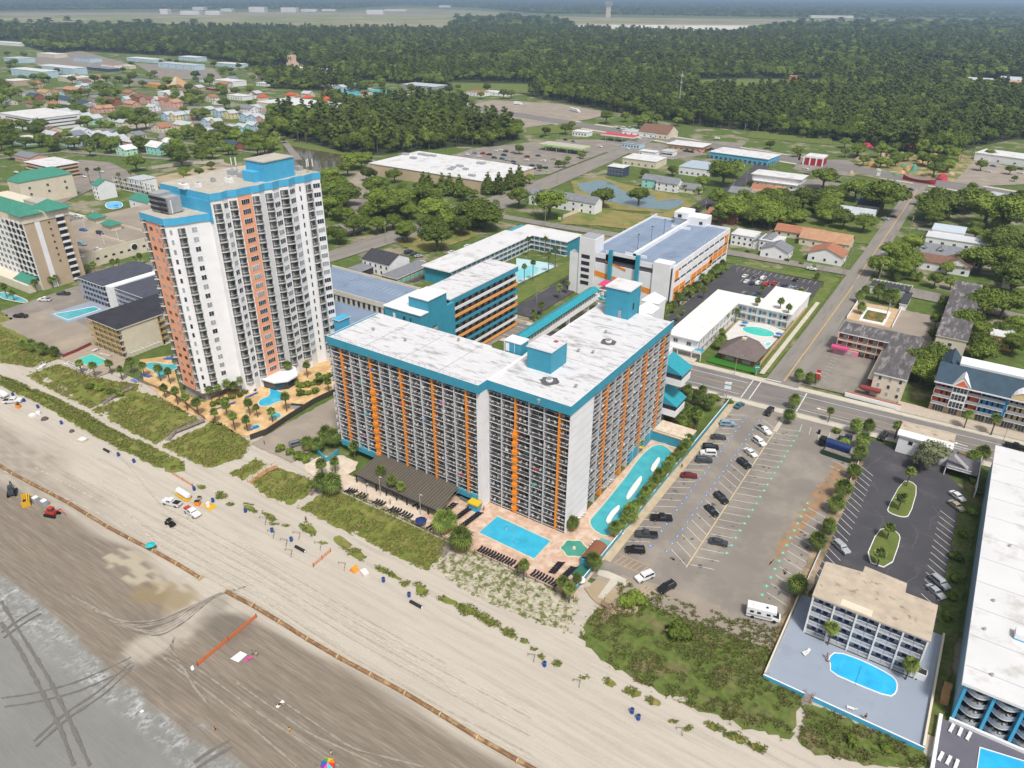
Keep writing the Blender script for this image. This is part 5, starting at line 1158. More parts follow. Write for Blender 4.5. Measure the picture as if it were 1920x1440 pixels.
# small landmarks of the amusement strip
x,y=W(334,162);mp_=thing('golf_pyramid','cream striped pyramid of a miniature golf course','pyramid',x,y);land('the cream pyramid',x,y)
pyr=M('pyramid_sand',(.50,.43,.30),.85,.1,.1,stretch=(1,1,4));b=MB()
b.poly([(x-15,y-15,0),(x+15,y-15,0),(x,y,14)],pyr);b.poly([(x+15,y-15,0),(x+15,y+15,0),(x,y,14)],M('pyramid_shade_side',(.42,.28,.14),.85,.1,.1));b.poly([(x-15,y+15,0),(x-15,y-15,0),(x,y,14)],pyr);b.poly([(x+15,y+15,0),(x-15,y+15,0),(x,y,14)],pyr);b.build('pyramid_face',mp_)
b=MB();b.box(x-30,x+34,y-30,y-22,0,5,M('golf_orange',(.55,.30,.10),.8,.15,.2));b.build('base_wall',mp_)
x,y=W(550,132);tw=thing('temple_tower','pale pink stepped temple tower of the amusement strip','tower',x,y);land('the temple tower',x,y)
pk_=M('pale_pink_stone',(.56,.42,.34),.85,.1,.2);b=MB();b.box(x-12,x+12,y-10,y+10,0,7,pk_);b.box(x-8,x+8,y-7,y+7,7.003,13,pk_);b.box(x-5.5,x+5.5,y-5,y+5,13.003,25,pk_);b.build('tower_body',tw)
b=MB()
for q in (-2.5,2.5):b.box(x+q-1.2,x+q+1.2,y-5.1,y-5,18,22,dark)
b.tube((x,y,25),(x,y,31),.4,.1,6,pk_);b.build('opening',tw)
T2=[('long_shop','long shop with white roof and red front beside the temple tower',(567,126),(612,134),22,6,PW['pink'],whiteroof),('blue_strip_shop','row of blue-roofed white shops on the far left strip',(284,118),(375,122),22,8,PW['blue'],greyroofl),
 ('pale_blue_hotel','pale blue long hotel with white roof, left one of a pair',(22,128),(76,135),24,10,PW['blue'],whiteroof),('pale_blue_hotel','pale blue long hotel with white roof, right one of a pair',(74,122),(132,129),24,10,PW['blue'],whiteroof),
 ('white_shed','long white-roofed shed at the upper left edge',(-20,78),(38,82),30,6,whitew,whiteroof),('dark_roofed_shop','dark blue roofed shop on the far left strip',(156,125),(205,129),20,5,PW['navy'],greyroof),('red_gabled_shop','small shop with steep red gable on the far left strip',(193,120),(210,123),14,6,whitew,terracotta),
 ('blue_fronted_shop','white-roofed shop with blue front by the far left tree line',(235,108),(290,112),22,6,PW['blue'],whiteroof),('yellow_kiosk','small yellow kiosk on the far left strip',(228,122),(240,124),12,5,PW['yellow'],whiteroof),('tan_shop','flat tan shop left of the temple tower',(485,130),(505,134),16,5,PW['tan'],whiteroof),
 ('white_shop','low white shop behind palms left of the temple tower',(480,155),(500,157),16,4,whitew,whiteroof),('white_shop','low white shop right of the temple tower',(556,142),(575,146),16,4,whitew,whiteroof),
 ('grey_warehouse','grey warehouse by the turquoise tennis courts',(752,158),(815,163),30,7,greyw,greyroofl),('red_roofed_store','white store with red sloping roof front at the wood edge',(873,172),(905,174),20,5,whitew,terracotta),('white_store','white flat store right of the red roofed store',(907,171),(945,176),18,4,whitew,whiteroof),
 ('forest_house','white gabled roof alone in the distant forest',(996,97),(1008,99),24,16,whitew,whiteroof),('white_cafe','small white cafe by the green forecourt canopy',(1073,246),(1100,249),12,4,whitew,whiteroof),('grey_long_store','long low pale store in front of the brown roofed restaurant',(1168,245),(1226,252),14,4,whitew,greyroofl),
 ('cream_store','cream store with flat white roof near the pond',(1168,296),(1230,304),22,5.5,cream,whiteroof),('navy_house','navy two-storey house with white windows near the pond',(1141,311),(1167,316),11,7,PW['navy'],whiteroof),('white_bus_shed','white-roofed narrow shed behind the cream store, farther one',(1198,283),(1230,286),8,4,whitew,whiteroof),('white_bus_shed','pale lilac-roofed narrow shed behind the cream store, nearer one',(1200,290),(1233,295),7,4,M('lilac_wall',(.5,.45,.55),.8,0),greyroofl),
 ('grey_roofed_store','white store with big blue-grey flat roof by the dark road',(1273,312),(1327,318),27,6,whitew,M('blue_grey_flat_roof',(.36,.43,.50),.8,.05,.2)),('strip_mall','strip mall with white roof and turquoise corner at the right edge',(1826,288),(1990,306),26,6,whitew,whiteroof),('red_striped_store','red and white striped store front seen between trees',(1795,371),(1832,378),12,4,M('red_store_wall',(.5,.05,.06),.7,.1,.3),whiteroof),('red_striped_store','right-hand red and white striped store near the photo edge',(1872,383),(1908,388),12,4,M('red_store_wall',(.5,.05,.06),.7,.1,.3),whiteroof),
 ('small_white_hall','small white hall on the highway near the strip mall',(1850,366),(1880,369),12,4,whitew,greyroofl),('field_barn','rusty red barn on the distant meadow',(1481,142),(1492,143),12,9,M('rust_wall',(.45,.18,.08),.8,0),terracotta),('field_shed','long grey shed on the distant meadow',(1303,158),(1360,162),26,6,greyw,greyroofl),
 ('metal_roofed_hall','long white metal-roofed hall among trees beside the side road',(1738,441),(1848,462),12,4.5,whitew,M('ribbed_white_roof',(.55,.57,.60),.6,.05,1)),('curved_roof_hall','pale blue curved-roof hall behind the metal-roofed one',(1748,430),(1808,438),14,6,whitew,M('pale_blue_roof',(.48,.55,.62),.6,.05,1))]
for nm,lb_,p0,p1,dp_,h,wl,rf in T2:
    far=W(*p0)[1] > 1000
    BP(nm,lb_,nm.split('_')[-1],p0,p1,dp_,h,wl,rf,wins=() if far else (('S',2 if h > 6.5 else 1,5,1.5,1.4,1.2,3.0),),rz=-.25 if p0[0] > 1790 and p0[1] < 400 and p0[1] > 280 else 0)
dm_=BP('dormered_house','long grey-roofed house with three white dormers among trees','house',(1728,471),(1845,492),14,4,whitew,greyroof,'gable',3.4,wins=(('S',1,5,1,1.3,1.2,3),),lp='the dormered grey-roofed house')
for q in (-14,-6,12):
    x,y=dm_.location.x+q,dm_.location.y-5;b=MB();b.gable(x-1.6,x+1.6,y-.5,y+4,6.2,1.2,greyroof,'y',.2,whitew);b.box(x-1.5,x+1.5,y,y+4,4.2,6.2,whitew);b.box(x-.5,x+.5,y-.06,y,4.9,5.9,glass);b.build('dormer',dm_)
BP('brown_roofed_restaurant','restaurant with big brown hipped roof and white gabled end','restaurant',(1198,246),(1252,252),26,5,cream,brownroof,'gable',6,lp='the brown-roofed restaurant',wins=(('S',1,6,1.5,1.5,1.2,3),))
BP('tan_restaurant','tan restaurant with white roof, brown eaves and parked cars','restaurant',(1252,270),(1316,277),22,4.5,M('peach_wall',(.60,.42,.26),.8,.05,.3),whiteroof,trim=brownroof,ov=1.2,lp='the tan restaurant',wins=(('S',1,6,1.8,1.4,1.2,3),))
bs=BP('beachwear_store','bright blue beachwear store with white roof beside the highway','store',(1338,283),(1434,301),26,5.5,sky_blue,whiteroof,ov=.5,lp='the bright blue store',wins=(('S',1,12,2.6,2.6,.4,3),('E',1,6,2.6,2.6,.4,3)),rz=-.10)
wb=BP('white_hall','tall white hall with stepped white roof behind trees by the dark road','building',(1417,336),(1490,350),20,5.2,whitew,whiteroof,ov=1.0,lp='the tall white hall',wins=(('S',1,5,1.3,1.3,2.6,3),));x,y=wb.location.x,wb.location.y
b=MB();b.box(x-17,x+17,y-8,y+8.5,5.56,9,whitew);b.box(x-18,x+18,y-9,y+9.4,9,9.4,white,top=whiteroof);b.build('upper_storey',wb)
rr=BP('red_fronted_diner','small white diner with red arched fronts and drive lanes','restaurant',(1512,294),(1542,300),15,6,M('diner_red',(.35,.02,.03),.6,.05,.5),whiteroof,par=1,lp='the red-fronted diner',ov=.2)
x,y=rr.location.x,rr.location.y;b=MB();[b.box(x+q-.5,x+q+.5,y-7.9,y-7.5,0,7,whitew) for q in (-8,-3,2,7)];b.build('pilaster',rr)
for (p0,p1,lb_) in (((1374,437),(1412,447),'white flat-roofed house with outside stairs behind the parking garage'),((1425,449),(1462,456),'white flat-roofed house right of the one with outside stairs')):
    BP('flat_roofed_house',lb_,'house',p0,p1,12,6,whitew,whiteroof,wins=(('S',2,4,1.1,1.2,1,2.8),))
# forecourt canopies
def canopy(label,p0,p1,dp_,h,m,top,name='fuel_canopy'):
    a,c=W(*p0,h),W(*p1,h);r=thing(name,label,'canopy',(a[0]+c[0])/2,(a[1]+c[1])/2+dp_/2);y=(a[1]+c[1])/2
    b=MB();b.box(a[0],c[0],y,y+dp_,h-1,h,m,top=top);b.build('canopy_roof',r);b=MB()
    for i in range(4):
        for q in (.2,.8):x=a[0]+(c[0]-a[0])*(i+.5)/4;b.box(x-.3,x+.3,y+dp_*q-.3,y+dp_*q+.3,0,h-1,white)
    b.build('post',r)
    for i in range(4):
        x=a[0]+(c[0]-a[0])*(i+.5)/4;b=MB();b.box(x-.5,x+.5,y+dp_*.5-.4,y+dp_*.5+.4,0,1.6,white);b.build('fuel_pump',r)
    land(label.split(' over')[0].replace('long ','the ').replace('red ','the red ',1) if False else 'the '+label.split(' canopy')[0]+' canopy',(a[0]+c[0])/2,y)
canopy('lime green canopy over the fuel forecourt',(1014,268),(1088,280),16,6,M('lime_green_fascia',(.30,.65,.08),.6,0),concrete)
canopy('red topped canopy over the highway forecourt',(1130,250),(1185,259),14,6,white,M('red_canopy_top',(.5,.06,.08),.7,.1,.3))
# control tower, terminals and hangars far away
fw=M('distant_white_wall',(.62,.62,.62),.8,.05,.01)
x,y=W(1140,33);ctw=thing('control_tower','airport control tower standing alone on the far airfield','tower',x,y)
b=MB();b.box(x-11,x+11,y-11,y+11,0,70,cream);b.build('shaft',ctw);b=MB();b.box(x-17,x+17,y-17,y+17,70,92,M('tower_cab',(.3,.34,.35),.4,0));b.build('cab',ctw)
FAR=[(1067,1208,57,60,14),(1185,1240,54,40,12),(1280,1400,56,50,12),(1150,1180,58,50,10),(297,313,27,50,30),(333,372,28,60,22),(380,410,28,60,22),(357,381,19,60,22),(462,493,23,70,34),(522,552,23,70,30),(683,715,27,60,26),(717,758,21,60,12),(410,432,22,60,20),(560,590,22,60,18),(600,625,21,60,14),(820,840,14,80,20),(1410,1432,16,90,20),(1446,1490,18,90,20),(1520,1590,34,60,14),(1150,1205,12,90,20),(1895,1925,60,60,14),(1725,1740,84,40,10)]
for i,(xa,xb,y_,dp_,h) in enumerate(FAR):
    a,c=W(xa,y_),W(xb,y_);xc,yc=(a[0]+c[0])/2,(a[1]+c[1])/2;wd=math.hypot(a[0]-c[0],a[1]-c[1])
    r=bld('distant_building','x','building',xc-wd/2,xc+wd/2,yc,yc+dp_,h,fw,fw,ov=0,group='pale buildings of the distant airfield');r.rotation_euler.z=HEAD*.9
    auto(r,'long pale distant building on the airfield' if wd > 150 else 'small pale distant building near the airfield',xc,yc)
land('the airport control tower',x,y);land('the distant meadow',*W(1420,160));land('the big empty lot',*W(1000,215));land('the far treeline',*W(700,60));land('the left of the airfield',*W(250,35));land('the right end of the airfield',*W(1700,45))
# fun park: golf mountains, a red galleon and coloured huts
cols={'orange':M('fun_orange',(.46,.28,.12),.8,.2,.4),'teal':M('fun_teal',(.10,.28,.22),.7,.2,.5),'green':M('fun_green',(.11,.22,.10),.8,.2,.5),'red':M('fun_red',(.36,.04,.06),.7,.2,.5),'sand':M('fun_sand',(.42,.32,.20),.9,.2,.3)}
def rock(mb,x,y,r,h,m):
    n=9;k=len(mb.v)
    for j,(rr_,zz) in enumerate(((1,0),(.85,.35),(.5,.75))):
        for i in range(n):a=2*math.pi*i/n;q=rr_*r*random.uniform(.75,1.2);mb.v.append((x+q*math.cos(a),y+q*math.sin(a),h*zz*random.uniform(.85,1.1)))
    mb.v.append((x,y,h));a_=mb.mi(m)
    for j in range(2):
        for i in range(n):mb.f.append((k+j*n+i,k+j*n+(i+1) % n,k+(j+1)*n+(i+1) % n,k+(j+1)*n+i));mb.m.append(a_)
    for i in range(n):mb.f.append((k+2*n+i,k+2*n+(i+1) % n,k+3*n));mb.m.append(a_)
for px_,py_,r,h,cn in ((1635,312,6,6,'orange'),(1595,328,3,5,'sand'),(1645,320,4,3,'sand'),(1665,300,5,6,'sand'),(1690,325,5,4,'orange'),(1700,320,4,6,'orange'),(1712,322,4,9,'teal'),(1678,328,5,3,'green'),(1697,311,5,2,'teal'),(1740,332,5,4,'orange'),(1756,322,5,3,'orange'),(1750,298,9,7,'orange'),(1725,304,6,5,'orange'),(1765,338,6,8,'red'),(1720,277,10,6,'red'),(1625,276,8,6,'red'),(1782,328,5,4,'sand'),(1655,292,7,5,'sand'),(1690,292,6,5,'sand'),(1610,300,5,4,'sand')):
    x,y=W(px_,py_);m=MB();rock(m,x,y,r*.7,h*.7,cols[cn]);auto(tag(m.build('golf_rock'),'x','golf course rock','painted rocks of the golf park'),f'{cn} painted rock in the golf park',x,y)
def galleon(label,px_,py_,ln_,m,rz):
    x,y=W(px_,py_);r=thing('golf_galleon',label,'ship',x,y,0,rz);mb=MB();n=10;k=len(mb.v)
    for i in range(n+1):
        t=i/n*2-1;w_=2.4*(1-abs(t)**3)+.3;z=2.6+1.6*t*t
        mb.v+= [(t*ln_/2,-w_,z),(t*ln_/2,-w_*.5,0),(t*ln_/2,w_*.5,0),(t*ln_/2,w_,z)]
    a_=mb.mi(m);d_=mb.mi(wood)
    for i in range(n):
        p,q=k+i*4,k+i*4+4
        for s in (0,1,2):mb.f.append((p+s,p+s+1,q+s+1,q+s));mb.m.append(a_)
        mb.f.append((p+3,p,q,q+3));mb.m.append(d_)
    mb.build('hull',r,local=True)
galleon('red galleon hull of the golf park beside the highway',1722,342,24,cols['red'],-.3);galleon('red galleon of the golf course beyond the pastel houses',405,170,34,cols['red'],.2);galleon('small red galleon left of the longer one beyond the pastel houses',355,176,22,cols['red'],.2)
land('the golf park',*W(1690,315))
# cell mast
x,y=W(1270,225);ms=thing('cell_mast','tall thin steel phone mast standing in the wood','mast',x,y)
b=MB();b.tube((x,y,0),(x,y,50),.9,.45,8,metal);b.build('pole',ms);b=MB();b.tube((x,y,44.5),(x,y,47),2,2,8,metal);b.tube((x,y,38),(x,y,39.5),1.6,1.6,8,metal);b.build('antenna_ring',ms)
# tractor trailers in the empty lot
def truck(label,px_,py_,rz,L_):
    x,y=W(px_,py_);r=thing('tractor_trailer',label,'lorry',x,y,0,rz)
    b=MB();b.box(-L_/2,L_/2-4,-1.3,1.3,1.1,4.0,white);b.build('trailer',r,local=True);b=MB();b.box(L_/2-3.5,L_/2-1.8,-1.2,1.2,.6,3.2,white);b.box(L_/2-1.8,L_/2,-1.1,1.1,.6,2.0,white);b.build('cab',r,local=True)
    for s in (-L_/2+1.2,-L_/2+2.6,L_/2-3,L_/2-.8):
        b=MB();b.tube((s,-1.32,.5),(s,1.32,.5),.5,.5,8,tyre);b.build('wheel',r,local=True)
truck('white tractor trailer with cab parked on the big empty lot',1078,210,-.5,20);truck('white box trailer by the trees of the big empty lot',972,197,.1,12)
sheet('tennis_court',[(640,176),(668,180),(735,180),(738,170),(702,168),(640,172)],M('turquoise_court',(.08,.33,.38),.8,.05,.1),.5,px=True)
# ================================================================= VEGETATION
def leafmat(name,c,var=.35,rnd=.36,sc=.25):
    m=M(name,c,.7,var,sc,spec=.2,rnd=rnd,detail=3,space='obj');return m
lf_d=leafmat('oak_leaves',(.085,.118,.02));lf_m=leafmat('mid_green_leaves',(.12,.165,.025));lf_l=leafmat('fresh_green_leaves',(.15,.20,.03));lf_p=leafmat('pine_needles',(.085,.112,.028));lf_g=leafmat('grey_green_leaves',(.13,.14,.075))
lf_y=leafmat('palm_leaves',(.17,.22,.045));lf_y2=leafmat('palm_leaves_dark',(.085,.13,.03));lf_b=leafmat('dead_palm_leaves',(.34,.20,.05))
def leafcloud(blobs,nq,size,mats,seed,flat=.75,up=.35):
    r=np.random.default_rng(seed);V=[];F=[];MI=[]
    w_=np.array([b[3]**2 for b in blobs]);w_=w_/w_.sum();ch=r.choice(len(blobs),nq,p=w_)
    tone=r.integers(0,len(mats),len(blobs))
    for i in range(nq):
        b=blobs[ch[i]];d=r.normal(size=3);d[2]=abs(d[2])*.9-.35 if r.random() < .8 else d[2];d /= np.linalg.norm(d)
        rad=b[3]*(r.uniform(.55,1.0)**.5)*r.uniform(.9,1.08);p=np.array([b[0]+d[0]*rad,b[1]+d[1]*rad,b[2]+d[2]*rad*flat])
        n=d+r.normal(size=3)*.55+np.array([0,0,up]);n /= np.linalg.norm(n)
        t=np.cross(n,r.normal(size=3));t /= np.linalg.norm(t)+1e-9;u=np.cross(n,t);s=size*r.uniform(.6,1.3)
        k=len(V);V+= [tuple(p+t*s*.5),tuple(p+u*s*.42+t*s*.05),tuple(p-t*s*.5),tuple(p-u*s*.42)];F.append((k,k+1,k+2,k+3));MI.append(int(tone[ch[i]]) if r.random() < .8 else int(r.integers(0,len(mats))))
    return V,F,MI
def mk_mb(V,F,MI,mats):
    mb=MB();mb.v=V;mb.f=F;mb.m=MI;mb.mats=list(mats);return mb
def oak(name,R,h,seed,mats,nq=2500,size=.62,z0=None):
    r=random.Random(seed);root=thing(name,'x','tree',0,0);z0=z0 or h*.45
    blobs=[(0,0,h*.62,R*.6)]
    for i in range(14):
        a=i*2.399+r.uniform(-.3,.3);q=R*(.3+.45*((i*7) % 14)/14);blobs.append((q*math.cos(a),q*math.sin(a),h*(.84-.5*(q/R)**1.5*r.uniform(.5,1.6)),R*r.uniform(.26,.42)))
    mb=MB();mb.tube((0,0,0),(0,0,h*.4),R*.05+.1,R*.045+.08,7,bark)
    for b_ in blobs[1:7]:mb.tube((0,0,h*.33),(b_[0]*.8,b_[1]*.8,b_[2]),R*.035+.05,.05,5,bark,caps=False)
    mb.build('trunk',root,local=True)
    c=mk_mb(*leafcloud(blobs,nq,size,mats,seed),mats)
    for b_ in blobs:c.ball((b_[0],b_[1],b_[2]-.1*b_[3]),b_[3]*.68,mats[0],7,5,.7)
    c.build('crown',root,local=True);return reg(root)
def pine(name,R,h,seed,mats,nq=700):
    r=random.Random(seed);root=thing(name,'x','tree',0,0);blobs=[]
    for i in range(9):a=i*2.4;t=i/9;q=R*.55*(1-t*.6);blobs.append((q*math.cos(a),q*math.sin(a),h*(.55+.42*t),R*r.uniform(.3,.42)))
    mb=MB();mb.tube((0,0,0),(.3,.1,h*.95),.28,.07,6,bark)
    for b_ in blobs:mb.tube((0,0,b_[2]-1),b_[:3],.09,.03,4,bark,caps=False)
    mb.build('trunk',root,local=True)
    c=mk_mb(*leafcloud(blobs,nq,.9,mats,seed,.6),mats)
    for b_ in blobs:c.ball(b_[:3],b_[3]*.5,mats[0],6,4,.6)
    c.build('crown',root,local=True);return reg(root)
def cone_tree(name,R,h,seed,mats):
    root=thing(name,'x','tree',0,0);blobs=[(0,0,h*t,R*(1.05-t)) for t in (.22,.36,.5,.64,.78,.9)]
    mb=MB();mb.tube((0,0,0),(0,0,h*.8),.16,.05,6,bark);mb.build('trunk',root,local=True)
    c=mk_mb(*leafcloud(blobs,520,.6,mats,seed,1),mats)
    for b_ in blobs:c.ball(b_[:3],b_[3]*.7,mats[0],7,5)
    c.build('crown',root,local=True);return reg(root)
def shrub(name,R,h,seed,mats,nq=260):
    r=random.Random(seed);blobs=[(r.uniform(-.5,.5)*R,r.uniform(-.5,.5)*R,h*r.uniform(.3,.6),R*r.uniform(.4,.6)) for i in range(6)]
    c=mk_mb(*leafcloud(blobs,nq,.45,mats,seed,h/R*.8),mats)
    for b_ in blobs:c.ball(b_[:3],b_[3]*.7,mats[0],7,5,h/R*.8)
    return tag(c.build(name),'x','shrub')
def palm(name,h,seed,mats,nf=30,fl=1.7,dead=0,fat=.17):
    r=random.Random(seed);root=thing(name,'x','palm tree',0,0)
    lx,ly=r.uniform(-.4,.4),r.uniform(-.4,.4)
    mb=MB();mb.tube((0,0,0),(lx*.5,ly*.5,h*.5),fat*1.25,fat,7,bark,caps=False);mb.tube((lx*.5,ly*.5,h*.5),(lx,ly,h),fat,fat*1.15,7,bark);mb.build('trunk',root,local=True)
    c=MB()
    for i in range(nf+dead):
        a=i*2.399;t=i/nf;el=math.radians(78-120*min(t,1.0)+r.uniform(-8,8));m_=lf_b if i >= nf else mats[r.randrange(len(mats))]
        if i >= nf:el=math.radians(r.uniform(-75,-40))
        d=Vector((math.cos(a)*math.cos(el),math.sin(a)*math.cos(el),math.sin(el)));o=Vector((lx,ly,h));L_=fl*r.uniform(.8,1.15)
        base=o+d*L_*.38;side=d.cross(Vector((0,0,1)));
        if side.length < .1:side=Vector((1,0,0))
        side.normalize();nrm=side.cross(d).normalized()
        k=len(c.v);c.v+= [tuple(o-side*.03),tuple(o+side*.03),tuple(base)];c.f.append((k,k+1,k+2));c.m.append(c.mi(m_))
        for j in range(9):
            q=math.radians(-78+156*j/8);dd=(d*math.cos(q)+side*math.sin(q)).normalized();tip=base+dd*L_*.72*(1-.25*abs(math.sin(q)))+Vector((0,0,-.32*L_*(.3+abs(math.sin(q)))))
            w_=nrm.cross(dd).normalized()*.12;k=len(c.v);mid=base+dd*L_*.40+Vector((0,0,.02));c.v+= [tuple(base),tuple(mid+w_),tuple(tip),tuple(mid-w_)];c.f.append((k,k+1,k+2,k+3));c.m.append(c.mi(m_))
    c.ball((lx,ly,h-.05),.35,lf_y2,6,4);c.build('crown',root,local=True);return reg(root)
PROTO={'oak':[oak('oak_tree',7,10.5,1,(lf_d,lf_m,lf_d)),oak('oak_tree',7,9.5,2,(lf_d,lf_m,lf_m)),oak('oak_tree',7,11,3,(lf_m,lf_l,lf_d))],
 'light':[oak('broadleaf_tree',7,11,4,(lf_m,lf_l,lf_l)),oak('broadleaf_tree',7,10,5,(lf_l,lf_m,lf_l))],
 'pine':[pine('pine_tree',4.2,17,6,(lf_p,lf_d)),pine('pine_tree',3.6,18,7,(lf_p,lf_d,lf_m))],
 'cone':[cone_tree('evergreen_tree',2.6,8,8,(lf_d,lf_p))],
 'palm':[palm('palm_tree',5.6,9,(lf_y,lf_y2)),palm('palm_tree',5.0,10,(lf_y,lf_y,lf_y2),34,1.8),palm('palm_tree',4.4,12,(lf_y2,lf_y),30,1.6)],
 'fat':[palm('cabbage_palm',3.6,13,(lf_y2,lf_y),54,2.3),palm('cabbage_palm',3.2,14,(lf_y,lf_y2),54,2.2,6)],
 'gold':[palm('cabbage_palm',3.6,15,(lf_y,lf_y2),54,2.5,34)],
 'tall':[palm('tall_palm',10.0,16,(lf_y2,lf_y),30,1.7)],
 'shrub':[shrub('shrub',1.5,1.6,17,(lf_m,lf_d)),shrub('shrub',1.5,1.8,18,(lf_l,lf_m))],
 'olive':[oak('grey_green_tree',5,7.5,19,(lf_g,lf_g),900,.55)]}
DESC={'oak':'round dark green tree','light':'fresh green leafy tree','pine':'tall thin pine tree','cone':'conical evergreen tree','palm':'slim fan palm','fat':'bushy cabbage palm','gold':'golden-fringed cabbage palm','tall':'tall slender palm','shrub':'low green shrub','olive':'grey-green airy tree'}
GRP={'oak':'round dark green trees','light':'fresh green leafy trees','pine':'tall pines','cone':'conical evergreens','palm':'slim fan palms','fat':'bushy cabbage palms','gold':'golden cabbage palms','tall':'tall slender palms','shrub':'low shrubs','olive':'grey-green trees'}
BASE_R={'oak':7,'light':7,'pine':4,'cone':2.6,'olive':5}
used=set();TREES=[]
def plant(kind,x,y,s=1.0,z=0.0,zs=None):
    P=PROTO[kind];k=random.randrange(len(P));p=P[k]
    if (kind,k) in used:o=copy_tree(p)
    else:used.add((kind,k));o=p
    o.location=(x,y,z);q=s*random.uniform(.93,1.07);o.scale=(q,q,(zs or q));o.rotation_euler.z=random.uniform(0,6.28);o['group']=GRP[kind]
    d=DESC[kind]
    if kind in ('oak','light','olive','shrub'):d=('small ' if s < .6 else 'broad ' if s > 1.25 else '')+d
    auto(o,d,x,y);TREES.append((kind,x,y));return o
def plantpx(kind,lst,z=0):
    for t in lst:
        px_,py_=t[:2];x,y=W(px_,py_,z)
        if kind in BASE_R:r_=(t[2] if len(t) > 2 else 6)*(1.4 if kind in ('oak','light') and (t[2] if len(t) > 2 else 6) > 4.5 and py_ > 330 else 1.15);plant(kind,x,y,r_/BASE_R[kind],z,zs=max(.45,(r_/BASE_R[kind])**.75))
        else:plant(kind,x,y,t[2] if len(t) > 2 else 1,z)
plantpx('oak',[(692,341,6),(740,343,5),(705,372,8),(730,408,9),(802,388,9),(892,425,11),(665,443,6),(632,458,6),(650,388,8),(820,470,8),(872,378,5),(817,365,4),(782,360,3.5),(755,358,3),(890,370,3),
 (973,390,7),(910,432,10),(930,390,3),(993,346,4),(1047,315,3.5),(1058,315,3),(1013,322,2.5),(1130,390,8),(1197,385,7),(973,290,5),(1023,255,5),(1060,252,6),(1208,334,4),(1260,330,5),(1355,349,11),(1283,360,2.5),(1308,399,3),
 (1345,392,7),(1583,372,6),(1650,402,13),(1503,398,9),(1467,414,9),(1500,419,4),(1580,430,6),(1443,280,5),(1583,295,4),(1764,410,11),(1820,396,10),(1742,418,9),(1837,321,5),(1892,328,4),(1853,300,5),(1819,362,4),(1901,341,2.5),(1760,319,6),(1678,313,5),(1910,372,3),
 (1873,480,9),(1875,522,9),(1833,514,9),(1892,555,9),(1752,614,3),(1748,640,3),(1768,580,3.5),(257,322,8),(342,312,8),(397,319,4),(380,306,6),(10,269,10),(10,174,12),(258,245,10),(225,235,11),(275,242,8),(267,227,9),(173,280,6),(202,289,5),(103,282,7),(75,277,6),(50,280,7),(25,277,8),(188,177,9),(153,182,7),(108,193,7),
 (333,302,9),(383,297,8),(373,246,5),(413,252,8),(423,205,8),(445,214,6),(468,200,4),(487,277,7),(497,289,7),(533,269,4),(557,260,7),(1715,705,6),(1745,700,6),(1728,712,5),(1838,685,5),(1830,672,5)])
plantpx('light',[(617,408,8),(620,366,7),(845,365,3.5),(815,424,9),(1030,410,10),(1072,244,5),(1087,297,3),(1093,299,3),(1065,307,3),(1315,357,5),(1373,405,7),(1362,420,8),(1415,402,7),(1440,420,9),(1448,385,6),(1542,355,8),(1550,398,9),(1442,430,8),(1542,424,5),(1617,436,6),(1495,295,6),(1583,278,6),(1650,316,4),(1617,312,5),(1844,425,12),(1880,433,12),(1895,411,9),(1722,386,4),(1701,303,5),(1649,316,5),
 (1842,598,8),(1875,598,7),(1825,640,5),(1892,655,4),(1780,543,3.5),(1750,540,4),(1773,516,4),(375,332,4),(345,337,3.5),(22,192,12),(217,187,9),(330,182,7),(1310,365,3),(300,285,6),(22,300,5),(1725,720,5),(1800,660,4),(1860,470,7),(238,232,10),(5,200,10),(350,330,4)])
plantpx('pine',[(880,262),(890,265),(900,262),(915,268),(950,262),(560,268),(575,270),(600,265),(520,245),(535,240),(610,250),(640,262),(660,255),(700,262),(720,250),(745,262),(770,265),(790,258),(810,262),(830,258)])
plantpx('cone',[(915,365),(935,365),(957,356),(973,350),(844,367),(805,366),(795,364),(830,367),(862,370)])
plantpx('olive',[(1742,872,5),(1725,885,4.2)])
plantpx('palm',[(311,748),(334,760),(352,771),(373,780),(469,780),(484,784,.8),(405,793),(427,784),(441,808),(465,810),(512,793),(538,773),(544,711),(577,709),(600,724),(617,735),(397,752,.9),(412,750,.9),(429,745),(442,743),(454,737),(465,733),
 (210,702),(230,713),(250,701),(272,708),(302,716),(320,721),(180,708),(155,702),(666,861),(630,890),(606,897),(716,908),(737,931),(754,938,.8),(982,1091,.9),(1055,1122),(1067,1132),(1080,1106,.7),(1318,562,.9),(1280,594,.8),(1270,604,.7),(1427,555),(1552,793,.8),(1698,914),(1683,959),(1662,1014),(1644,1064),(1358,612),(1378,604),(1328,638),(1807,804,1.1),(1857,817,1.1),(1551,1212),(1696,1277),(1677,824,1.2),(1752,845),
 (1000,602),(1015,592),(1048,562),(1062,552),(1005,617),(1350,640,.8),(100,540),(108,537),(155,520),(168,518),(180,515),(215,508),(225,505),(255,500),(265,497),(28,565),(14,560),(70,548),(1700,500),(1677,485),(1715,512),(1650,505)],0)
plantpx('tall',[(1414,602),(1457,608),(1472,616),(983,535),(999,528),(1028,513),(1041,503),(1022,482),(990,482),(170,345),(192,345),(228,355),(250,348),(1820,300),(1800,302),(1755,305),(1720,300)])
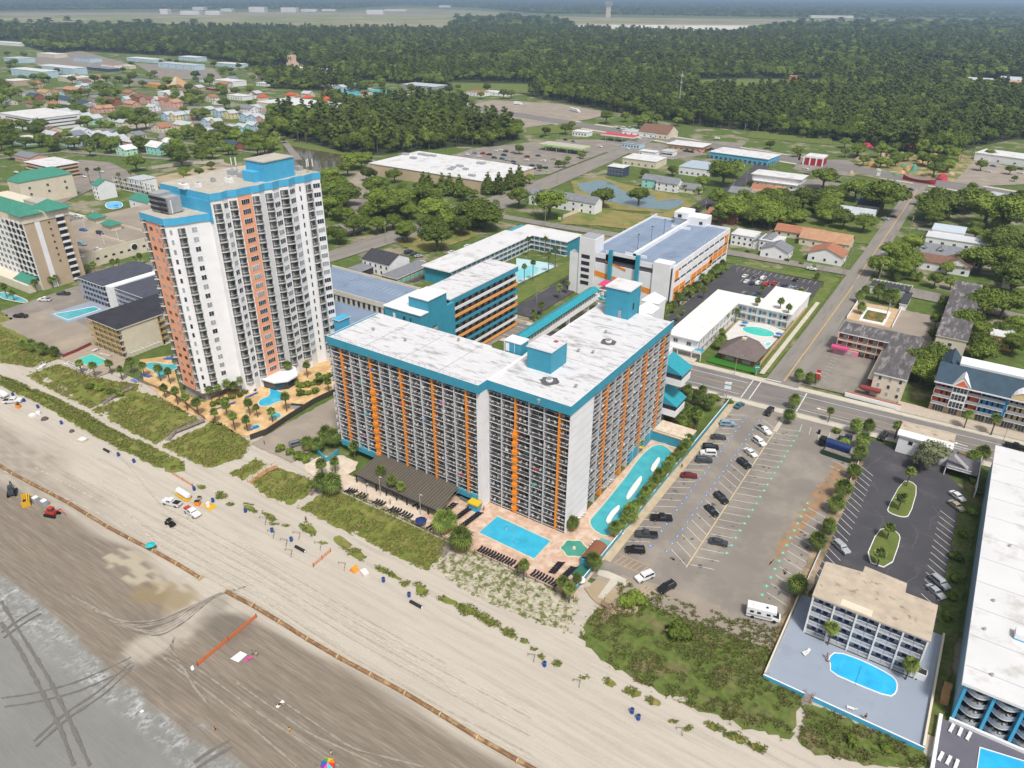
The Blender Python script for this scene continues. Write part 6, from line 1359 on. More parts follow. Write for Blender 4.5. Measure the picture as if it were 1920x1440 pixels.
plantpx('fat',[(45,658),(62,661),(85,668),(107,671),(612,836,1.2),(630,841,1.2),(598,850),(580,845),(622,930,1.4),(608,925,1.3),(1112,1073),(1075,996),(1180,983,1.1),(1578,938,1.3),(1565,965,1.05),(1550,1003,.95),(1530,1035,1.05),(1490,1118,1.1),(1610,868,1.1),(1600,900,1),(1600,815,1.05),(1624,815,1),(1614,842,1.15),(1485,767,1.05),(1477,797,1),(1837,868,1.1),(1822,872,1.1),(1645,565,1.5),(1673,572,1.4),(1660,570,1.3),(1620,556,1.1),(1608,568,1.1),(1612,590,1),(1678,530,1),(1710,526,1.2),(1720,528),(1693,490,1.2),(1240,596,1.1),(1251,588),(1345,655,1.2),(1352,648),(1495,718,1),(1515,722,1),(1530,720,.8),(1500,560,1),(1530,525,.8)])
plantpx('gold',[(831,1003,1.25),(870,1035,1.35),(845,995,1.1)])
for y in np.arange(136,188,3.0):plant('fat',-57.9+random.uniform(-.5,.4),y,random.uniform(.7,.95),.35)
for k in range(20):plant('fat' if k % 3 else 'palm',random.uniform(-71,-59),random.uniform(194,216),random.uniform(.9,1.25),.3)
for y in np.arange(285,352,4.2):plant('fat' if random.random() < .6 else 'palm',-103.9+random.uniform(-.6,.3),y,random.uniform(.9,1.2),.2)
def inpoly(px_,py_,poly):
    r=np.zeros(np.shape(px_),bool);n=len(poly)
    for i in range(n):
        x0,y0=poly[i];x1,y1=poly[(i+1) % n]
        if y0== y1:continue
        c=((y0 > py_) != (y1 > py_)) & (px_ < (x1-x0)*(py_-y0)/(y1-y0)+x0);r ^= c
    return r
def hedge(pts,n,kind='shrub',s=1.0):
    for k in range(n):
        t=(k+.5)/n*(len(pts)-1);i=min(int(t),len(pts)-2);f=t-i;x=pts[i][0]+(pts[i+1][0]-pts[i][0])*f;y=pts[i][1]+(pts[i+1][1]-pts[i][1])*f;plant(kind,x+random.uniform(-.4,.4),y+random.uniform(-.4,.4),s*random.uniform(.8,1.2),.2)
hedge([W(395,765),W(430,752),W(470,735),W(490,722)],9);hedge([W(548,722),W(575,728),W(600,718),W(622,705)],9);hedge([W(555,735),W(570,742),W(600,735)],4)
hedge([W(520,840),W(560,860),W(580,870)],5,s=1.2);hedge([W(260,560),W(300,640)],6);hedge([W(1130,640),W(1230,600)],0);hedge([(-107,279),(-102.6,356)],12,s=1.0)
hedge([W(1560,800),W(1590,850)],2,s=1.2);hedge([W(1790,870),W(1830,920),W(1790,1060),W(1770,1180)],10,s=1.1);hedge([W(1380,760),W(1300,740)],3)
hedge([W(1170,1140),W(1200,1130)],2,s=1.8);hedge([W(1270,1195)],1) if False else plant('shrub',*W(1272,1195),2.0,.3);hedge([W(1560,1380),W(1700,1420)],2,s=1.2)
hedge([W(1390,470),W(1540,505)],6);hedge([W(560,925),W(600,905)],1,s=1.0);hedge([W(160,730),W(200,735),W(240,745)],4,s=1.4)
# scattered single trees in the town
for p_,a_,c_ in (('the pastel houses',400,225),('the lake',600,300),('the pond',1160,372),('the brick terraces',230,190),('the navy-roofed houses',135,198),('the terracotta houses',1530,460),('the long golf rocks',1760,322),('the mint house',225,285),('the aqua house',283,282),('the far left shops',240,125),('the sandy lot',350,335),('the right edge woods',1890,600),('the fork of the avenue',700,450),('the pale town end',60,150),('the tennis courts',690,175),('the pale hotel pair',70,138),('the left edge motel',40,295),('the blue grey houses',460,232),('the white row houses',120,215),('the metal-roofed hall',1790,455),('the striped stores',1850,380)):land(p_,*W(a_,c_))
ZONES=[([(0,100),(230,105),(480,132),(470,200),(300,205),(0,215)],95),([(0,215),(300,205),(520,250),(540,290),(380,300),(240,300),(0,285)],95),([(620,345),(700,370),(900,385),(900,440),(700,470),(610,460)],48),([(690,150),(1000,180),(880,200),(690,200)],24),([(1340,385),(1480,360),(1640,370),(1650,410),(1480,432),(1340,425)],34),([(1700,375),(1920,385),(1920,470),(1850,480),(1700,430)],18),([(1800,480),(1920,470),(1920,690),(1800,710)],12),([(1590,290),(1800,285),(1790,345),(1600,330)],22),([(1650,480),(1720,470),(1720,530),(1640,540)],8),([(480,130),(560,130),(640,150),(640,170),(480,170)],22),([(640,330),(700,340),(700,300),(680,300)],6),([(1090,230),(1200,228),(1300,240),(1120,243)],8),([(1340,325),(1380,330),(1370,350),(1320,350)],3)]
for poly,n in ZONES:
    xs=[p[0] for p in poly];ys=[p[1] for p in poly];c=0
    for t in range(600):
        if c >= n:break
        px_,py_=random.uniform(min(xs),max(xs)),random.uniform(min(ys),max(ys))
        if not inpoly(np.array(px_),np.array(py_),poly):continue
        x,y=W(px_,py_)
        sc_=random.uniform(.75,1.35);rr_=7*sc_*.6
        if any(abs(x-f[0]) < f[2]+rr_-2 and abs(y-f[1]) < f[3]+rr_-2 for f in FOOT):continue
        if any((x-q[1])**2+(y-q[2])**2 < (rr_*.8+1)**2 for q in TREES) or any(bool(inpoly(np.array(x),np.array(y),q)) for q in SHEETS):continue
        plant('oak' if len([1 for q in TREES if q[0]== 'oak']) < 298 and random.random() < .55 else 'light',x,y,sc_);c+= 1
# ---- woods and forest: uncountable, one object each, grown over the real trees above
FOREST=[[(-150,44),(640,60),(860,60),(1300,60),(1500,48),(2100,40),(2100,262),(1900,262),(1830,275),(1790,290),(1650,288),(1600,268),(1480,256),(1410,246),(1290,235),(1160,212),(1010,185),(960,172),(850,160),(820,165),(640,145),(560,118),(480,128),(380,108),(300,104),(150,96),(100,100),(0,76),(-150,70)],
 [(500,232),(560,200),(640,190),(700,196),(850,196),(905,215),(960,225),(975,262),(930,275),(860,275),(700,292),(640,285),(560,262),(505,255)],
 [(-200,-9),(2100,-9),(2100,35),(1500,33),(1000,25),(900,15),(760,10),(640,17),(300,17),(0,20),(-200,22)],[(480,135),(545,138),(640,150),(690,175),(640,172),(500,165)],[(860,36),(1030,36),(1060,45),(1080,60),(840,60)]]
CLEAR=[[(1300,148),(1400,146),(1545,148),(1548,164),(1460,172),(1400,178),(1300,170)],[(1430,98),(1600,106),(1580,112),(1430,104)],[(830,150),(1000,156),(1012,178),(850,174)],[(1070,44),(1500,46),(1400,60),(1380,68),(1200,62)],[(1140,60),(1160,62),(1158,78),(1146,76)],[(1722,112),(1835,116),(1835,130),(1735,128)],[(1820,148),(2000,150),(2000,168),(1830,162)],[(994,92),(1012,92),(1010,104),(996,102)],[(190,72),(255,74),(240,82),(195,80)],[(1860,98),(1890,100),(1880,106),(1862,104)],[(0,74),(45,76),(40,90),(0,90)],[(1735,80),(1745,82),(1740,88),(1730,86)],[(1110,222),(1180,225),(1150,235),(1100,232)],[(860,186),(1060,190),(1155,212),(1100,228),(985,245),(880,238)]]
for poly in FOREST:
    if poly[0][1] > 40:sheet('forest_floor',[(px_,max(py_,2)) for px_,py_ in poly],M('forest_floor',(.035,.045,.018),.95,.3,.05),.1,px=True)
RW=Matrix.Rotation(0,3,'Z')
def proj_np(X,Y):
    v=np.stack([X,Y,np.full(X.shape,-H)],-1);w_=v@np.array(_F);w_=np.where(w_ < 1,np.nan,w_)
    return 960+FPX*(v@np.array(_R))/w_,720-FPX*(v@np.array(_U))/w_
def forest_points(d0,d1,step,sc):
    # square grid turned with the view so that only the seen wedge is filled
    f=np.array([_F.x,_F.y]);f /= np.linalg.norm(f);r_=np.array([f[1],-f[0]])
    a=np.arange(d0*.8,d1,step);b_=np.arange(-d1*.85,d1*.85,step);A,B=np.meshgrid(a,b_);A=A.ravel();B=B.ravel()
    k=np.abs(B) < A*.85+60;A,B=A[k],B[k];A=A+rng.uniform(-.45,.45,A.shape)*step;B=B+rng.uniform(-.45,.45,B.shape)*step
    d=np.hypot(A,B);k=(d > d0) & (d <= d1);A,B=A[k],B[k]
    X=f[0]*A+r_[0]*B;Y=f[1]*A+r_[1]*B;px_,py_=proj_np(X,Y);k=np.isfinite(px_);X,Y,px_,py_=X[k],Y[k],px_[k],py_[k]
    px_=px_+rng.normal(size=X.shape)*4;m=np.zeros(X.shape,bool)
    for p in FOREST:m |= inpoly(px_,py_,p)
    for p in CLEAR:m &= ~inpoly(px_,py_,p)
    m &= vnoise(X,Y,60,60,9)*.5+vnoise(X,Y,17,17,10)*.5 > .22
    X,Y=X[m],Y[m]
    if d1 < 1700:
        keep=np.ones(X.shape,bool)
        for fx,fy,a_,c in FOOT:keep &= ~((np.abs(X-fx) < a_+3) & (np.abs(Y-fy) < c+3))
        X,Y=X[keep],Y[keep]
    return X,Y,sc*rng.uniform(.62,1.45,X.shape)
def forest_obj(name,X,Y,S_,src,zs=1.0):
    me=bpy.data.meshes.new(name);v=np.stack([X,Y,np.zeros(X.shape)],-1);me.vertices.add(len(X));me.vertices.foreach_set('co',v.ravel().astype(np.float32))
    a=me.attributes.new('sc','FLOAT','POINT');a.data.foreach_set('value',S_.astype(np.float32));a=me.attributes.new('rz','FLOAT','POINT');a.data.foreach_set('value',rng.uniform(0,6.28,X.shape).astype(np.float32));me.update()
    o=bpy.data.objects.new(name,me);C.objects.link(o)
    g=bpy.data.node_groups.new(name,'GeometryNodeTree');g.interface.new_socket('Geometry',in_out='INPUT',socket_type='NodeSocketGeometry');g.interface.new_socket('Geometry',in_out='OUTPUT',socket_type='NodeSocketGeometry')
    n=g.nodes;gi=n.new('NodeGroupInput');go=n.new('NodeGroupOutput');join=n.new('GeometryNodeJoinGeometry');ip=n.new('GeometryNodeInstanceOnPoints')
    for c in src:
        oi=n.new('GeometryNodeObjectInfo');oi.inputs['Object'].default_value=c;oi.transform_space='ORIGINAL'
        g.links.new(oi.outputs['Geometry'],join.inputs[0])
    s1=n.new('GeometryNodeInputNamedAttribute');s1.data_type='FLOAT';s1.inputs['Name'].default_value='sc';s2=n.new('GeometryNodeInputNamedAttribute');s2.data_type='FLOAT';s2.inputs['Name'].default_value='rz'
    cs=n.new('ShaderNodeCombineXYZ');g.links.new(s1.outputs[0],cs.inputs[0]);g.links.new(s1.outputs[0],cs.inputs[1]);mu=n.new('ShaderNodeMath');mu.operation='MULTIPLY';mu.inputs[1].default_value=zs;g.links.new(s1.outputs[0],mu.inputs[0]);g.links.new(mu.outputs[0],cs.inputs[2])
    cr=n.new('ShaderNodeCombineXYZ');g.links.new(s2.outputs[0],cr.inputs[2])
    g.links.new(gi.outputs[0],ip.inputs['Points']);g.links.new(join.outputs[0],ip.inputs['Instance']);g.links.new(cs.outputs[0],ip.inputs['Scale']);g.links.new(cr.outputs[0],ip.inputs['Rotation']);g.links.new(ip.outputs[0],go.inputs[0])
    md=o.modifiers.new('grow','NODES');md.node_group=g;o['kind']='stuff';return o
def kids(p):return [c for c in KIDS[p.name]]
def crown_src(p):return kids(p)
SRC=[crown_src(PROTO['oak'][0]),crown_src(PROTO['pine'][0]),crown_src(PROTO['light'][0]),crown_src(PROTO['oak'][1]),crown_src(PROTO['pine'][1])]
for d0,d1,step,sc,zs in ((420,1500,8.2,.86,1.35),(1500,3200,13.5,1.35,1.0),(3200,20000,46,4.2,.38)):
    X,Y,S_=forest_points(d0,d1,step,sc);pick=rng.choice(5,len(X),p=[.32,.12,.22,.28,.06] if d1 < 1600 else [.30,.18,.20,.26,.06])
    tn=vnoise(X,Y,90,90,12);pick=np.where((pick== 0) & (tn > .74),2,pick);pick=np.where((pick== 2) & (tn < .35),1,pick)
    for i in range(5):
        k=pick== i
        if k.sum():forest_obj('forest',X[k],Y[k],S_[k]*(1.15 if i in (1,4) and d1 < 3300 else 1),SRC[i],zs*(.8 if i in (1,4) and d1 < 3300 else 1))
    print('forest',d0,len(X))
# ---- dune grass: bent blades in their thousands
def tufts(name,polys,dens,hgt,mats,z,world=False,seed=3):
    r=np.random.default_rng(seed);mb=MB();[mb.mi(m) for m in mats]
    for p in polys:
        q=p if world else [W(*a) for a in p];q=np.array(q);x0,y0=q.min(0)-1;x1,y1=q.max(0)+1;n=int((x1-x0)*(y1-y0)*dens)
        X=r.uniform(x0,x1,n);Y=r.uniform(y0,y1,n);k=inpoly(X,Y,[tuple(a) for a in q]) & (vnoise(X,Y,1.8,1.8,5)*.6+vnoise(X,Y,6,6,6)*.4 > .40)
        for x,y in zip(X[k],Y[k]):
            a0=r.uniform(0,6.28);m_=int(r.integers(0,len(mats)));hh=hgt*r.uniform(.5,1.3)
            for j in range(4):
                a=a0+j*1.57+r.uniform(-.4,.4);l=hh*r.uniform(.6,1.1);w_=.055*hh/.6;dx,dy=math.cos(a),math.sin(a)
                kk=len(mb.v);mb.v+= [(x-dy*w_,y+dx*w_,z),(x+dy*w_,y-dx*w_,z),(x+dx*l*.35+dy*w_*.7,y+dy*l*.35-dx*w_*.7,z+hh*.75),(x+dx*l,y+dy*l,z+hh*.7)];mb.f.append((kk,kk+1,kk+2,kk+3));mb.m.append(m_)
    return mb.build(name,kind='stuff')
gm=[leafmat('dune_grass_green',(.16,.21,.04),.2,0,2),leafmat('dune_grass_olive',(.20,.215,.055),.2,0,2),leafmat('dune_grass_straw',(.32,.27,.11),.2,0,2)]
sm_=[leafmat('scrub_green',(.11,.16,.032),.2,0,2),leafmat('scrub_brown',(.17,.14,.07),.2,0,2),leafmat('scrub_olive',(.155,.175,.045),.2,0,2)]
EX=lambda P,k:[[(sum(a[0] for a in p)/len(p)+(q[0]-sum(a[0] for a in p)/len(p))*k,sum(a[1] for a in p)/len(p)+(q[1]-sum(a[1] for a in p)/len(p))*k) for q in p] for p in P]
tufts('dune_grass_fringe',EX(DUNES+SCRUBS+[SPARSE],1.07),.55,.4,gm,.30,seed=8)
tufts('dune_grass',DUNES,4.2,.55,gm,.33);tufts('dune_scrub',SCRUBS,4.2,.6,sm_,.33,seed=4);tufts('sparse_dune_grass',[SPARSE],1.5,.4,gm[:2]+[leafmat('pale_dune_weed',(.36,.34,.22),.2,0,2)],.33,seed=5)
STRIP=[(0,705),(30,715),(75,735),(115,752),(160,775),(200,800),(245,822),(290,842),(345,868),(348,884),(325,888),(280,870),(235,848),(190,826),(150,802),(105,775),(60,752),(15,732),(0,722)]
CL=[((378,915),10,6),((415,932),13,9),((432,948),10,4),((470,955),18,8),((505,970),17,9),((512,985),12,3),((580,995),20,12),((535,988),10,3),((640,1018),22,14),((670,1040),20,16),((608,1020),10,4),((715,1070),16,7),((740,1082),16,8),((760,1098),12,9),((788,1108),15,13),((840,1128),25,8),((875,1145),30,14),((915,1165),26,12),((955,1190),22,12),((985,1205),10,8),((1000,1220),9,4),((1015,1235),7,7),((1045,1247),12,6),((1095,1272),14,4),((1145,1282),18,10),((1185,1300),26,11),((1225,1318),20,9),((1262,1355),14,4),((1290,1368),10,8),((1340,1365),22,10),((1380,1385),30,13),((1420,1405),22,11),((55,690),0,0)]
polys=[STRIP]+[[(c[0]+a*math.cos(t)*random.uniform(.75,1.15),c[1]+b_*math.sin(t)*random.uniform(.75,1.15)+(a*.35*math.cos(t) if a > 14 else 0)) for t in [i*math.pi/5 for i in range(10)]] for c,a,b_ in CL if a]
for i,p in enumerate(polys):
    cx,cy=sum(q[0] for q in p)/len(p),sum(q[1] for q in p)/len(p);sheet('dune_mound',p if i== 0 else [(cx+(a-cx)*.75,cy+(b_-cy)*.7) for a,b_ in p],scrubm,.385,px=True,rough_edge=.8)
tufts('foredune_grass',polys,9.0,.42,[gm[0],sm_[2],gm[2],sm_[0]],.37,seed=6)
# ================================================================= POOLS, DECKS, FENCES, WALKWAYS
coping=M('pool_coping',(.56,.50,.38),.8,.08,1);seag=M('green_spa_water',(.05,.27,.20),.1,.1,.5,spec=.5,bump=.2,bscale=2)
def smooth(pts,it=2):
    for _ in range(it):
        q=[]
        for i in range(len(pts)):
            a,c=pts[i],pts[(i+1) % len(pts)];q+= [(a[0]*.75+c[0]*.25,a[1]*.75+c[1]*.25),(a[0]*.25+c[0]*.75,a[1]*.25+c[1]*.75)]
        pts=q
    return pts
def pool(name,label,pts,wm,z=.36,px=True,sm_it=2,rim_=.45,rm=None):
    pts=[W(*p) for p in pts] if px else pts
    if sm_it:pts=smooth(pts,sm_it)
    cx,cy=sum(p[0] for p in pts)/len(pts),sum(p[1] for p in pts)/len(pts);r=thing(name,label,'pool',cx,cy)
    n=len(pts);area=sum(pts[i][0]*pts[(i+1) % n][1]-pts[(i+1) % n][0]*pts[i][1] for i in range(n))
    if area < 0:pts=pts[::-1]
    o=[]
    for i in range(n):
        a,b_,c=pts[i-1],pts[i],pts[(i+1) % n];dx,dy=c[0]-a[0],c[1]-a[1];l=math.hypot(dx,dy) or 1;o.append((b_[0]+dy/l*rim_,b_[1]-dx/l*rim_))
    mb=MB()
    for i in range(n):
        j=(i+1) % n;p,q,s,t=pts[i],pts[j],o[j],o[i]
        mb.poly([(p[0],p[1],z+.14),(t[0],t[1],z+.14),(s[0],s[1],z+.14),(q[0],q[1],z+.14)],rm or coping);mb.poly([(t[0],t[1],z),(s[0],s[1],z),(s[0],s[1],z+.14),(t[0],t[1],z+.14)],rm or coping);mb.poly([(p[0],p[1],z+.14),(q[0],q[1],z+.14),(q[0],q[1],z+.02),(p[0],p[1],z+.02)],rm or coping)
    mb.build('coping',r);mb=MB();mb.poly([(p[0],p[1],z+.06) for p in pts],wm);mb.build('water',r);land('the '+label.split(' pool')[0]+' pool',cx,cy);return r
sheet('terrace_paving',[(-104,111.4),(-56,111.4),(-56.8,186),(-69,186),(-69,130),(-93,130),(-104,127)],paverm,.36)
sheet('terrace_paving',[(-140,113.5),(-131,111.2),(-104,111.3),(-104,127.8),(-129,127.8),(-131,118),(-140,117)],paverl,.355)
sheet('play_sand',[(572,872),(600,858),(645,856),(672,868),(668,882),(640,900),(600,898),(575,888)],paverl,.358,px=True,rough_edge=.3)
sheet('planting_bed',[(645,925),(700,905),(775,935),(760,945),(700,930)],grassm,.364,px=True) if False else None
sheet('sidewalk',[(-56.6,127),(-54.6,127),(-54.4,222),(-56.6,222)],M('sandy_walk',(.46,.37,.25),.9,.15,.5),.372)
sheet('path',[W(1122,1070),W(1140,1073),W(1170,1086),W(1184,1095),W(1175,1103),W(1158,1095),W(1130,1125),W(1120,1122),W(1145,1088),W(1120,1080)],walkm,.375)
sheet('sandy_patch',[W(1095,1105),W(1140,1078),W(1165,1100),W(1210,1120),W(1195,1150),W(1130,1160),W(1115,1130)],dirtm,.352,rough_edge=.6)
pool('main_pool','bright blue rectangular pool on the hotel pink paved terrace',[(-87.5,118),(-70.6,117.6),(-70.6,125.4),(-87.3,126)],poolw,px=False,sm_it=0)
x,y=W(970,1018);mb=MB()
for i in range(20):a,c=i*math.pi/10,(i+1)*math.pi/10;mb.poly([(x+1.1*math.cos(a),y+1.1*math.sin(a),.425),(x+.95*math.cos(a),y+.95*math.sin(a),.425),(x+.95*math.cos(c),y+.95*math.sin(c),.425),(x+1.1*math.cos(c),y+1.1*math.sin(c),.425)][::-1],M('pool_ring',(.02,.22,.40),.6,0))
mb.build('pool_floor_ring',kind='structure')
RV=[(1108,950),(1092,935),(1110,915),(1135,892),(1160,865),(1172,850),(1185,838),(1198,835),(1215,842),(1238,846),(1258,852),(1262,862),(1245,880),(1225,905),(1205,930),(1182,942),(1170,960),(1163,985),(1145,1003),(1130,1006),(1112,997),(1103,980),(1106,965)]
RV=[(1105,980),(1115,968),(1135,945),(1155,920),(1175,895),(1185,880),(1200,860),(1212,848),(1225,838),(1240,836),(1256,846),(1262,856),(1256,872),(1240,890),(1222,910),(1210,930),(1196,942),(1175,965),(1165,985),(1146,1003),(1134,1008),(1112,995)]
pool('river_pool','long winding turquoise river pool with white islands beside the hotel',RV,poolt,sm_it=1)
isl=thing('river_pool_islands','three white elongated islands linked by bars inside the winding river pool','islands',*W(1190,920))
for pts in ([(1232,860),(1238,856),(1242,862),(1232,875),(1226,884),(1218,884),(1217,876)],[(1203,893),(1209,892),(1208,902),(1195,918),(1178,934),(1170,937),(1169,930),(1180,915)],[(1160,948),(1166,946),(1166,955),(1150,968),(1142,980),(1133,980),(1132,973),(1145,958)]):
    mb=MB();mb.prism([W((p[0]-cx_)*.75+cx_,(p[1]-cy_),.8) for p in smooth(pts,1) for cx_,cy_ in ((sum(q[0] for q in pts)/len(pts)+(p[1]-sum(q[1] for q in pts)/len(pts))*-.85*0,0),)],.45,.8,coping,top=white);mb.build('island',isl)
pool('kiddie_pool','small dark green kidney pool at the inland end of the river pool',[(1238,826),(1246,822),(1262,827),(1282,836),(1280,843),(1262,840),(1245,834)],seag)
star=[]
for i in range(12):a=i*math.pi/6;r_=3.5 if i % 2 else 2.7;star.append((-64.3+r_*math.cos(a),126.3+r_*math.sin(a)))
pool('star_spa','star-shaped green spa pool with central fountain right of the bright blue pool',star,seag,px=False,sm_it=1)
mb=MB();mb.tube((-64.3,126.3,.42),(-64.3,126.3,.9),.5,.35,10,coping);tag(mb.build('fountain'),'small round fountain in the middle of the star-shaped spa','fountain')
pool('condo_pool','blue boomerang pool on the tan terrace of the white tower',[(505,724),(513,724),(518,735),(538,740),(544,745),(535,752),(520,755),(505,763),(490,764),(484,758),(490,750),(505,745),(508,738)],poolw)
sheet('terrace_paving',[(262,676),(320,668),(340,740),(383,756),(450,725),(490,712),(545,697),(622,672),(632,700),(632,738),(560,765),(478,822),(440,815),(380,785),(330,770),(270,715)],tandeck,.34,px=True)
pool('tower_left_pool','teal kidney pool left of the white tower foot',[(272,684),(290,680),(310,686),(332,684),(334,692),(318,698),(306,710),(296,708),(292,698),(275,692)],poolt)
pool('round_spa','small round teal spa behind a palm below the boomerang pool',[(507,778),(518,774),(528,780),(524,787),(510,787)],poolt);pool('round_spa','small round spa by the dark fence below the tower',[(472,800),(486,798),(488,805),(476,808)],poolt)
pool('motel_pool','turquoise square pool in front of the mustard motel',[W(143,676),W(173,666),W(202,679),W(176,692)],M('turquoise_water',(.06,.50,.42),.1,.05,.3,spec=.5,bump=.2,bscale=1.5),px=False,sm_it=0)
sheet('terrace_paving',[(112,672),(176,648),(236,672),(232,690),(172,712)],M('brownish_paving',(.34,.28,.22),.9,.12,.5),.345,px=True)
pool('blue_motel_pool','long teal pool on the blue terrace of the blue-grey motel',[(-322,133),(-311,133),(-311,147),(-316,147)],poolt,z=.5,px=False,sm_it=0,rm=white)
pool('tan_tower_pool','winding pool at the left edge before the tan tower',[(0,548),(20,552),(52,565),(50,570),(25,566),(0,560)],poolt,z=.4)
pool('lodge_pool','blue pool of the green roofed white lodge',[(200,380),(225,378),(232,388),(215,394),(198,390)],poolb,z=.3,rm=white)
sheet('pool_terrace',[(968,485),(1035,495),(1040,502),(1000,520),(968,535)],M('aqua_terrace',(.42,.60,.64),.8,.06,.3),.37,px=True)
pool('courtyard_pool','pale blue pool in the teal U-shaped motel courtyard',[(-190,284),(-180,280),(-180,300),(-190,304)],M('pale_pool_water',(.20,.58,.66),.1,.05,.3,spec=.5),px=False,sm_it=1)
sheet('pool_terrace',[(-77,270),(-58.5,270),(-57.6,292),(-66,295),(-77,292)],M('white_pool_terrace',(.58,.57,.54),.85,.05,.4),.40)
pool('oval_pool','oval turquoise pool of the white two-storey motel',[(-66.5+6.5*math.cos(a),285+4.4*math.sin(a)) for a in [i*math.pi/10 for i in range(20)]],M('turquoise_water',(.06,.50,.42),.1,.05,.3),z=.42,px=False,sm_it=0,rm=white)
pool('hot_tub','small square pale pool beside the oval pool',[(-60.5,273),(-58.7,273),(-58.7,277),(-60.5,277)],M('pale_pool_water',(.20,.58,.66),.1,.05,.3,spec=.5),z=.42,px=False,sm_it=1,rm=white)
pool('motel_deck_pool','vivid blue pool with rounded ends on the blue-grey deck',[W(1553,1238),W(1567,1226),W(1618,1244),W(1668,1270),W(1680,1283),W(1678,1302),W(1666,1310),W(1610,1288),W(1556,1264),W(1557,1250)],poolb,z=.56,px=False,sm_it=1,rim_=.25,rm=white)
mb=MB();a,c=W(1615,1247,.64),W(1603,1284,.64);mb.tube((a[0],a[1],.66),(c[0],c[1],.66),.05,.05,5,M('rope',(.05,.2,.4),.7,0));tag(mb.build('lane_rope'),'dark lane rope across the vivid blue deck pool','rope')
pool('corner_pool','bright blue pool cut by the bottom right corner of the photo',[W(1838,1403,.5),W(1990,1450,.5),W(1990,1530,.5),W(1828,1470,.5)],poolb,z=.51,px=False,sm_it=0,rim_=.25,rm=white)
# ponds
sheet('pond',[(1083,345),(1125,338),(1150,345),(1160,352),(1165,358),(1200,362),(1228,368),(1228,378),(1262,374),(1286,378),(1272,388),(1255,394),(1230,393),(1185,388),(1140,378),(1110,366),(1086,355)],pondw,.36,px=True,rough_edge=.3)
sheet('pond_bank',[(1070,340),(1125,332),(1170,345),(1240,360),(1305,375),(1290,392),(1250,400),(1130,392),(1080,370)],drym,.30,px=True,rough_edge=.6)
sheet('lake',[(530,268),(545,274),(600,284),(650,292),(672,300),(640,312),(590,322),(545,320),(535,300)],lakew,.33,px=True,rough_edge=.5)
sheet('lake_bank',[(505,265),(530,262),(600,276),(700,295),(690,310),(640,318),(600,330),(520,330)],lawnm,.315,px=True,rough_edge=.6)
# walls and fences
def wall(name,label,pts,z0,h,t,m,top=None,px=False,cat='wall'):
    pts=[W(*p) for p in pts] if px else pts;mb=MB()
    for (x0,y0),(x1,y1) in zip(pts[:-1],pts[1:]):
        dx,dy=x1-x0,y1-y0;l=math.hypot(dx,dy);mb.fr=(x0,y0,dx/l,dy/l);mb.box(0,l,-t/2,t/2,z0,z0+h,m,top=top)
    mb.fr=None;return tag(mb.build(name),label,cat)
def railfence(name,label,pts,z0,h,m,px=True,step=2.0,rails=2,group=None):
    pts=[W(*p) for p in pts] if px else pts;r=thing(name,label,'fence',pts[0][0],pts[0][1],0,0,group);rb=MB()
    posts=Many(r,'post')
    for (x0,y0),(x1,y1) in zip(pts[:-1],pts[1:]):
        dx,dy=x1-x0,y1-y0;l=math.hypot(dx,dy);f=(x0,y0,dx/l,dy/l);rb.fr=f
        for k in range(rails):rb.box(0,l,-.04,.04,z0+h*(k+1)/rails-.07,z0+h*(k+1)/rails,m)
        n_=max(1,int(l/step))
        for k in range(n_+1):mb=MB(f);mb.box(l*k/n_-.05,l*k/n_+.05,-.05,.05,z0-.3,z0+h+.05,m);posts.add(mb)
    rb.fr=None;rb.build('rail',r);posts.done();return r
wall('teal_wall','long low teal wall with pale top between river pool palms and car park',[(-56.9,113),(-56.9,222.5)],.2,1.5,.25,teal,top=white)
wall('teal_wall','low teal wall at the left end of the big hotel terrace',[(595,850),(612,868),(622,862),(635,852)],.2,1.6,.3,teal,px=True)
railfence('terrace_fence','dark metal fence along the ocean edge of the hotel terrace',[(-131,111.1),(-87,111.2)],.36,1.1,railm,px=False,step=2.4);railfence('terrace_fence','dark metal fence below the bright blue pool row of loungers',[(-84,111.2),(-56,111.2)],.36,1.1,railm,px=False,step=2.4)
wall('beach_wall','pale low retaining wall under the terrace fence',[(-131,110.8),(-87,110.8)],.05,.5,.3,concrete)
wall('dark_timber_fence','dark timber fence between tower terrace and the side street',[(470,826),(500,815),(545,785),(590,757),(636,735)],.3,1.8,.2,M('dark_timber',(.06,.05,.045),.9,.2,1),px=True,cat='fence')
wall('dark_timber_fence','thin dark fence on the ocean side of the tower terrace',[(262,716),(330,745),(385,788)],.3,1.0,.15,wood,px=True,cat='fence')
wall('maroon_fence','maroon and white fence left of the mustard motel pool',[(118,672),(145,661),(172,648)],.3,1.2,.15,M('maroon_slab',(.22,.05,.045),.8,0),px=True,cat='fence')
wall('tan_wall','tan garden wall beside the white motel and sidewalk',[(-56.6,254),(-56.4,320)],.3,1.7,.2,M('tan_fence',(.50,.34,.20),.9,.1,1),cat='wall')
wall('orange_timber_fence','orange brown timber fence below the tall white hall',[(1422,358),(1490,365)],.3,2.2,.2,woodn,px=True,cat='fence')
wall('pale_block_wall','pale block wall beside the townhouse lawn',[(1056,410),(1110,388)],.3,2,.25,cream,px=True);wall('grey_block_wall','long grey block wall behind the round trees at upper left',[(285,318),(330,312),(420,305)],.3,2.4,.3,concrete,px=True)
wall('lot_fence','white and grey boundary fence between the big car park and dark lot, far part',[(-13.0,190),(-12.9,206)],.35,1.0,.12,white,cat='fence');wall('lot_fence','white boundary fence beside the sand-roofed motel, near part',[(-13.0,146),(-12.9,163)],.35,1.0,.12,white,cat='fence')
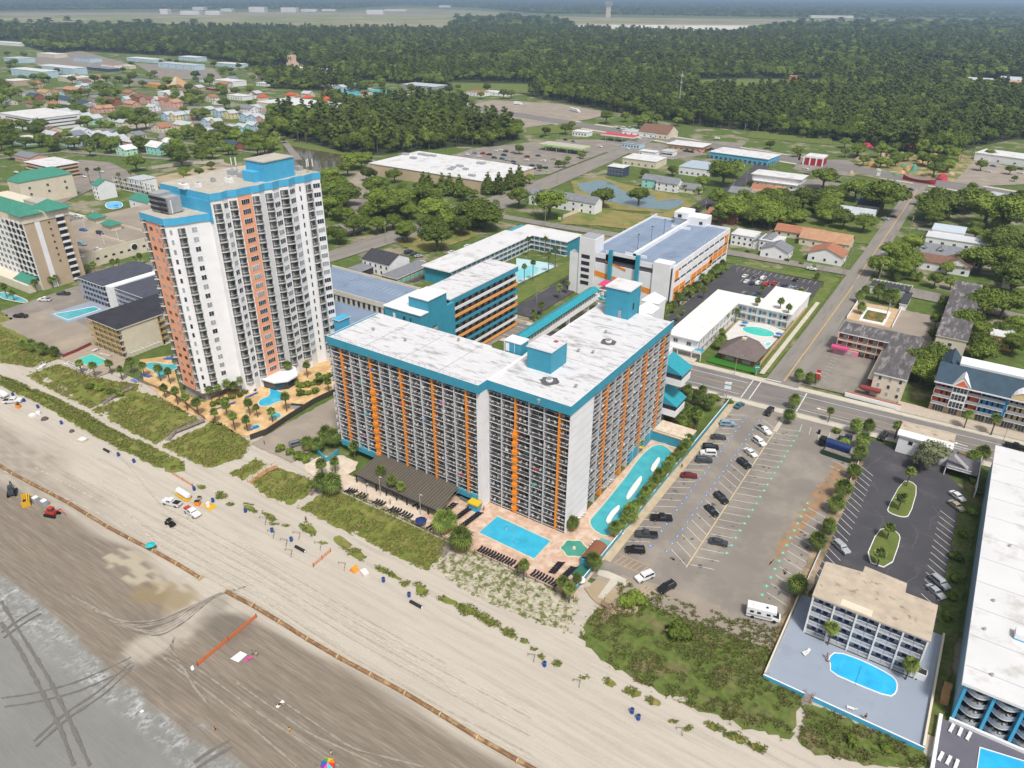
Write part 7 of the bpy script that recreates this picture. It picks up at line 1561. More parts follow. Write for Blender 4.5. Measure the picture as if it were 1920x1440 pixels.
for pts,lb_ in (([(-2.2,187),(-.7,203.5),(1.5,205),(3.6,202.5),(3.6,187.5),(2.2,185.5),(-1.2,185.5)],'far grass island with white kerb in the dark car park'),([(-3.2,162),(-2.6,176.5),(-.4,178.8),(2.2,178.2),(3.1,175.5),(2.7,162)],'near grass island with white kerb beside the sand-roofed motel')):
    r=thing('grass_island',lb_,'kerbed island',pts[0][0],pts[0][1]);q=smooth(pts,1);mb=MB();mb.prism(q,.35,.52,white);mb.build('kerb',r)
    cx,cy=sum(p[0] for p in q)/len(q),sum(p[1] for p in q)/len(q);mb=MB();mb.poly([((x-cx)*.93+cx,(y-cy)*.97+cy,.53) for x,y in q],lawnm);mb.build('turf',r);land('the '+lb_.split(' with')[0],cx,cy)
for px_,py_,lb_ in ((1689,937,'white diamond slab around the palm of the far grass island'),(1651,1037,'white diamond slab around the palm of the near grass island')):
    x,y=W(px_,py_,.6);mb=MB();mb.prism([(x-1.5,y+.3),(x,y-1),(x+1.5,y-.3),(x,y+1)],.53,.62,white);tag(mb.build('diamond_slab'),lb_,'slab')
wall('parking_kerb','long pale kerb dividing the two halves of the big car park',[(-38.5,135.5),(-38.6,216)],.35,.16,.35,M('worn_kerb',(.48,.40,.26),.9,.2,1));wall('parking_kerb','wide pale concrete strip at the inland end of the car park kerb',[(-38.6,210),(-38.6,223)],.35,.2,1.3,walkm)
# boardwalks and dune stairs
def walkway(label,pts,wd,m,z=.9,railh=1.0,px=True,name='boardwalk',slope=None,rm=None):
    pts=[W(p[0],p[1],z) for p in pts] if px else pts;r=thing(name,label,'boardwalk',pts[0][0],pts[0][1]);d=MB();rl=MB();tot=len(pts)-1
    for i,((x0,y0),(x1,y1)) in enumerate(zip(pts[:-1],pts[1:])):
        dx,dy=x1-x0,y1-y0;l=math.hypot(dx,dy);f=(x0,y0,dx/l,dy/l);d.fr=f;rl.fr=f;zz=z if slope is None else None
        za,zb=(z,z) if slope is None else slope[i:i+2];n_=max(1,int(l/.6))
        for k in range(n_):
            zc=za+(zb-za)*(k+.5)/n_;d.box(l*k/n_,l*(k+1)/n_-.03,-wd/2,wd/2,zc-.08,zc,m)
        for s_ in (-wd/2,wd/2):
            rl.poly([(0,s_-.05,za+railh),(l,s_-.05,zb+railh),(l,s_+.05,zb+railh),(0,s_+.05,za+railh)],rm or m);rl.poly([(0,s_,za+railh-.1),(l,s_,zb+railh-.1),(l,s_,zb+railh),(0,s_,za+railh)],rm or m)
            for k in range(0,n_+1,3):zc=za+(zb-za)*k/n_;rl.box(l*k/n_-.06,l*k/n_+.06,s_-.06,s_+.06,0,zc+railh,rm or m)
    d.fr=None;rl.fr=None;d.build('deck_boards',r);rl.build('railing',r);return r
wg=M('grey_weathered_wood',(.24,.20,.17),.9,.2,1.5)
walkway('new brown timber ramp from the car park path down to the beach',[(-50.9,115.6),(-50.9,108),(-51.1,100.2)],2.3,woodn,slope=(1.0,.9,.35));b_=walkway('short timber side stair branching off the brown beach ramp',[(-49.7,113.2),(-47.2,113.2),(-46.6,110)],1.4,wood,px=False,slope=(1.0,.9,.3)) if False else walkway('short timber side stair branching off the brown beach ramp',[(-49.7,113.4),(-47.4,113.2),(-47.2,109.2)],1.3,wood,px=False,slope=(1.0,.9,.35),name='side_stair')
C.objects['boardwalk'].name='boardwalk'
walkway('pale timber stair from the hotel terrace gate to the beach',[(-90.9,111),(-90.6,108.6),(-90.4,105.6)],2.2,wg,px=False,slope=(.5,.5,.2))
walkway('weathered dune walkway left of the white tower',[(192,755),(212,742),(250,724)],1.4,wg,slope=(.5,.8,.8));walkway('weathered dune walkway below the white tower terrace',[(314,823),(326,810),(383,787)],1.4,wg,slope=(.5,.9,.9))
walkway('brown timber walkway at the end of the side street',[(468,903),(500,882),(520,874)],1.6,woodn,slope=(.4,.9,.9));walkway('short timber dune stair by the cabbage palms of the terrace',[(580,925),(592,913),(602,902)],1.4,wg,slope=(.4,.7,.9));walkway('white railed dune path at far left',[(70,690),(85,680)],1.2,white,slope=(.4,.6))
walkway('small timber stair from the blue-grey deck to the dunes',[(-4.5,114.6),(-4.5,111.2)],1.6,wg,px=False,slope=(.6,.3))
# cabana at the terrace corner
cbn=thing('cabana','small red-brown curved roof cabana with teal base at the terrace corner','cabana',-58,125.5)
mb=MB();mb.box(-60,-57.2,121.8,129.6,.36,2.4,teal);mb.build('wall',cbn);mb=MB()
for k in range(8):
    a0_,a1_=math.pi*k/8,math.pi*(k+1)/8;f_=lambda a:(-58.6-1.8*math.cos(a),2.4+1.0*math.sin(a));(xa,za),(xb,zb)=f_(a0_),f_(a1_);mb.poly([(xa,122,za),(xa,129.4,za),(xb,129.4,zb),(xb,122,zb)][::-1],M('red_brown_metal_roof',(.22,.09,.05),.6,.15,1.5,stretch=(1,4,1)))
mb.build('curved_roof',cbn);mb=MB();mb.box(-60.2,-57.1,129.8,133,.36,1.2,tealroof,top=M('turquoise_platform',(.12,.36,.34),.7,.1,.5));mb.build('platform',cbn);mb=MB();mb.box(-60.2,-57.1,117.8,121.6,.36,.9,M('green_mat',(.03,.14,.10),.8,0));mb.build('green_mat',cbn)
mb=MB();mb.box(-95.4,-92.6,124.3,126.0,.36,2.4,sky_blue);r=thing('snack_kiosk','small blue kiosk with yellow roof by the white hotel column','kiosk',-94,125);mb.build('body',r);mb=MB();mb.box(-95.7,-92.3,124,126.3,2.41,2.9,M('yellow_kiosk_roof',(.62,.42,.02),.6,0));mb.build('kiosk_roof',r)
r=thing('tower_slide','yellow spiral water slide at the hotel wall','water slide',*W(1198,848));x,y=W(1198,848);mb=MB();pv=None
for k in range(26):a=k*.45;p=(x+1.1*math.cos(a),y+1.1*math.sin(a),4.2-.15*k);mb.tube(pv,p,.42,.42,6,M('yellow_slide',(.65,.45,.02),.4,0),caps=False) if pv else None;pv=p
mb.build('slide_tube',r)
# ================================================================= CARS
CW={}
def car_parts(kind):
    "local meshes: x forward"
    b,g,t,l1,l2=MB(),MB(),MB(),MB(),MB()
    L_,Wd,Hh={'sedan':(4.7,1.82,1.42),'suv':(4.85,1.95,1.78),'pickup':(5.7,2.0,1.85),'van':(5.2,2.0,2.2)}[kind]
    prof={'sedan':[(-1,.42),(-1,.62),(-.96,.70),(-.68,.74),(-.42,1.0),(.10,1.0),(.42,.70),(.92,.60),(1,.48),(1,.30)],
            'suv':[(-1,.36),(-1,.62),(-.95,.68),(-.86,.96),(-.60,1.0),(.18,1.0),(.44,.68),(.90,.60),(1,.50),(1,.28)],
            'pickup':[(-1,.34),(-1,.60),(-.99,.63),(-.24,.63),(-.20,.96),(-.12,1.0),(.22,1.0),(.44,.68),(.93,.62),(1,.52),(1,.28)],
            'van':[(-1,.3),(-1,.9),(-.97,1.0),(.35,1.0),(.66,.66),(.94,.52),(1,.44),(1,.25)]}[kind]
    body=M('car_white',(.68,.68,.69),.25,0,spec=.6);belt=.64*Hh
    def wdt(z):return Wd/2*(1 if z <= belt else 1-.20*(z-belt)/(Hh-belt))
    ring=[(x*L_/2,z*Hh) for x,z in prof]+[(L_/2*.98,.22*Hh),(-L_/2*.98,.22*Hh)];n=len(ring);k=len(b.v);a=b.mi(body)
    for s in (1,-1):
        for x,z in ring:
            w_=wdt(z)*(1-.10*max(0,abs(x)/(L_/2)-.8)*5);b.v.append((x,s*w_,z))
    for i in range(n):j=(i+1) % n;b.f.append((k+i,k+j,k+n+j,k+n+i));b.m.append(a)
    b.f.append(tuple(range(k+n-1,k-1,-1)));b.m.append(a);b.f.append(tuple(range(k+n,k+2*n)));b.m.append(a)
    P={'sedan':((-.66,-.44,.08,.40),.755),'suv':((-.90,-.84,.16,.42),.70),'pickup':((-.205,-.19,.20,.42),.70),'van':((.1,.12,.36,.62),.68)}[kind]
    (ra,rb,fa,fb),zl=P;zt=.955;o=.015
    for s in (1,-1):
        q=[((ra+.05)*L_/2,zl),((fb-.05)*L_/2,zl),((fa-.0)*L_/2,zt),((rb+.05)*L_/2,zt)];g.poly([(x,s*(wdt(z*Hh)+o),z*Hh) for x,z in (q if s < 0 else q[::-1])],glass)
        for xq in ((ra+fb)/2,):b.box(xq*L_/2-.04,xq*L_/2+.04,s*(wdt(.85*Hh)+.02)-.01,s*(wdt(.85*Hh)+.02)+.01,zl*Hh,zt*Hh,body)
    q=[(fb*L_/2+.02,zl*Hh+.03),(fa*L_/2+.05,zt*Hh+.02)];g.poly([(q[0][0],-wdt(q[0][1])*.9,q[0][1]),(q[0][0],wdt(q[0][1])*.9,q[0][1]),(q[1][0],wdt(q[1][1])*.92,q[1][1]),(q[1][0],-wdt(q[1][1])*.92,q[1][1])],glass)
    if kind != 'van':q=[(ra*L_/2-.02,(.76 if kind != 'pickup' else .67)*Hh+.02),(rb*L_/2-.05,zt*Hh+.01)];g.poly([(q[1][0],-wdt(q[1][1])*.9,q[1][1]),(q[1][0],wdt(q[1][1])*.9,q[1][1]),(q[0][0],wdt(q[0][1])*.88,q[0][1]),(q[0][0],-wdt(q[0][1])*.88,q[0][1])],glass)
    if kind== 'pickup':g.poly([(-L_/2*.96,-Wd*.42,.645*Hh),(-L_/2*.27,-Wd*.42,.645*Hh),(-L_/2*.27,Wd*.42,.645*Hh),(-L_/2*.96,Wd*.42,.645*Hh)],black)
    if kind== 'suv':
        for s in (-.62,.62):b.box(-L_*.36,L_*.06,s-.03,s+.03,Hh,Hh+.05,metal)
    wheels=[]
    for sx in (-.62,.62):
        for sy in (-1,1):mb=MB();mb.tube((sx*L_/2,sy*(Wd/2-.2),.34),(sx*L_/2,sy*(Wd/2+.02),.34),.34,.34,12,tyre);r_=MB();r_.tube((sx*L_/2,sy*(Wd/2+.0),.34),(sx*L_/2,sy*(Wd/2+.035),.34),.2,.18,8,rim);wheels.append((mb,r_))
    hl,tl=[],[]
    for sy in (-1,1):mb=MB();mb.box(L_/2-.10,L_/2+.01,sy*Wd*.36-.17,sy*Wd*.36+.17,.42*Hh,.50*Hh,chrome);hl.append(mb);mb=MB();mb.box(-L_/2-.01,-L_/2+.08,sy*Wd*.38-.12,sy*Wd*.38+.12,.46*Hh,.58*Hh,tailm);tl.append(mb)
    return b,g,wheels,hl,tl
CARP={}
COL={'white':(.68,.68,.69),'black':(.012,.012,.014),'dark grey':(.05,.055,.06),'silver':(.36,.38,.40),'dark red':(.16,.012,.016),'red':(.42,.02,.02),'navy':(.02,.03,.09),'blue':(.03,.12,.40),'pale blue':(.22,.34,.44),'teal':(.03,.14,.17),'grey':(.16,.165,.17),'tan':(.36,.32,.24),'purple':(.09,.02,.05)}
def car(kind,col,px_,py_,ang,z=.37,label=None,far=False,w=None):
    x,y=W(px_,py_,z+.5) if w is None else w
    if kind not in CARP:
        root=thing('parked_car' if kind not in ('pickup','van') else 'pickup_truck' if kind== 'pickup' else 'van','x','car' if kind not in ('pickup','van') else kind,0,0);b,g,wh,hl,tl=car_parts(kind)
        b.build('body',root,local=True);g.build('window',root,local=True)
        for a,c in wh:o=a.build('wheel',root,local=True);c.build('rim',o,local=True)
        for a in hl:a.build('headlight',root,local=True)
        for a in tl:a.build('tail_lamp',root,local=True)
        CARP[kind]=reg(root);o=root
    else:o=copy_tree(CARP[kind])
    o.location=(x,y,z);o.rotation_euler.z=math.radians(ang);o['group']='cars parked and driving in the resort' if kind not in ('pickup','van') else kind+' vehicles around the resort'
    bd=[c for c in o.children if c.name.startswith('body')];bd=bd[0] if bd else [c for c in C.objects if c.parent== o and c.name.startswith('body')][0]
    key=(kind,col)
    if key not in CW:me=bd.data.copy();me.materials[0]=M('car_'+col.replace(' ','_'),COL[col],.25,0,spec=.6);CW[key]=me
    bd.data=CW[key]
    if label:o['label']=label
    else:auto(o,{'sedan':f'{col} saloon car','suv':f'{col} SUV','pickup':f'{col} pickup truck','van':f'{col} van'}[kind],x,y)
    return o
land('the car park kerb',-38.5,170);land('the car park entrance',-45,223);land('the highway',*W(1700,352));land('the side road',-46,400);land('the dark car park',2,195)
for a in (('sedan','teal',1386,760,78),('pickup','black',1442,772,-92),('suv','pale blue',1364,795,28),('sedan','dark grey',1347,820,28),('suv','black',1332,839,28),('suv','white',1328,850,208),('suv','dark grey',1320,863,28),('sedan','dark red',1292,892,28),('pickup','black',1240,972,30),('pickup','dark grey',1212,1003,208),('suv','black',1191,1032,210),('suv','white',1209,1082,-118),('suv','black',1250,1102,-112),
 ('pickup','white',1432,807,-32),('suv','white',1423,829,-32),('sedan','white',1407,849,-32),('suv','black',1395,870,-32),('suv','black',1352,935,-34),('sedan','black',1334,958,-34),('sedan','dark grey',1347,1017,14),('suv','grey',557,832,65),('suv','silver',1577,1027,-38),('suv','silver',1762,1093,-38),('sedan','silver',1754,1110,-38),('sedan','white',1795,931,-40),('sedan','tan',1793,949,-40),('suv','black',1656,819,-95),('pickup','black',1903,838,2),
 ('sedan','black',1281,731,60),('suv','black',1300,736,60),('suv','dark grey',1330,745,60),('sedan','white',1522,504,5),('van','white',1653,480,-92),
 ('sedan','white',1397,518,85),('sedan','white',1400,528,85),('sedan','navy',1411,531,85),('suv','white',1422,531,85),('suv','white',1431,522,85),('suv','red',1436,533,85),('sedan','red',1451,531,85),('suv','navy',1470,536,85),('sedan','pale blue',1485,540,85),('suv','grey',1396,551,80),('sedan','teal',1412,553,80),('sedan','grey',1417,517,85),('sedan','black',1492,524,85),
 ('pickup','white',84,562,212),('pickup','dark grey',119,551,212),('pickup','black',39,593,30),('sedan','white',237,510,10),('suv','navy',766,473,60),('sedan','dark grey',777,476,60),('sedan','silver',785,480,60),('suv','white',790,493,80),('sedan','white',877,461,80),('sedan','white',847,473,80),('suv','pale blue',912,457,80),('sedan','purple',627,428,0),('suv','white',1078,385,80),('suv','black',1086,387,80)):car(*a)
for a in (('suv','white',147,406,10),('sedan','navy',125,414,60),('sedan','blue',156,431,10),('suv','pale blue',154,458,10),('sedan','white',150,481,10),('suv','navy',187,437,0),('sedan','white',184,467,10)):car(*a,z=6.63)
for px_,py_,c_ in ((1707,355,'navy'),(1738,361,'white'),(1682,343,'silver'),(1513,327,'black'),(1572,341,'black'),(1605,340,'grey'),(1510,316,'white'),(1862,311,'blue'),(1853,321,'white'),(1913,324,'white'),(1913,317,'black'),(1675,406,'black'),(1660,410,'silver'),(1378,295,'white'),(1191,271,'white'),(1176,279,'white'),(1227,258,'white'),(1235,256,'white'),(1285,283,'black'),(1291,284,'black'),(1297,285,'black'),(1322,282,'dark grey'),(1328,281,'black'),(1334,279,'black'),(1060,262,'black'),(1075,265,'grey'),(1015,256,'black'),(1125,275,'white'),(1188,290,'white'),(1395,298,'navy')):car('sedan',c_,px_,py_,-14,z=.43)
car('van','white',1345,260,0)
for px_,py_,c_ in ((930,283,'white'),(938,281,'white'),(945,291,'navy'),(942,298,'teal'),(927,296,'dark grey'),(962,286,'grey'),(988,294,'dark red'),(987,300,'white'),(1009,292,'navy'),(1018,302,'white'),(963,303,'navy'),(965,308,'black'),(987,314,'dark red'),(997,310,'navy'),(1000,316,'black'),(1022,315,'navy'),(898,293,'white'),(883,296,'silver'),(975,318,'silver'),(1038,299,'tan'),(948,284,'dark grey'),(905,288,'red'),(935,306,'purple'),(950,312,'white'),(1010,310,'grey'),(890,287,'pale blue'),(875,290,'white'),(917,290,'black'),(952,300,'silver')):car('sedan' if random.random() < .5 else 'suv',c_,px_,py_,random.choice((8,188))+random.uniform(-3,3))
for k in range(10):car('sedan',random.choice(('white','white','silver','navy')),1155+k*4.6,238+(k % 3)*3,70)
for px_,py_,c_ in ((180,318,'navy'),(190,322,'white'),(157,331,'white'),(113,349,'white'),(133,349,'dark grey'),(30,323,'white'),(52,316,'black')):car('sedan',c_,px_,py_,5)
# motorhome, dump container, bins
x,y=W(1431,1152,1.2);rv=thing('motorhome','white motorhome with grey stripe parked at the seaward end of the car park','motorhome',x,y,.37,math.radians(14))
mb=MB();mb.box(-3.6,1.9,-1.15,1.15,.5,3.0,white);mb.prism([(-.001,-1.1),(2.9,-1.05),(3.6,-.9),(3.6,.9),(2.9,1.05),(-.001,1.1)],.499,1.25,white);mb.poly([(3.3,-.85,1.26),(3.3,.85,1.26),(1.91,1.05,2.3),(1.91,-1.05,2.3)],glass);mb.box(1.9,2.6,-1.1,1.1,2.31,2.98,white);mb.build('body',rv,local=True)
mb=MB();[mb.box(a,a+.8,-1.18,-1.15,1.7,2.3,glass) for a in (-2.9,-1.4,.6)];mb.build('window',rv,local=True);mb=MB();mb.box(-3.6,1.8,-1.17,-1.151,.9,1.3,greyw);mb.box(-2.4,-1.6,-.4,.4,3.0,3.25,white);mb.box(.3,.8,-.25,.25,3.0,3.1,dark);mb.build('stripe',rv,local=True)
for a in (-2.2,2.4):
    for s in (-1,1):mb=MB();mb.tube((a,s*.95,.42),(a,s*1.17,.42),.42,.42,12,tyre);mb.build('wheel',rv,local=True)
def boxthing(name,label,cat,px_,py_,sx,sy,sz,m,ang=0,top=None,z=.36,lid=None,world=None):
    x,y=W(px_,py_,z+sz/2) if world is None else world;r=thing(name,label,cat,x,y,z,math.radians(ang));mb=MB()
    mb.prism([(-sx/2+.1,-sy/2),(sx/2-.1,-sy/2),(sx/2,0),(sx/2-.1,sy/2),(-sx/2+.1,sy/2),(-sx/2,0)],0,sz,m);mb.build('body',r,local=True)
    mb=MB();mb.box(-sx*.44,sx*.44,-sy*.4,sy*.4,sz,sz+(lid or .08),top or dark);mb.build('lid',r,local=True);return r
navyc=M('navy_canvas',(.015,.035,.13),.6,.1,1);dgreen=M('dark_green_steel',(.02,.05,.035),.6,.1,1)
dt=boxthing('roll_off_container','big dark green open skip filled with rubbish at the car park edge','skip',1570,853,8.5,2.5,1.6,dgreen,-4,top=M('rubbish',(.20,.17,.15),.95,.5,2))
dt=thing('dump_truck','long truck with domed navy cover beside the green skip','lorry',*W(1572,838,1.5),.36,math.radians(-4));mb=MB();n=8
for k in range(n):a0_,a1_=math.pi*k/n,math.pi*(k+1)/n;mb.poly([(-3.6,-1.25*math.cos(a0_),2+1*math.sin(a0_)),(-3.6,-1.25*math.cos(a1_),2+1*math.sin(a1_)),(3.4,-1.25*math.cos(a1_),2+1*math.sin(a1_)),(3.4,-1.25*math.cos(a0_),2+1*math.sin(a0_))][::-1],navyc)
mb.poly([(-3.6,-1.25*math.cos(math.pi*k/n),2+math.sin(math.pi*k/n)) for k in range(n+1)][::-1],navyc);mb.poly([(3.4,-1.25*math.cos(math.pi*k/n),2+math.sin(math.pi*k/n)) for k in range(n+1)],navyc);mb.box(-3.6,3.4,-1.24,1.24,.7,1.99,navyc);mb.build('cover',dt,local=True)
mb=MB();mb.box(-5.6,-3.9,-1.2,1.2,.6,2.7,black);mb.box(-5.66,-5.6,-1,1,1.6,2.4,glass);mb.build('cab',dt,local=True)
for a in (-4.8,1.4,2.6):
    for s in (-1,1):mb=MB();mb.tube((a,s*.9,.5),(a,s*1.2,.5),.5,.5,10,tyre);mb.build('wheel',dt,local=True)
boxthing('waste_bin','black waste bin standing alone left of the dump truck','bin',1536,810,.8,.8,1.3,black);boxthing('waste_bin','dark waste bin behind the dump truck, left one','bin',1577,822,1.6,1.3,1.3,dgreen);boxthing('waste_bin','blue-black waste bin behind the dump truck, right one','bin',1591,820,2.2,1.6,1.4,navyc)
boxthing('stair_enclosure','small white walled box beside the right palm of the blue-grey deck','box',1722,1262,3.0,1.8,1.6,whitew,0,z=.56);boxthing('timber_stack','stack of orange timber between the pool deck and the blue side wall','timber',1772,1305,1.6,4,.8,woodn,0,top=woodn);boxthing('timber_stack','short orange brown pallet behind the timber stack','timber',1777,1288,1.6,2,.6,wood,0,top=woodn)
boxthing('service_counter','grey-green service counter below the dark canopy end','counter',874,935,3.4,1.6,1.1,M('counter_green',(.14,.20,.19),.6,.1,1),-5);boxthing('outdoor_bar','grey barbecue bar by the dark timber fence','bar',558,762,5,1.6,1.2,greyw,25);boxthing('ac_unit','cluster of pipes and grey machines at the foot of the hotel side','machine',1241,778,3,2.4,1.6,greyw,0)
boxthing('picnic_table','grey picnic table on the office terrace','table',1806,850,2.4,1.4,.75,wood,0,z=2.8,top=wood)
# ================================================================= TERRACE AND BEACH FURNITURE
def lounger_proto(m,fm):
    r=thing('sun_lounger','x','sun lounger',0,0);mb=MB();mb.box(-.95,.35,-.27,.27,.28,.36,m);mb.build('seat',r,local=True)
    mb=MB();mb.poly([(.35,-.27,.36),(1.0,-.27,.75),(1.0,.27,.75),(.35,.27,.36)],m);mb.poly([(.35,.27,.30),(1.0,.27,.69),(1.0,-.27,.69),(.35,-.27,.30)],m);mb.poly([(1.0,-.27,.69),(1,.27,.69),(1,.27,.75),(1,-.27,.75)],m);mb.build('backrest',r,local=True)
    for a in (-.8,.3):
        for s in (-.3,.3):mb=MB();mb.box(a-.03,a+.03,s-.03,s+.03,0,.28,fm);mb.build('leg',r,local=True)
    return reg(r)
LP={'black':lounger_proto(M('black_sling',(.012,.013,.02),.7,0),black),'white':lounger_proto(M('white_sling',(.66,.66,.66),.6,0),white),'blue':lounger_proto(M('blue_sling',(.03,.12,.50),.7,0),white)}
lu=set()
def lounge(col,x,y,ang,z=.37):
    o=LP[col] if col not in lu else copy_tree(LP[col]);lu.add(col);o.location=(x,y,z);o.rotation_euler.z=math.radians(ang);o['group']=f'{col} sun loungers';auto(o,f'{col} sun lounger',x,y)
def row(col,p0,p1,n,ang,z=.37):
    a,c=W(*p0,z),W(*p1,z)
    for k in range(n):t=k/max(1,n-1);lounge(col,a[0]+(c[0]-a[0])*t,a[1]+(c[1]-a[1])*t,ang+random.uniform(-4,4),z)
for p0,p1,n in (((651,921),(665,924),4),((674,929),(685,933),3),((703,942),(718,947),4),((733,956),(748,961),4),((754,964),(769,971),4),((805,989),(811,992),2)):row('black',p0,p1,n,75)
row('black',(779,948),(789,950),2,75);row('black',(838,959),(853,946),5,10);row('black',(856,973),(882,954),8,10);row('black',(870,986),(900,963),9,10)
row('black',(900,1031),(962,1058),13,80);row('black',(970,1062),(975,1063),2,80);row('black',(1000,1076),(1044,1097),9,80);row('black',(1036,1075),(1052,1057),6,15);row('black',(1058,1083),(1076,1066),6,15)
row('white',(812,953),(825,961),5,80);row('white',(1128,916),(1146,901),6,0);row('white',(1172,868),(1178,863),2,0);row('white',(1085,972),(1093,963),3,0);row('white',(1163,1000),(1168,992),3,180);row('white',(1113,1027),(1120,1018),3,180)
row('blue',(465,745),(479,739),5,70);row('blue',(412,766),(437,757),7,70);row('blue',(311,673),(327,673),6,80);row('blue',(250,713),(257,716),3,60);row('blue',(266,704),(281,707),4,70);row('blue',(472,806),(478,803),2,70)
row('white',(125,682),(168,699),11,80);row('white',(176,659),(183,656),3,20);row('white',(191,664),(206,668),5,20)
row('white',(1783,1368),(1815,1383),3,80,.5);row('white',(1748,1414),(1792,1436),4,80,.5)
for px_,py_ in ((1511,1224),(1597,1330),(1512,1226)):lounge('white',*W(px_,py_,.57),random.uniform(0,90),.57)
def parasol(label,px_,py_,r_,h,m,z=.37,tilt=0):
    x,y=W(px_,py_,h+z);o=thing('parasol',label,'parasol',x,y,z);mb=MB();mb.tube((0,0,0),(0,0,h),.03,.03,5,metal);mb.build('pole',o,local=True);mb=MB();ms=m if isinstance(m,(list,tuple)) else [m]
    for k in range(8):a,c=k*math.pi/4,(k+1)*math.pi/4;mb.poly([(r_*math.cos(a),r_*math.sin(a),h-.45),(r_*math.cos(c),r_*math.sin(c),h-.45),(0,0,h+.05)],ms[k % len(ms)])
    mb.build('canopy',o,local=True);return o
parasol('navy parasol on the hotel terrace near the ocean fence',789,973,1.6,2.4,navyc);parasol('turquoise beach parasol standing beside the pipeline sand',281,1019,1.2,1.9,M('turquoise_cloth',(.02,.42,.44),.7,0),z=.3)
rb=[M('cloth_'+n,c,.7,0) for n,c in (('red',(.6,.03,.03)),('orange',(.65,.22,.02)),('yellow',(.68,.55,.03)),('green',(.05,.35,.08)),('blue',(.03,.12,.5)),('purple',(.2,.04,.3)),('pink',(.6,.08,.3)),('cyan',(.04,.45,.55)))]
parasol('rainbow striped beach parasol at the bottom edge',614,1430,1.3,1.9,rb,z=.15)
for i,(a,c,lb_) in enumerate(((1276,841,'white parasol beside the green kidney pool'),(1234,894,'white parasol in the middle of the river pool palms'),(1170,973,'white parasol at the seaward end of the river pool'),(1088,1084,'white parasol table set near the terrace corner palm'))):parasol(lb_,a,c,1.3,2.2,white)
for a,c,lb_ in ((1397,603,'blue parasol behind the oval pool'),(1461,624,'blue parasol right of the oval pool'),(217,384,'dark blue parasol over the lodge pool')):parasol(lb_,a,c,1.5,2.3,M('blue_cloth',(.03,.14,.42),.7,0))
# wet-sand pipeline and its machines
rust=M('rusty_pipe',(.21,.115,.055),.85,.3,.8,col2=(.36,.24,.12),thr=(.5,.62),mottle=.5);flange=M('pale_flange',(.48,.38,.22),.8,.1,1)
for (a,c,lb_,n_) in (((-330,60.3),(-132,68.1),'long rusty dredging pipe lying along the beach, left run',22),((-123.6,68.6),(-36,71.2),'long rusty dredging pipe lying along the beach, right run',10)):
    r=thing('dredge_pipe',lb_,'pipe',a[0],a[1]);
    for k in range(n_):
        p=lambda t:(a[0]+(c[0]-a[0])*t,a[1]+(c[1]-a[1])*t+.25*math.sin(t*n_*1.3));p0,p1=p(k/n_),p((k+1)/n_);mb=MB();mb.tube((p0[0],p0[1],.5),(p1[0],p1[1],.5),.42,.42,12,rust);mb.build('pipe_section',r)
        mb=MB();mb.tube((p1[0]-.12,p1[1],.5),(p1[0]+.12,p1[1],.5),.56,.56,12,flange);mb.build('flange',r)
    land('the '+lb_.split(' lying')[0].replace('long ','')+' '+lb_.split(', ')[1],(a[0]+c[0])/2 if a[0] > -200 else -170,66)
yelp=M('machine_yellow',(.62,.36,.02),.5,.08,1);redp=M('machine_red',(.45,.05,.03),.6,.1,1)
x,y=W(48,938,1);r=thing('loader_bucket','yellow loader bucket lying by the pipeline at the left edge','bucket',x,y,.1,math.radians(-25));mb=MB();mb.box(-2,2,.8,1.0,0,1.6,yelp);mb.box(-2,2,-1,.79,0,.12,yelp);mb.box(-2.1,-2.0,-1,1,0,1.7,yelp);mb.box(2.0,2.1,-1,1,0,1.7,yelp);mb.box(-2,2,-1.0,-.85,.121,.5,yelp);mb.box(-1.9,1.9,-.84,.79,.13,.16,dark);mb.build('bucket_shell',r,local=True);mb=MB();mb.box(-1.9,1.9,.3,.6,1.3,1.6,yelp);mb.build('cross_bar',r,local=True)
boxthing('machine_box','grey steel box behind the yellow bucket, left of two','box',67,937,1.5,1.5,1.6,greyw,0,top=white,z=.1);boxthing('machine_box','grey steel box behind the yellow bucket, right of two','box',83,943,1.7,1.5,1.6,greyw,0,top=white,z=.1)
def machine(name,label,px_,py_,ang,m):
    x,y=W(px_,py_,.8);r=thing(name,label,'machine',x,y,.1,math.radians(ang))
    for s in (-.9,.9):mb=MB();mb.prism([(-1.8,0),(1.8,0),(1.5,.01),(-1.5,.01)],0,.1,black) if False else mb.box(-1.7,1.7,s-.25,s+.25,0,.7,black);mb.build('track',r,local=True)
    mb=MB();mb.box(-1.5,1.0,-.64,.64,.5,1.5,m);mb.box(-.6,.8,-.6,.6,1.51,2.6,m);mb.build('body',r,local=True);mb=MB();mb.box(.81,.84,-.5,.5,1.7,2.4,glass);mb.box(-.5,.7,-.62,-.605,1.7,2.4,glass);mb.build('window',r,local=True);mb=MB();mb.tube((1.0,.3,1.2),(3.0,.3,2.4),.18,.15,6,m);mb.tube((3.0,.3,2.4),(4.0,.3,.9),.15,.12,6,m);mb.build('boom',r,local=True);return r
machine('small_excavator','red and maroon tracked machine beside the pipeline',97,962,20,redp);machine('small_excavator','dark tracked excavator with yellow arm at the left edge by the pipeline',22,922,150,M('machine_dark',(.05,.06,.07),.6,.1,1))
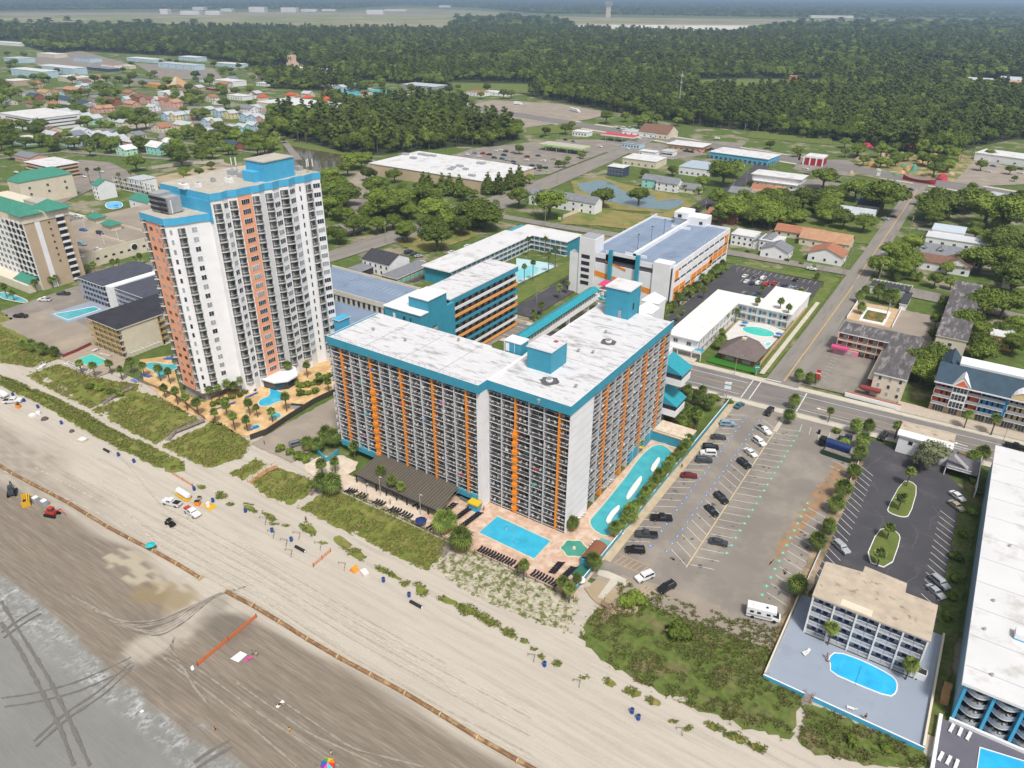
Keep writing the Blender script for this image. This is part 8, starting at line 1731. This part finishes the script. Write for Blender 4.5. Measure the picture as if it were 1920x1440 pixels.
# beach vehicles
pc1=car('pickup','white',322,943,195,z=.32,label='white pickup with black bed cover on the beach beside the white tank');pc2=car('pickup','white',360,961,-3,z=.32,label='white pickup with open door and red load parked on the beach')
mb=MB();mb.box(.1,1.1,-2.0,-1.95,.5,1.15,white);mb.build('open_door',pc2,local=True);mb=MB();mb.box(-2.5,-.9,-.7,.7,1.2,1.5,redp);mb.build('load',pc2,local=True)
car('pickup','white',24,752,42,z=.32,label='white pickup truck near the left edge of the beach');car('van','white',1,741,15,z=.32,label='white van cut by the left edge of the beach')
x,y=W(319,981,.8);av=thing('beach_buggy','black utility buggy with roll cage on the beach','buggy',x,y,.3,0);mb=MB();mb.box(-1.5,1.5,-.6,.6,.35,.8,black);mb.box(.9,1.5,-.55,.55,.8,1.0,black);mb.build('body',av,local=True)
mb=MB()
for a,c in ((-.7,-.55),(-.7,.55),(.7,-.55),(.7,.55)):mb.tube((a,c,.8),(a*.8,c,1.75),.04,.04,5,black)
mb.box(-.65,.6,-.6,.6,1.75,1.8,black);mb.build('roll_cage',av,local=True);mb=MB();mb.box(-.5,-.1,-.5,.5,.8,1.2,M('khaki_seat',(.28,.24,.10),.8,.2,3));mb.build('seat',av,local=True)
for a in (-1,1):
    for s in (-1,1):mb=MB();mb.tube((a,s*.5,.33),(a,s*.78,.33),.33,.33,10,tyre);mb.build('wheel',av,local=True)
x,y=W(343,928,1);tk=thing('fuel_tank','white horizontal tank on a yellow skid on the beach','tank',x,y,.25,math.radians(-2));mb=MB();mb.tube((-2.3,.2,1.3),(2.3,.2,1.3),.85,.85,16,white);mb.tube((-2.6,.2,1.3),(-2.3,.2,1.3),.5,.85,16,white);mb.tube((2.3,.2,1.3),(2.6,.2,1.3),.85,.5,16,white);mb.build('tank_shell',tk,local=True);mb=MB();mb.box(-2.7,2.7,-.9,.9,0,.35,yelp);mb.build('skid',tk,local=True)
x,y=W(393,948,.6);tk=thing('generator_skid','small white tank on a yellow platform right of the beach pickups','tank',x,y,.25,math.radians(-5));mb=MB();mb.box(-1.8,1.8,-1.1,1.1,0,.2,yelp);mb.build('skid',tk,local=True);mb=MB();mb.tube((-.3,-.2,.2),(-.3,-.2,1.3),.55,.5,12,white);mb.build('tank_shell',tk,local=True)
boxthing('compressor','orange compressor between the beach pickups and dune grass','machine',370,943,1.6,1.3,1.2,orange,30,z=.3);boxthing('compressor','orange machine below the left beach pickup','machine',34,761,1.4,1.2,1.1,orange,20,z=.3);boxthing('generator','grey pump machine behind the orange compressor','machine',374,934,1.1,.9,.9,greyw,30,z=.3)
# barrels, boxes, nets
bluep=M('blue_barrel_plastic',(.015,.06,.28),.45,0)
bp_=thing('blue_barrel','x','litter barrel',0,0);mb=MB();mb.tube((0,0,0),(0,0,.95),.34,.36,12,bluep);mb.build('drum',bp_,local=True);mb=MB();mb.tube((0,0,.95),(0,0,1.0),.38,.38,12,M('blue_rim',(.05,.15,.45),.5,0));mb.tube((0,0,1.001),(0,0,1.01),.3,.3,10,dark);mb.build('rim',bp_,local=True);reg(bp_)
for i,(px_,py_) in enumerate(((24,740),(45,751),(71,763),(115,793),(222,853),(251,865),(364,917),(399,939),(460,958),(510,995),(546,1012),(719,1088),(767,1116),(1021,1246),(1185,1334),(1197,1346))):
    o=bp_ if i== 0 else copy_tree(bp_);x,y=W(px_,py_,.7);o.location=(x,y,.30);o.scale=(1.15,1.15,1.15);o['group']='blue litter barrels along the dunes';auto(o,'blue litter barrel',x,y)
for px_,py_,lb_ in ((201,846,'long dark blue roll of beach parasols on the sand below the white tower dunes'),(563,1030,'long dark roll of beach parasols on the sand, the longer middle one'),(780,1134,'long dark roll of beach parasols near the round grass clump')):
    x,y=W(px_,py_,.5);r=thing('parasol_roll',lb_,'roll',x,y,.3,math.radians(0));mb=MB();mb.tube((-1.7,0,.35),(1.7,0,.35),.38,.38,10,M('black_tarp',(.02,.022,.028),.7,.2,2));mb.build('roll_cover',r,local=True);mb=MB();mb.tube((1.7,0,.35),(1.76,0,.35),.3,.3,10,white);mb.build('end_cap',r,local=True)
boxthing('storage_box','white covered storage box on the beach below the left dunes','box',155,825,2.4,2.0,.8,M('cream_cover',(.58,.50,.40),.8,.1,1),10,top=white,z=.3);boxthing('storage_box','white jumbled beach boxes near the left pickup, left one','box',61,779,2.0,1.6,.8,whitew,10,top=white,z=.3);boxthing('storage_box','white jumbled beach boxes near the left pickup, right one','box',72,774,1.4,1.2,.8,whitew,40,top=white,z=.3)
boxthing('storage_box','white pitched box beside the orange tent on the sand','box',684,1074,2.3,1.5,.8,M('pinkish_white',(.62,.55,.50),.8,.05,1),-20,top=white,z=.3)
x,y=W(664,1068,.6);mb=MB();mb.gable(x-.8,x+.8,y-.7,y+.7,.35,1.2,orange,'y',.1,orange);tag(mb.build('beach_tent'),'small orange tent on the sand next to the white pitched box','tent')
for px_,py_,s in ((84,786,1.2),(135,809,.8)):x,y=W(px_,py_,.3);mb=MB();mb.tube((x,y,.3),(x,y,.8),s,s*.7,12,M('brown_tarp',(.10,.07,.07),.8,.2,2));mb.ball((x,y,.8),s*.7,M('brown_tarp',(.10,.07,.07),.8,.2,2),10,4,.4,0);tag(mb.build('covered_heap'),('larger' if s > 1 else 'smaller')+' dark brown covered heap on the sand at left','heap')
netm=M('orange_safety_mesh',(.60,.16,.05),.8,.2,4)
def net(label,p0,p1,n_,h=1.0,m=netm):
    a,c=W(*p0,.1),W(*p1,.1);r=thing('safety_fence',label,'fence',a[0],a[1]);dx,dy=c[0]-a[0],c[1]-a[1];l=math.hypot(dx,dy);f=(a[0],a[1],dx/l,dy/l);mb=MB(f);k=0
    zz=zsand(*a)
    for j in range(5):mb.box(0,l,-.02,.02,zz+.1+j*h/5,zz+.1+j*h/5+.13,m)
    while k < l:mb.box(k,k+.12,-.025,.025,zz,zz+h,m);k+= .45
    mb.build('mesh',r)
    for k in range(n_):mb=MB(f);mb.box(l*k/(n_-1)-.08,l*k/(n_-1)+.08,-.07,.07,zz,zz+h+.25,redp);mb.build('post',r)
net('bright orange safety mesh fence running down the damp sand',(371,1248),(481,1158),3);net('short pale orange mesh fence below the dune clumps',(588,1064),(620,1036),3,.9,M('pale_orange_mesh',(.62,.34,.22),.8,.2,4));net('pale orange mesh fence by the blue barrel above the white tank',(325,891),(362,914),3,.8,M('pale_orange_mesh',(.62,.34,.22),.8,.2,4))
# small wooden dune posts with rope in the foredune gaps
for i,(px_,py_) in enumerate(((497,975),(560,1003),(512,1000),(536,1016),(545,1035),(600,1022),(645,1060),(1085,1280),(1278,1370),(1000,1232))):
    railfence('sand_fence','x',[(px_-10,py_-1),(px_+3,py_+1),(px_+1,py_+12)],.3,.7,wg,step=1.0,rails=1,group='short sand fences among the foredune clumps');o=[q for q in C.objects if q.get('label')== 'x' and q.name.startswith('sand_fence')][-1];auto(o,'short L-shaped wooden sand fence',*W(px_,py_))
# towels and sheets on the sand
def towel(label,pts,m,z=.12):
    q=[W(*p) for p in pts];mb=MB();zz=zsand(*q[0])+.06;mb.prism(q,zz,zz+.03,m);tag(mb.build('beach_towel'),label,'towel')
towel('large white sheet spread on the damp sand beside the pink towel',[(432,1236),(451,1222),(464,1228),(447,1243)],white);towel('pink patterned towel right of the large white sheet',[(455,1240),(468,1230),(476,1233),(462,1243)],M('pink_towel',(.45,.08,.22),.9,.5,3));towel('small white towel at the seaward end of the orange mesh fence',[(357,1252),(362,1248),(365,1256),(360,1259)],white);towel('white towel with dark blanket near the bottom middle',[(517,1326),(530,1313),(534,1317),(521,1329)],white);towel('tiny white towel at the edge of the tidal flat',[(262,1335),(268,1331),(271,1335),(265,1338)],white)
# ================================================================= PEOPLE
skin=M('skin',(.42,.24,.16),.6,0);hairm=M('dark_hair',(.03,.02,.015),.8,0)
def person(label,x,y,z,ang,shirt,legs_,pose='stand',k=1.0):
    r=thing('person',label,'person',x,y,z,math.radians(ang));me=bpy.data.meshes.new('body')
    if pose== 'stand':J={'p':(0,0,.93),'c':(0,0,1.28),'n':(0,0,1.48),'h':(.02,0,1.62),'t':(.02,0,1.72),'sl':(0,.19,1.40),'el':(.06,.27,1.13),'wl':(.14,.25,.90),'sr':(0,-.19,1.40),'er':(-.02,-.28,1.13),'wr':(.06,-.28,.88),'hl':(0,.1,.88),'kl':(.12,.11,.50),'al':(.05,.11,.07),'tl':(.2,.12,.04),'hr':(0,-.1,.88),'kr':(-.02,-.11,.50),'ar':(-.14,-.11,.09),'tr':(.0,-.12,.04)}
    elif pose== 'sit':J={'p':(0,0,.12),'c':(-.10,0,.45),'n':(-.08,0,.66),'h':(-.03,0,.80),'t':(-.02,0,.90),'sl':(-.1,.19,.58),'el':(.05,.27,.38),'wl':(.28,.18,.30),'sr':(-.1,-.19,.58),'er':(.05,-.27,.38),'wr':(.28,-.18,.30),'hl':(.02,.1,.13),'kl':(.38,.14,.42),'al':(.62,.13,.07),'tl':(.74,.13,.05),'hr':(.02,-.1,.13),'kr':(.38,-.14,.40),'ar':(.66,-.13,.07),'tr':(.78,-.13,.05)}
    else:J={'p':(0,0,.14),'c':(-.35,0,.16),'n':(-.55,0,.17),'h':(-.70,0,.18),'t':(-.80,0,.18),'sl':(-.47,.19,.16),'el':(-.25,.32,.12),'wl':(0,.30,.10),'sr':(-.47,-.19,.16),'er':(-.25,-.32,.12),'wr':(0,-.30,.10),'hl':(.05,.1,.13),'kl':(.45,.12,.12),'al':(.86,.12,.10),'tl':(.90,.14,.2),'hr':(.05,-.1,.13),'kr':(.45,-.12,.12),'ar':(.86,-.12,.10),'tr':(.90,-.14,.2)}
    rad={'p':.15,'c':.16,'n':.06,'h':.105,'t':.07,'sl':.065,'el':.045,'wl':.035,'sr':.065,'er':.045,'wr':.035,'hl':.10,'kl':.06,'al':.045,'tl':.04,'hr':.10,'kr':.06,'ar':.045,'tr':.04}
    E_=[('p','c'),('c','n'),('n','h'),('h','t'),('c','sl'),('sl','el'),('el','wl'),('c','sr'),('sr','er'),('er','wr'),('p','hl'),('hl','kl'),('kl','al'),('al','tl'),('p','hr'),('hr','kr'),('kr','ar'),('ar','tr')]
    ks=list(J);me.from_pydata([tuple(c*k for c in J[q]) for q in ks],[(ks.index(a),ks.index(b_)) for a,b_ in E_],[]);o=bpy.data.objects.new('body',me);C.objects.link(o);o.parent=r;o.modifiers.new('s','SKIN')
    for i,q in enumerate(ks):me.skin_vertices[0].data[i].radius=(rad[q]*k,rad[q]*k*(.8 if q in 'pc' else 1));me.skin_vertices[0].data[i].use_root=q== 'p'
    me.materials.append(skin);s=o.modifiers.new('ss','SUBSURF');s.levels=1;s.render_levels=1
    V=lambda q:tuple(c*k for c in J[q]);mb=MB();mb.tube(V('p'),V('c'),.165*k,.185*k,8,shirt);mb.tube(V('c'),tuple((a*.6+b_*.4) for a,b_ in zip(V('c'),V('n'))),.185*k,.15*k,8,shirt);mb.build('shirt',r,local=True)
    mb=MB();mb.tube(V('p'),V('hl'),.16*k,.12*k,8,legs_);[mb.tube(V('h'+s_),tuple(a*.5+b_*.5 for a,b_ in zip(V('h'+s_),V('k'+s_))),.115*k,.10*k,8,legs_) for s_ in 'lr'];mb.build('shorts',r,local=True);mb=MB();mb.ball((V('h')[0]-.02,0,V('h')[2]+.04),.125*k,hairm,8,4,1,0);mb.build('hair',r,local=True);return r
c_=lambda n,c:M('cloth_'+n,c,.8,0);blk_,wht_,rd_,bl_c,yl_,pk_c=c_('black',(.02,.02,.02)),c_('white',(.6,.6,.6)),c_('red',(.6,.03,.03)),c_('blue',(.03,.12,.5)),c_('yellow',(.68,.55,.03)),c_('pink',(.6,.08,.3))
for lb_,px_,py_,z,a,s_,l_,ps in (('person in black walking at the end of the side street',496,834,.35,40,blk_,blk_,'stand'),('person in dark clothes walking on the sand path behind the dune clumps',574,978,.3,-20,c_('plum',(.10,.03,.05)),blk_,'stand'),('sunburnt person in red standing on the pale terrace by the canopy',732,946,.37,60,c_('salmon',(.45,.14,.09)),rd_,'stand'),('person in red beside the blue kiosk and white column',907,958,.37,10,rd_,blk_,'stand'),
 ('person in red at the inland end of the river pool',1229,823,.37,30,rd_,wht_,'stand'),('person in dark clothes on the path beside the teal wall',1278,878,.4,90,blk_,blk_,'stand'),('person crouched at the rounded end of the vivid blue deck pool',1551,1240,.56,10,c_('salmon',(.45,.14,.09)),bl_c,'sit'),('person in red standing behind the one at the deck pool end',1549,1235,.56,-20,rd_,blk_,'stand'),('person in black near the ocean wall of the blue-grey deck',1621,1349,.56,120,blk_,blk_,'stand'),
 ('person in turquoise standing beside the pink towel',474,1230,.12,200,c_('cyan',(.04,.45,.55)),blk_,'stand'),('person in yellow standing right of the turquoise one',482,1232,.12,150,yl_,bl_c,'stand'),('person lying on the small white towel at bottom middle',526,1321,.2,40,blk_,blk_,'lie'),('person in yellow with dark shorts sitting on the damp sand',543,1370,.12,-40,yl_,blk_,'sit'),('person with pale hat behind the rainbow parasol',622,1418,.12,60,wht_,blk_,'stand'),('person in white swimming in the bright blue rectangular pool',949,995,-.4,0,wht_,wht_,'stand'),('person in black standing on the beach below the orange mesh fence',404,1369,.1,0,blk_,blk_,'sit'),('person sitting under the turquoise beach parasol',284,1025,.3,-60,blk_,blk_,'sit')):
    x,y=W(px_,py_,max(z,0));person(lb_,x,y,z,a,s_,l_,ps)
# ================================================================= BALCONY CHAIRS
def chair_mesh():
    mb=MB();mb.box(-.25,.25,-.25,.25,.38,.44,plasticw);mb.poly([(-.25,-.25,.44),(-.25,.25,.44),(-.36,.25,.9),(-.36,-.25,.9)],plasticw)
    for a in (-.22,.22):
        for c in (-.22,.22):mb.box(a-.03,a+.03,c-.03,c+.03,0,.38,plasticw)
        mb.box(-.25,.22,a-.03 if a < 0 else a-.0,a+.0 if a < 0 else a+.03,.6,.64,plasticw)
    return mb.mesh('patio_chair')
cm=chair_mesh();CHAIRS.sort(key=lambda t:t[0]**2+t[1]**2+(t[2]-H)**2)
OR2='first second third fourth fifth sixth seventh eighth ninth tenth eleventh twelfth thirteenth fourteenth'.split()
for x,y,z,a,sd_,wg_,fl,i in CHAIRS[:300]:
    o=bpy.data.objects.new('patio_chair',cm);C.objects.link(o);o.location=(x,y,z);o.rotation_euler.z=a;tag(o,f'{sd_} white chair, {OR2[fl]} balcony row from top, {OR2[i]} bay, {wg_}','chair','white plastic chairs on the hotel balconies')
rest=MB();src=MB();pts=[v.co.copy() for v in cm.vertices];fs=[tuple(p.vertices) for p in cm.polygons]
for x,y,z,a,*_ in CHAIRS[300:]:
    k=len(rest.v);ca,sa=math.cos(a),math.sin(a);rest.v+= [(x+p.x*ca-p.y*sa,y+p.x*sa+p.y*ca,z+p.z) for p in pts];rest.f+= [tuple(i+k for i in f) for f in fs]
rest.m=[rest.mi(plasticw)]*len(rest.f);rest.build('patio_chairs',kind='stuff')
# towels drying on balcony rails
tc=[M('towel_'+n,c,.9,0) for n,c in (('pink',(.6,.12,.3)),('aqua',(.05,.4,.42)),('blue',(.05,.15,.5)),('red',(.5,.04,.04)),('white',(.62,.62,.62)),('green',(.08,.3,.1)))]
for i,(px_,py_) in enumerate(((655,720),(668,722),(690,700),(745,770),(786,738),(803,745),(822,762),(680,783),(790,795),(1004,705+180),(950,850),(690,850),(676,820),(1000,910),(970,840),(860,905),(825,780),(800,700))):
    d=_F*FPX+_R*(px_-960)-_U*(py_-720);t=((124.93 if px_ < 905 else 130.1)-0)/d.y;x,z=d.x*t,H+d.z*t
    k=round((ZR-z)/FH);z=ZR-FH*k+1.0;y=126.44 if px_ < 905 else 130.14
    if not (-143.5 < x < -71) or z < 4:continue
    mb=MB();mb.box(x-.45,x+.45,y-.02,y+.02,z-.65,z+.08,tc[i % 6]);auto(tag(mb.build('balcony_towel'),'x','towel','towels drying on the hotel balcony rails'),('pink','aqua','blue','red','white','green')[i % 6]+' balcony towel',x,y)
# ================================================================= POLES, LAMPS, SIGNS
def lamp(label,px_,py_,h,m=metal,arm=1.5,name='street_lamp',z=.3):
    x,y=W(px_,py_,z);r=thing(name,label or 'x','street lamp',x,y,z);mb=MB();mb.tube((0,0,0),(0,0,h),.12,.07,6,m);mb.build('pole',r,local=True);mb=MB();mb.tube((0,0,h-.1),(arm,0,h+.2),.05,.05,5,m);mb.box(arm-.2,arm+.6,-.15,.15,h+.1,h+.25,m);mb.build('lamp_head',r,local=True)
    if not label:r['group']='grey street lamps';auto(r,'grey street lamp',x,y)
def upole(px_,py_,h,z=.3):
    x,y=W(px_,py_,z);r=thing('utility_pole','x','utility pole',x,y,z,0,'wooden utility poles');mb=MB();mb.tube((0,0,-.3),(0,0,h),.18,.12,6,M('pale_timber_pole',(.30,.26,.21),.9,.1,2));mb.build('pole',r,local=True);mb=MB();mb.box(-1.2,1.2,-.08,.08,h-.9,h-.75,wood);mb.build('crossarm',r,local=True);mb=MB();mb.tube((.35,0,h-2.4),(.35,0,h-1.5),.25,.25,8,greyw);mb.build('transformer',r,local=True);auto(r,'pale wooden utility pole with crossarm',x,y)
for a in ((185,298,12),(724,456,13),(1022,424,13),(1579,522,13),(1590,502,11),(1647,527,10),(1374,358,9),(1319,414,13),(1398,348,11),(1372,362,7),(1000,405,10),(990,345,12),(1045,345,9),(1440,420,8),(1168,436,7),(604,340,12),(617,345,9),(1705,435,10),(1045,275,12),(293,222,10),(1395,255,12),(700,175,12),(1420,250,10),(1583,290,10),(250,155,12),(1660,600,9),(1115,275,11),(1855,650,6),(1690,555,6)):upole(*a)
for a in ((1377,702,8),(1876,839,7),(1006,568,9),(1380,510,6),(960,560,7),(1060,300,9),(1300,235,9),(1500,258,8),(1550,270,9),(1585,285,8),(840,300,9),(1150,300,7),(706,955 - 150,7)):lamp(None,*a)
for px_,py_ in ((714,931),(789,965),(690,944)):lamp(None,px_,py_,6.5,concrete,.3)
for px_,py_ in ((160,432),(196,458),(222,450),(178,415)):lamp(None,px_,py_,6,white,.9,z=6.6)
def sign(name,label,px_,py_,h,w_,hh,m,m2,ang=0,z=.35):
    x,y=W(px_,py_,z);r=thing(name,label,'sign',x,y,z,math.radians(ang));mb=MB();mb.box(-.12,.12,-.1,.1,0,h,metal);mb.build('post',r,local=True);mb=MB();mb.box(-w_/2,w_/2,-.2,.2,h-hh,h,m);mb.build('panel',r,local=True);mb=MB();mb.box(-w_/2-.06,w_/2+.06,-.26,.26,h-hh*.42,h-hh*.3,m2);mb.build('panel_band',r,local=True)
sign('roadside_sign','tall red and white motel sign at the road corner',1530,722,6,1.3,3.4,M('sign_red',(.5,.03,.03),.5,0),white);sign('roadside_sign','turquoise and white hotel sign among palms by the boulevard',1361,748,6.5,2.2,2.6,white,tealroof,20);sign('roadside_sign','small teal sign on the green turf by the sidewalk corner',1417,704,4,1.4,1.6,tealroof,white,30);sign('roadside_sign','lime green notice board on the lawn near the pale block wall',1049,415,2.6,1.8,1.8,M('sign_lime',(.45,.62,.03),.6,0),white)
sign('roadside_sign','white pole sign on the highway before the golf park',1644,340,9,2.4,5,white,greyw);sign('roadside_sign','dark pole sign with red top in front of the diner',1496,312,10,1.6,5,black,M('sign_red',(.5,.03,.03),.5,0));sign('roadside_sign','pink pole sign left of the bright blue store',1311,295,7,1.6,3,pinkm,white);sign('roadside_sign','green pole sign by the market lot corner',1025,328,4,3,1.6,M('sign_green',(.25,.5,.1),.6,0),white)
sign('roadside_sign','white double sign beside the dark road end',1393,320,5,2,1.6,white,greyw)
# ================================================================= HAZE
def haze(d):
    mb=MB();me_m=bpy.data.materials.new('haze_air');me_m.use_nodes=True;n=me_m.node_tree.nodes;n.remove(n['Principled BSDF'])
    v=n.new('ShaderNodeVolumePrincipled');v.inputs['Color'].default_value=(.52,.73,1.0,1);v.inputs['Density'].default_value=d;v.inputs['Anisotropy'].default_value=.2
    me_m.node_tree.links.new(v.outputs[0],n['Material Output'].inputs['Volume'])
    mb.box(-30500,20500,-300,40500,-1.5,126,me_m);mb.build('haze',kind='stuff')
haze(.00012)
# ================================================================= LABELS
if LAND:finish_labels()
for o in C.objects:
    l=o.get('label')
    if l and len(l.split()) > 16:o['label']=' '.join(l.replace(' with white islands beside the hotel','').replace('the long winding','the').replace(' winding','').replace('cabbage palm with golden dead fronds','golden palm').split()[:16]);print('LONG',l)
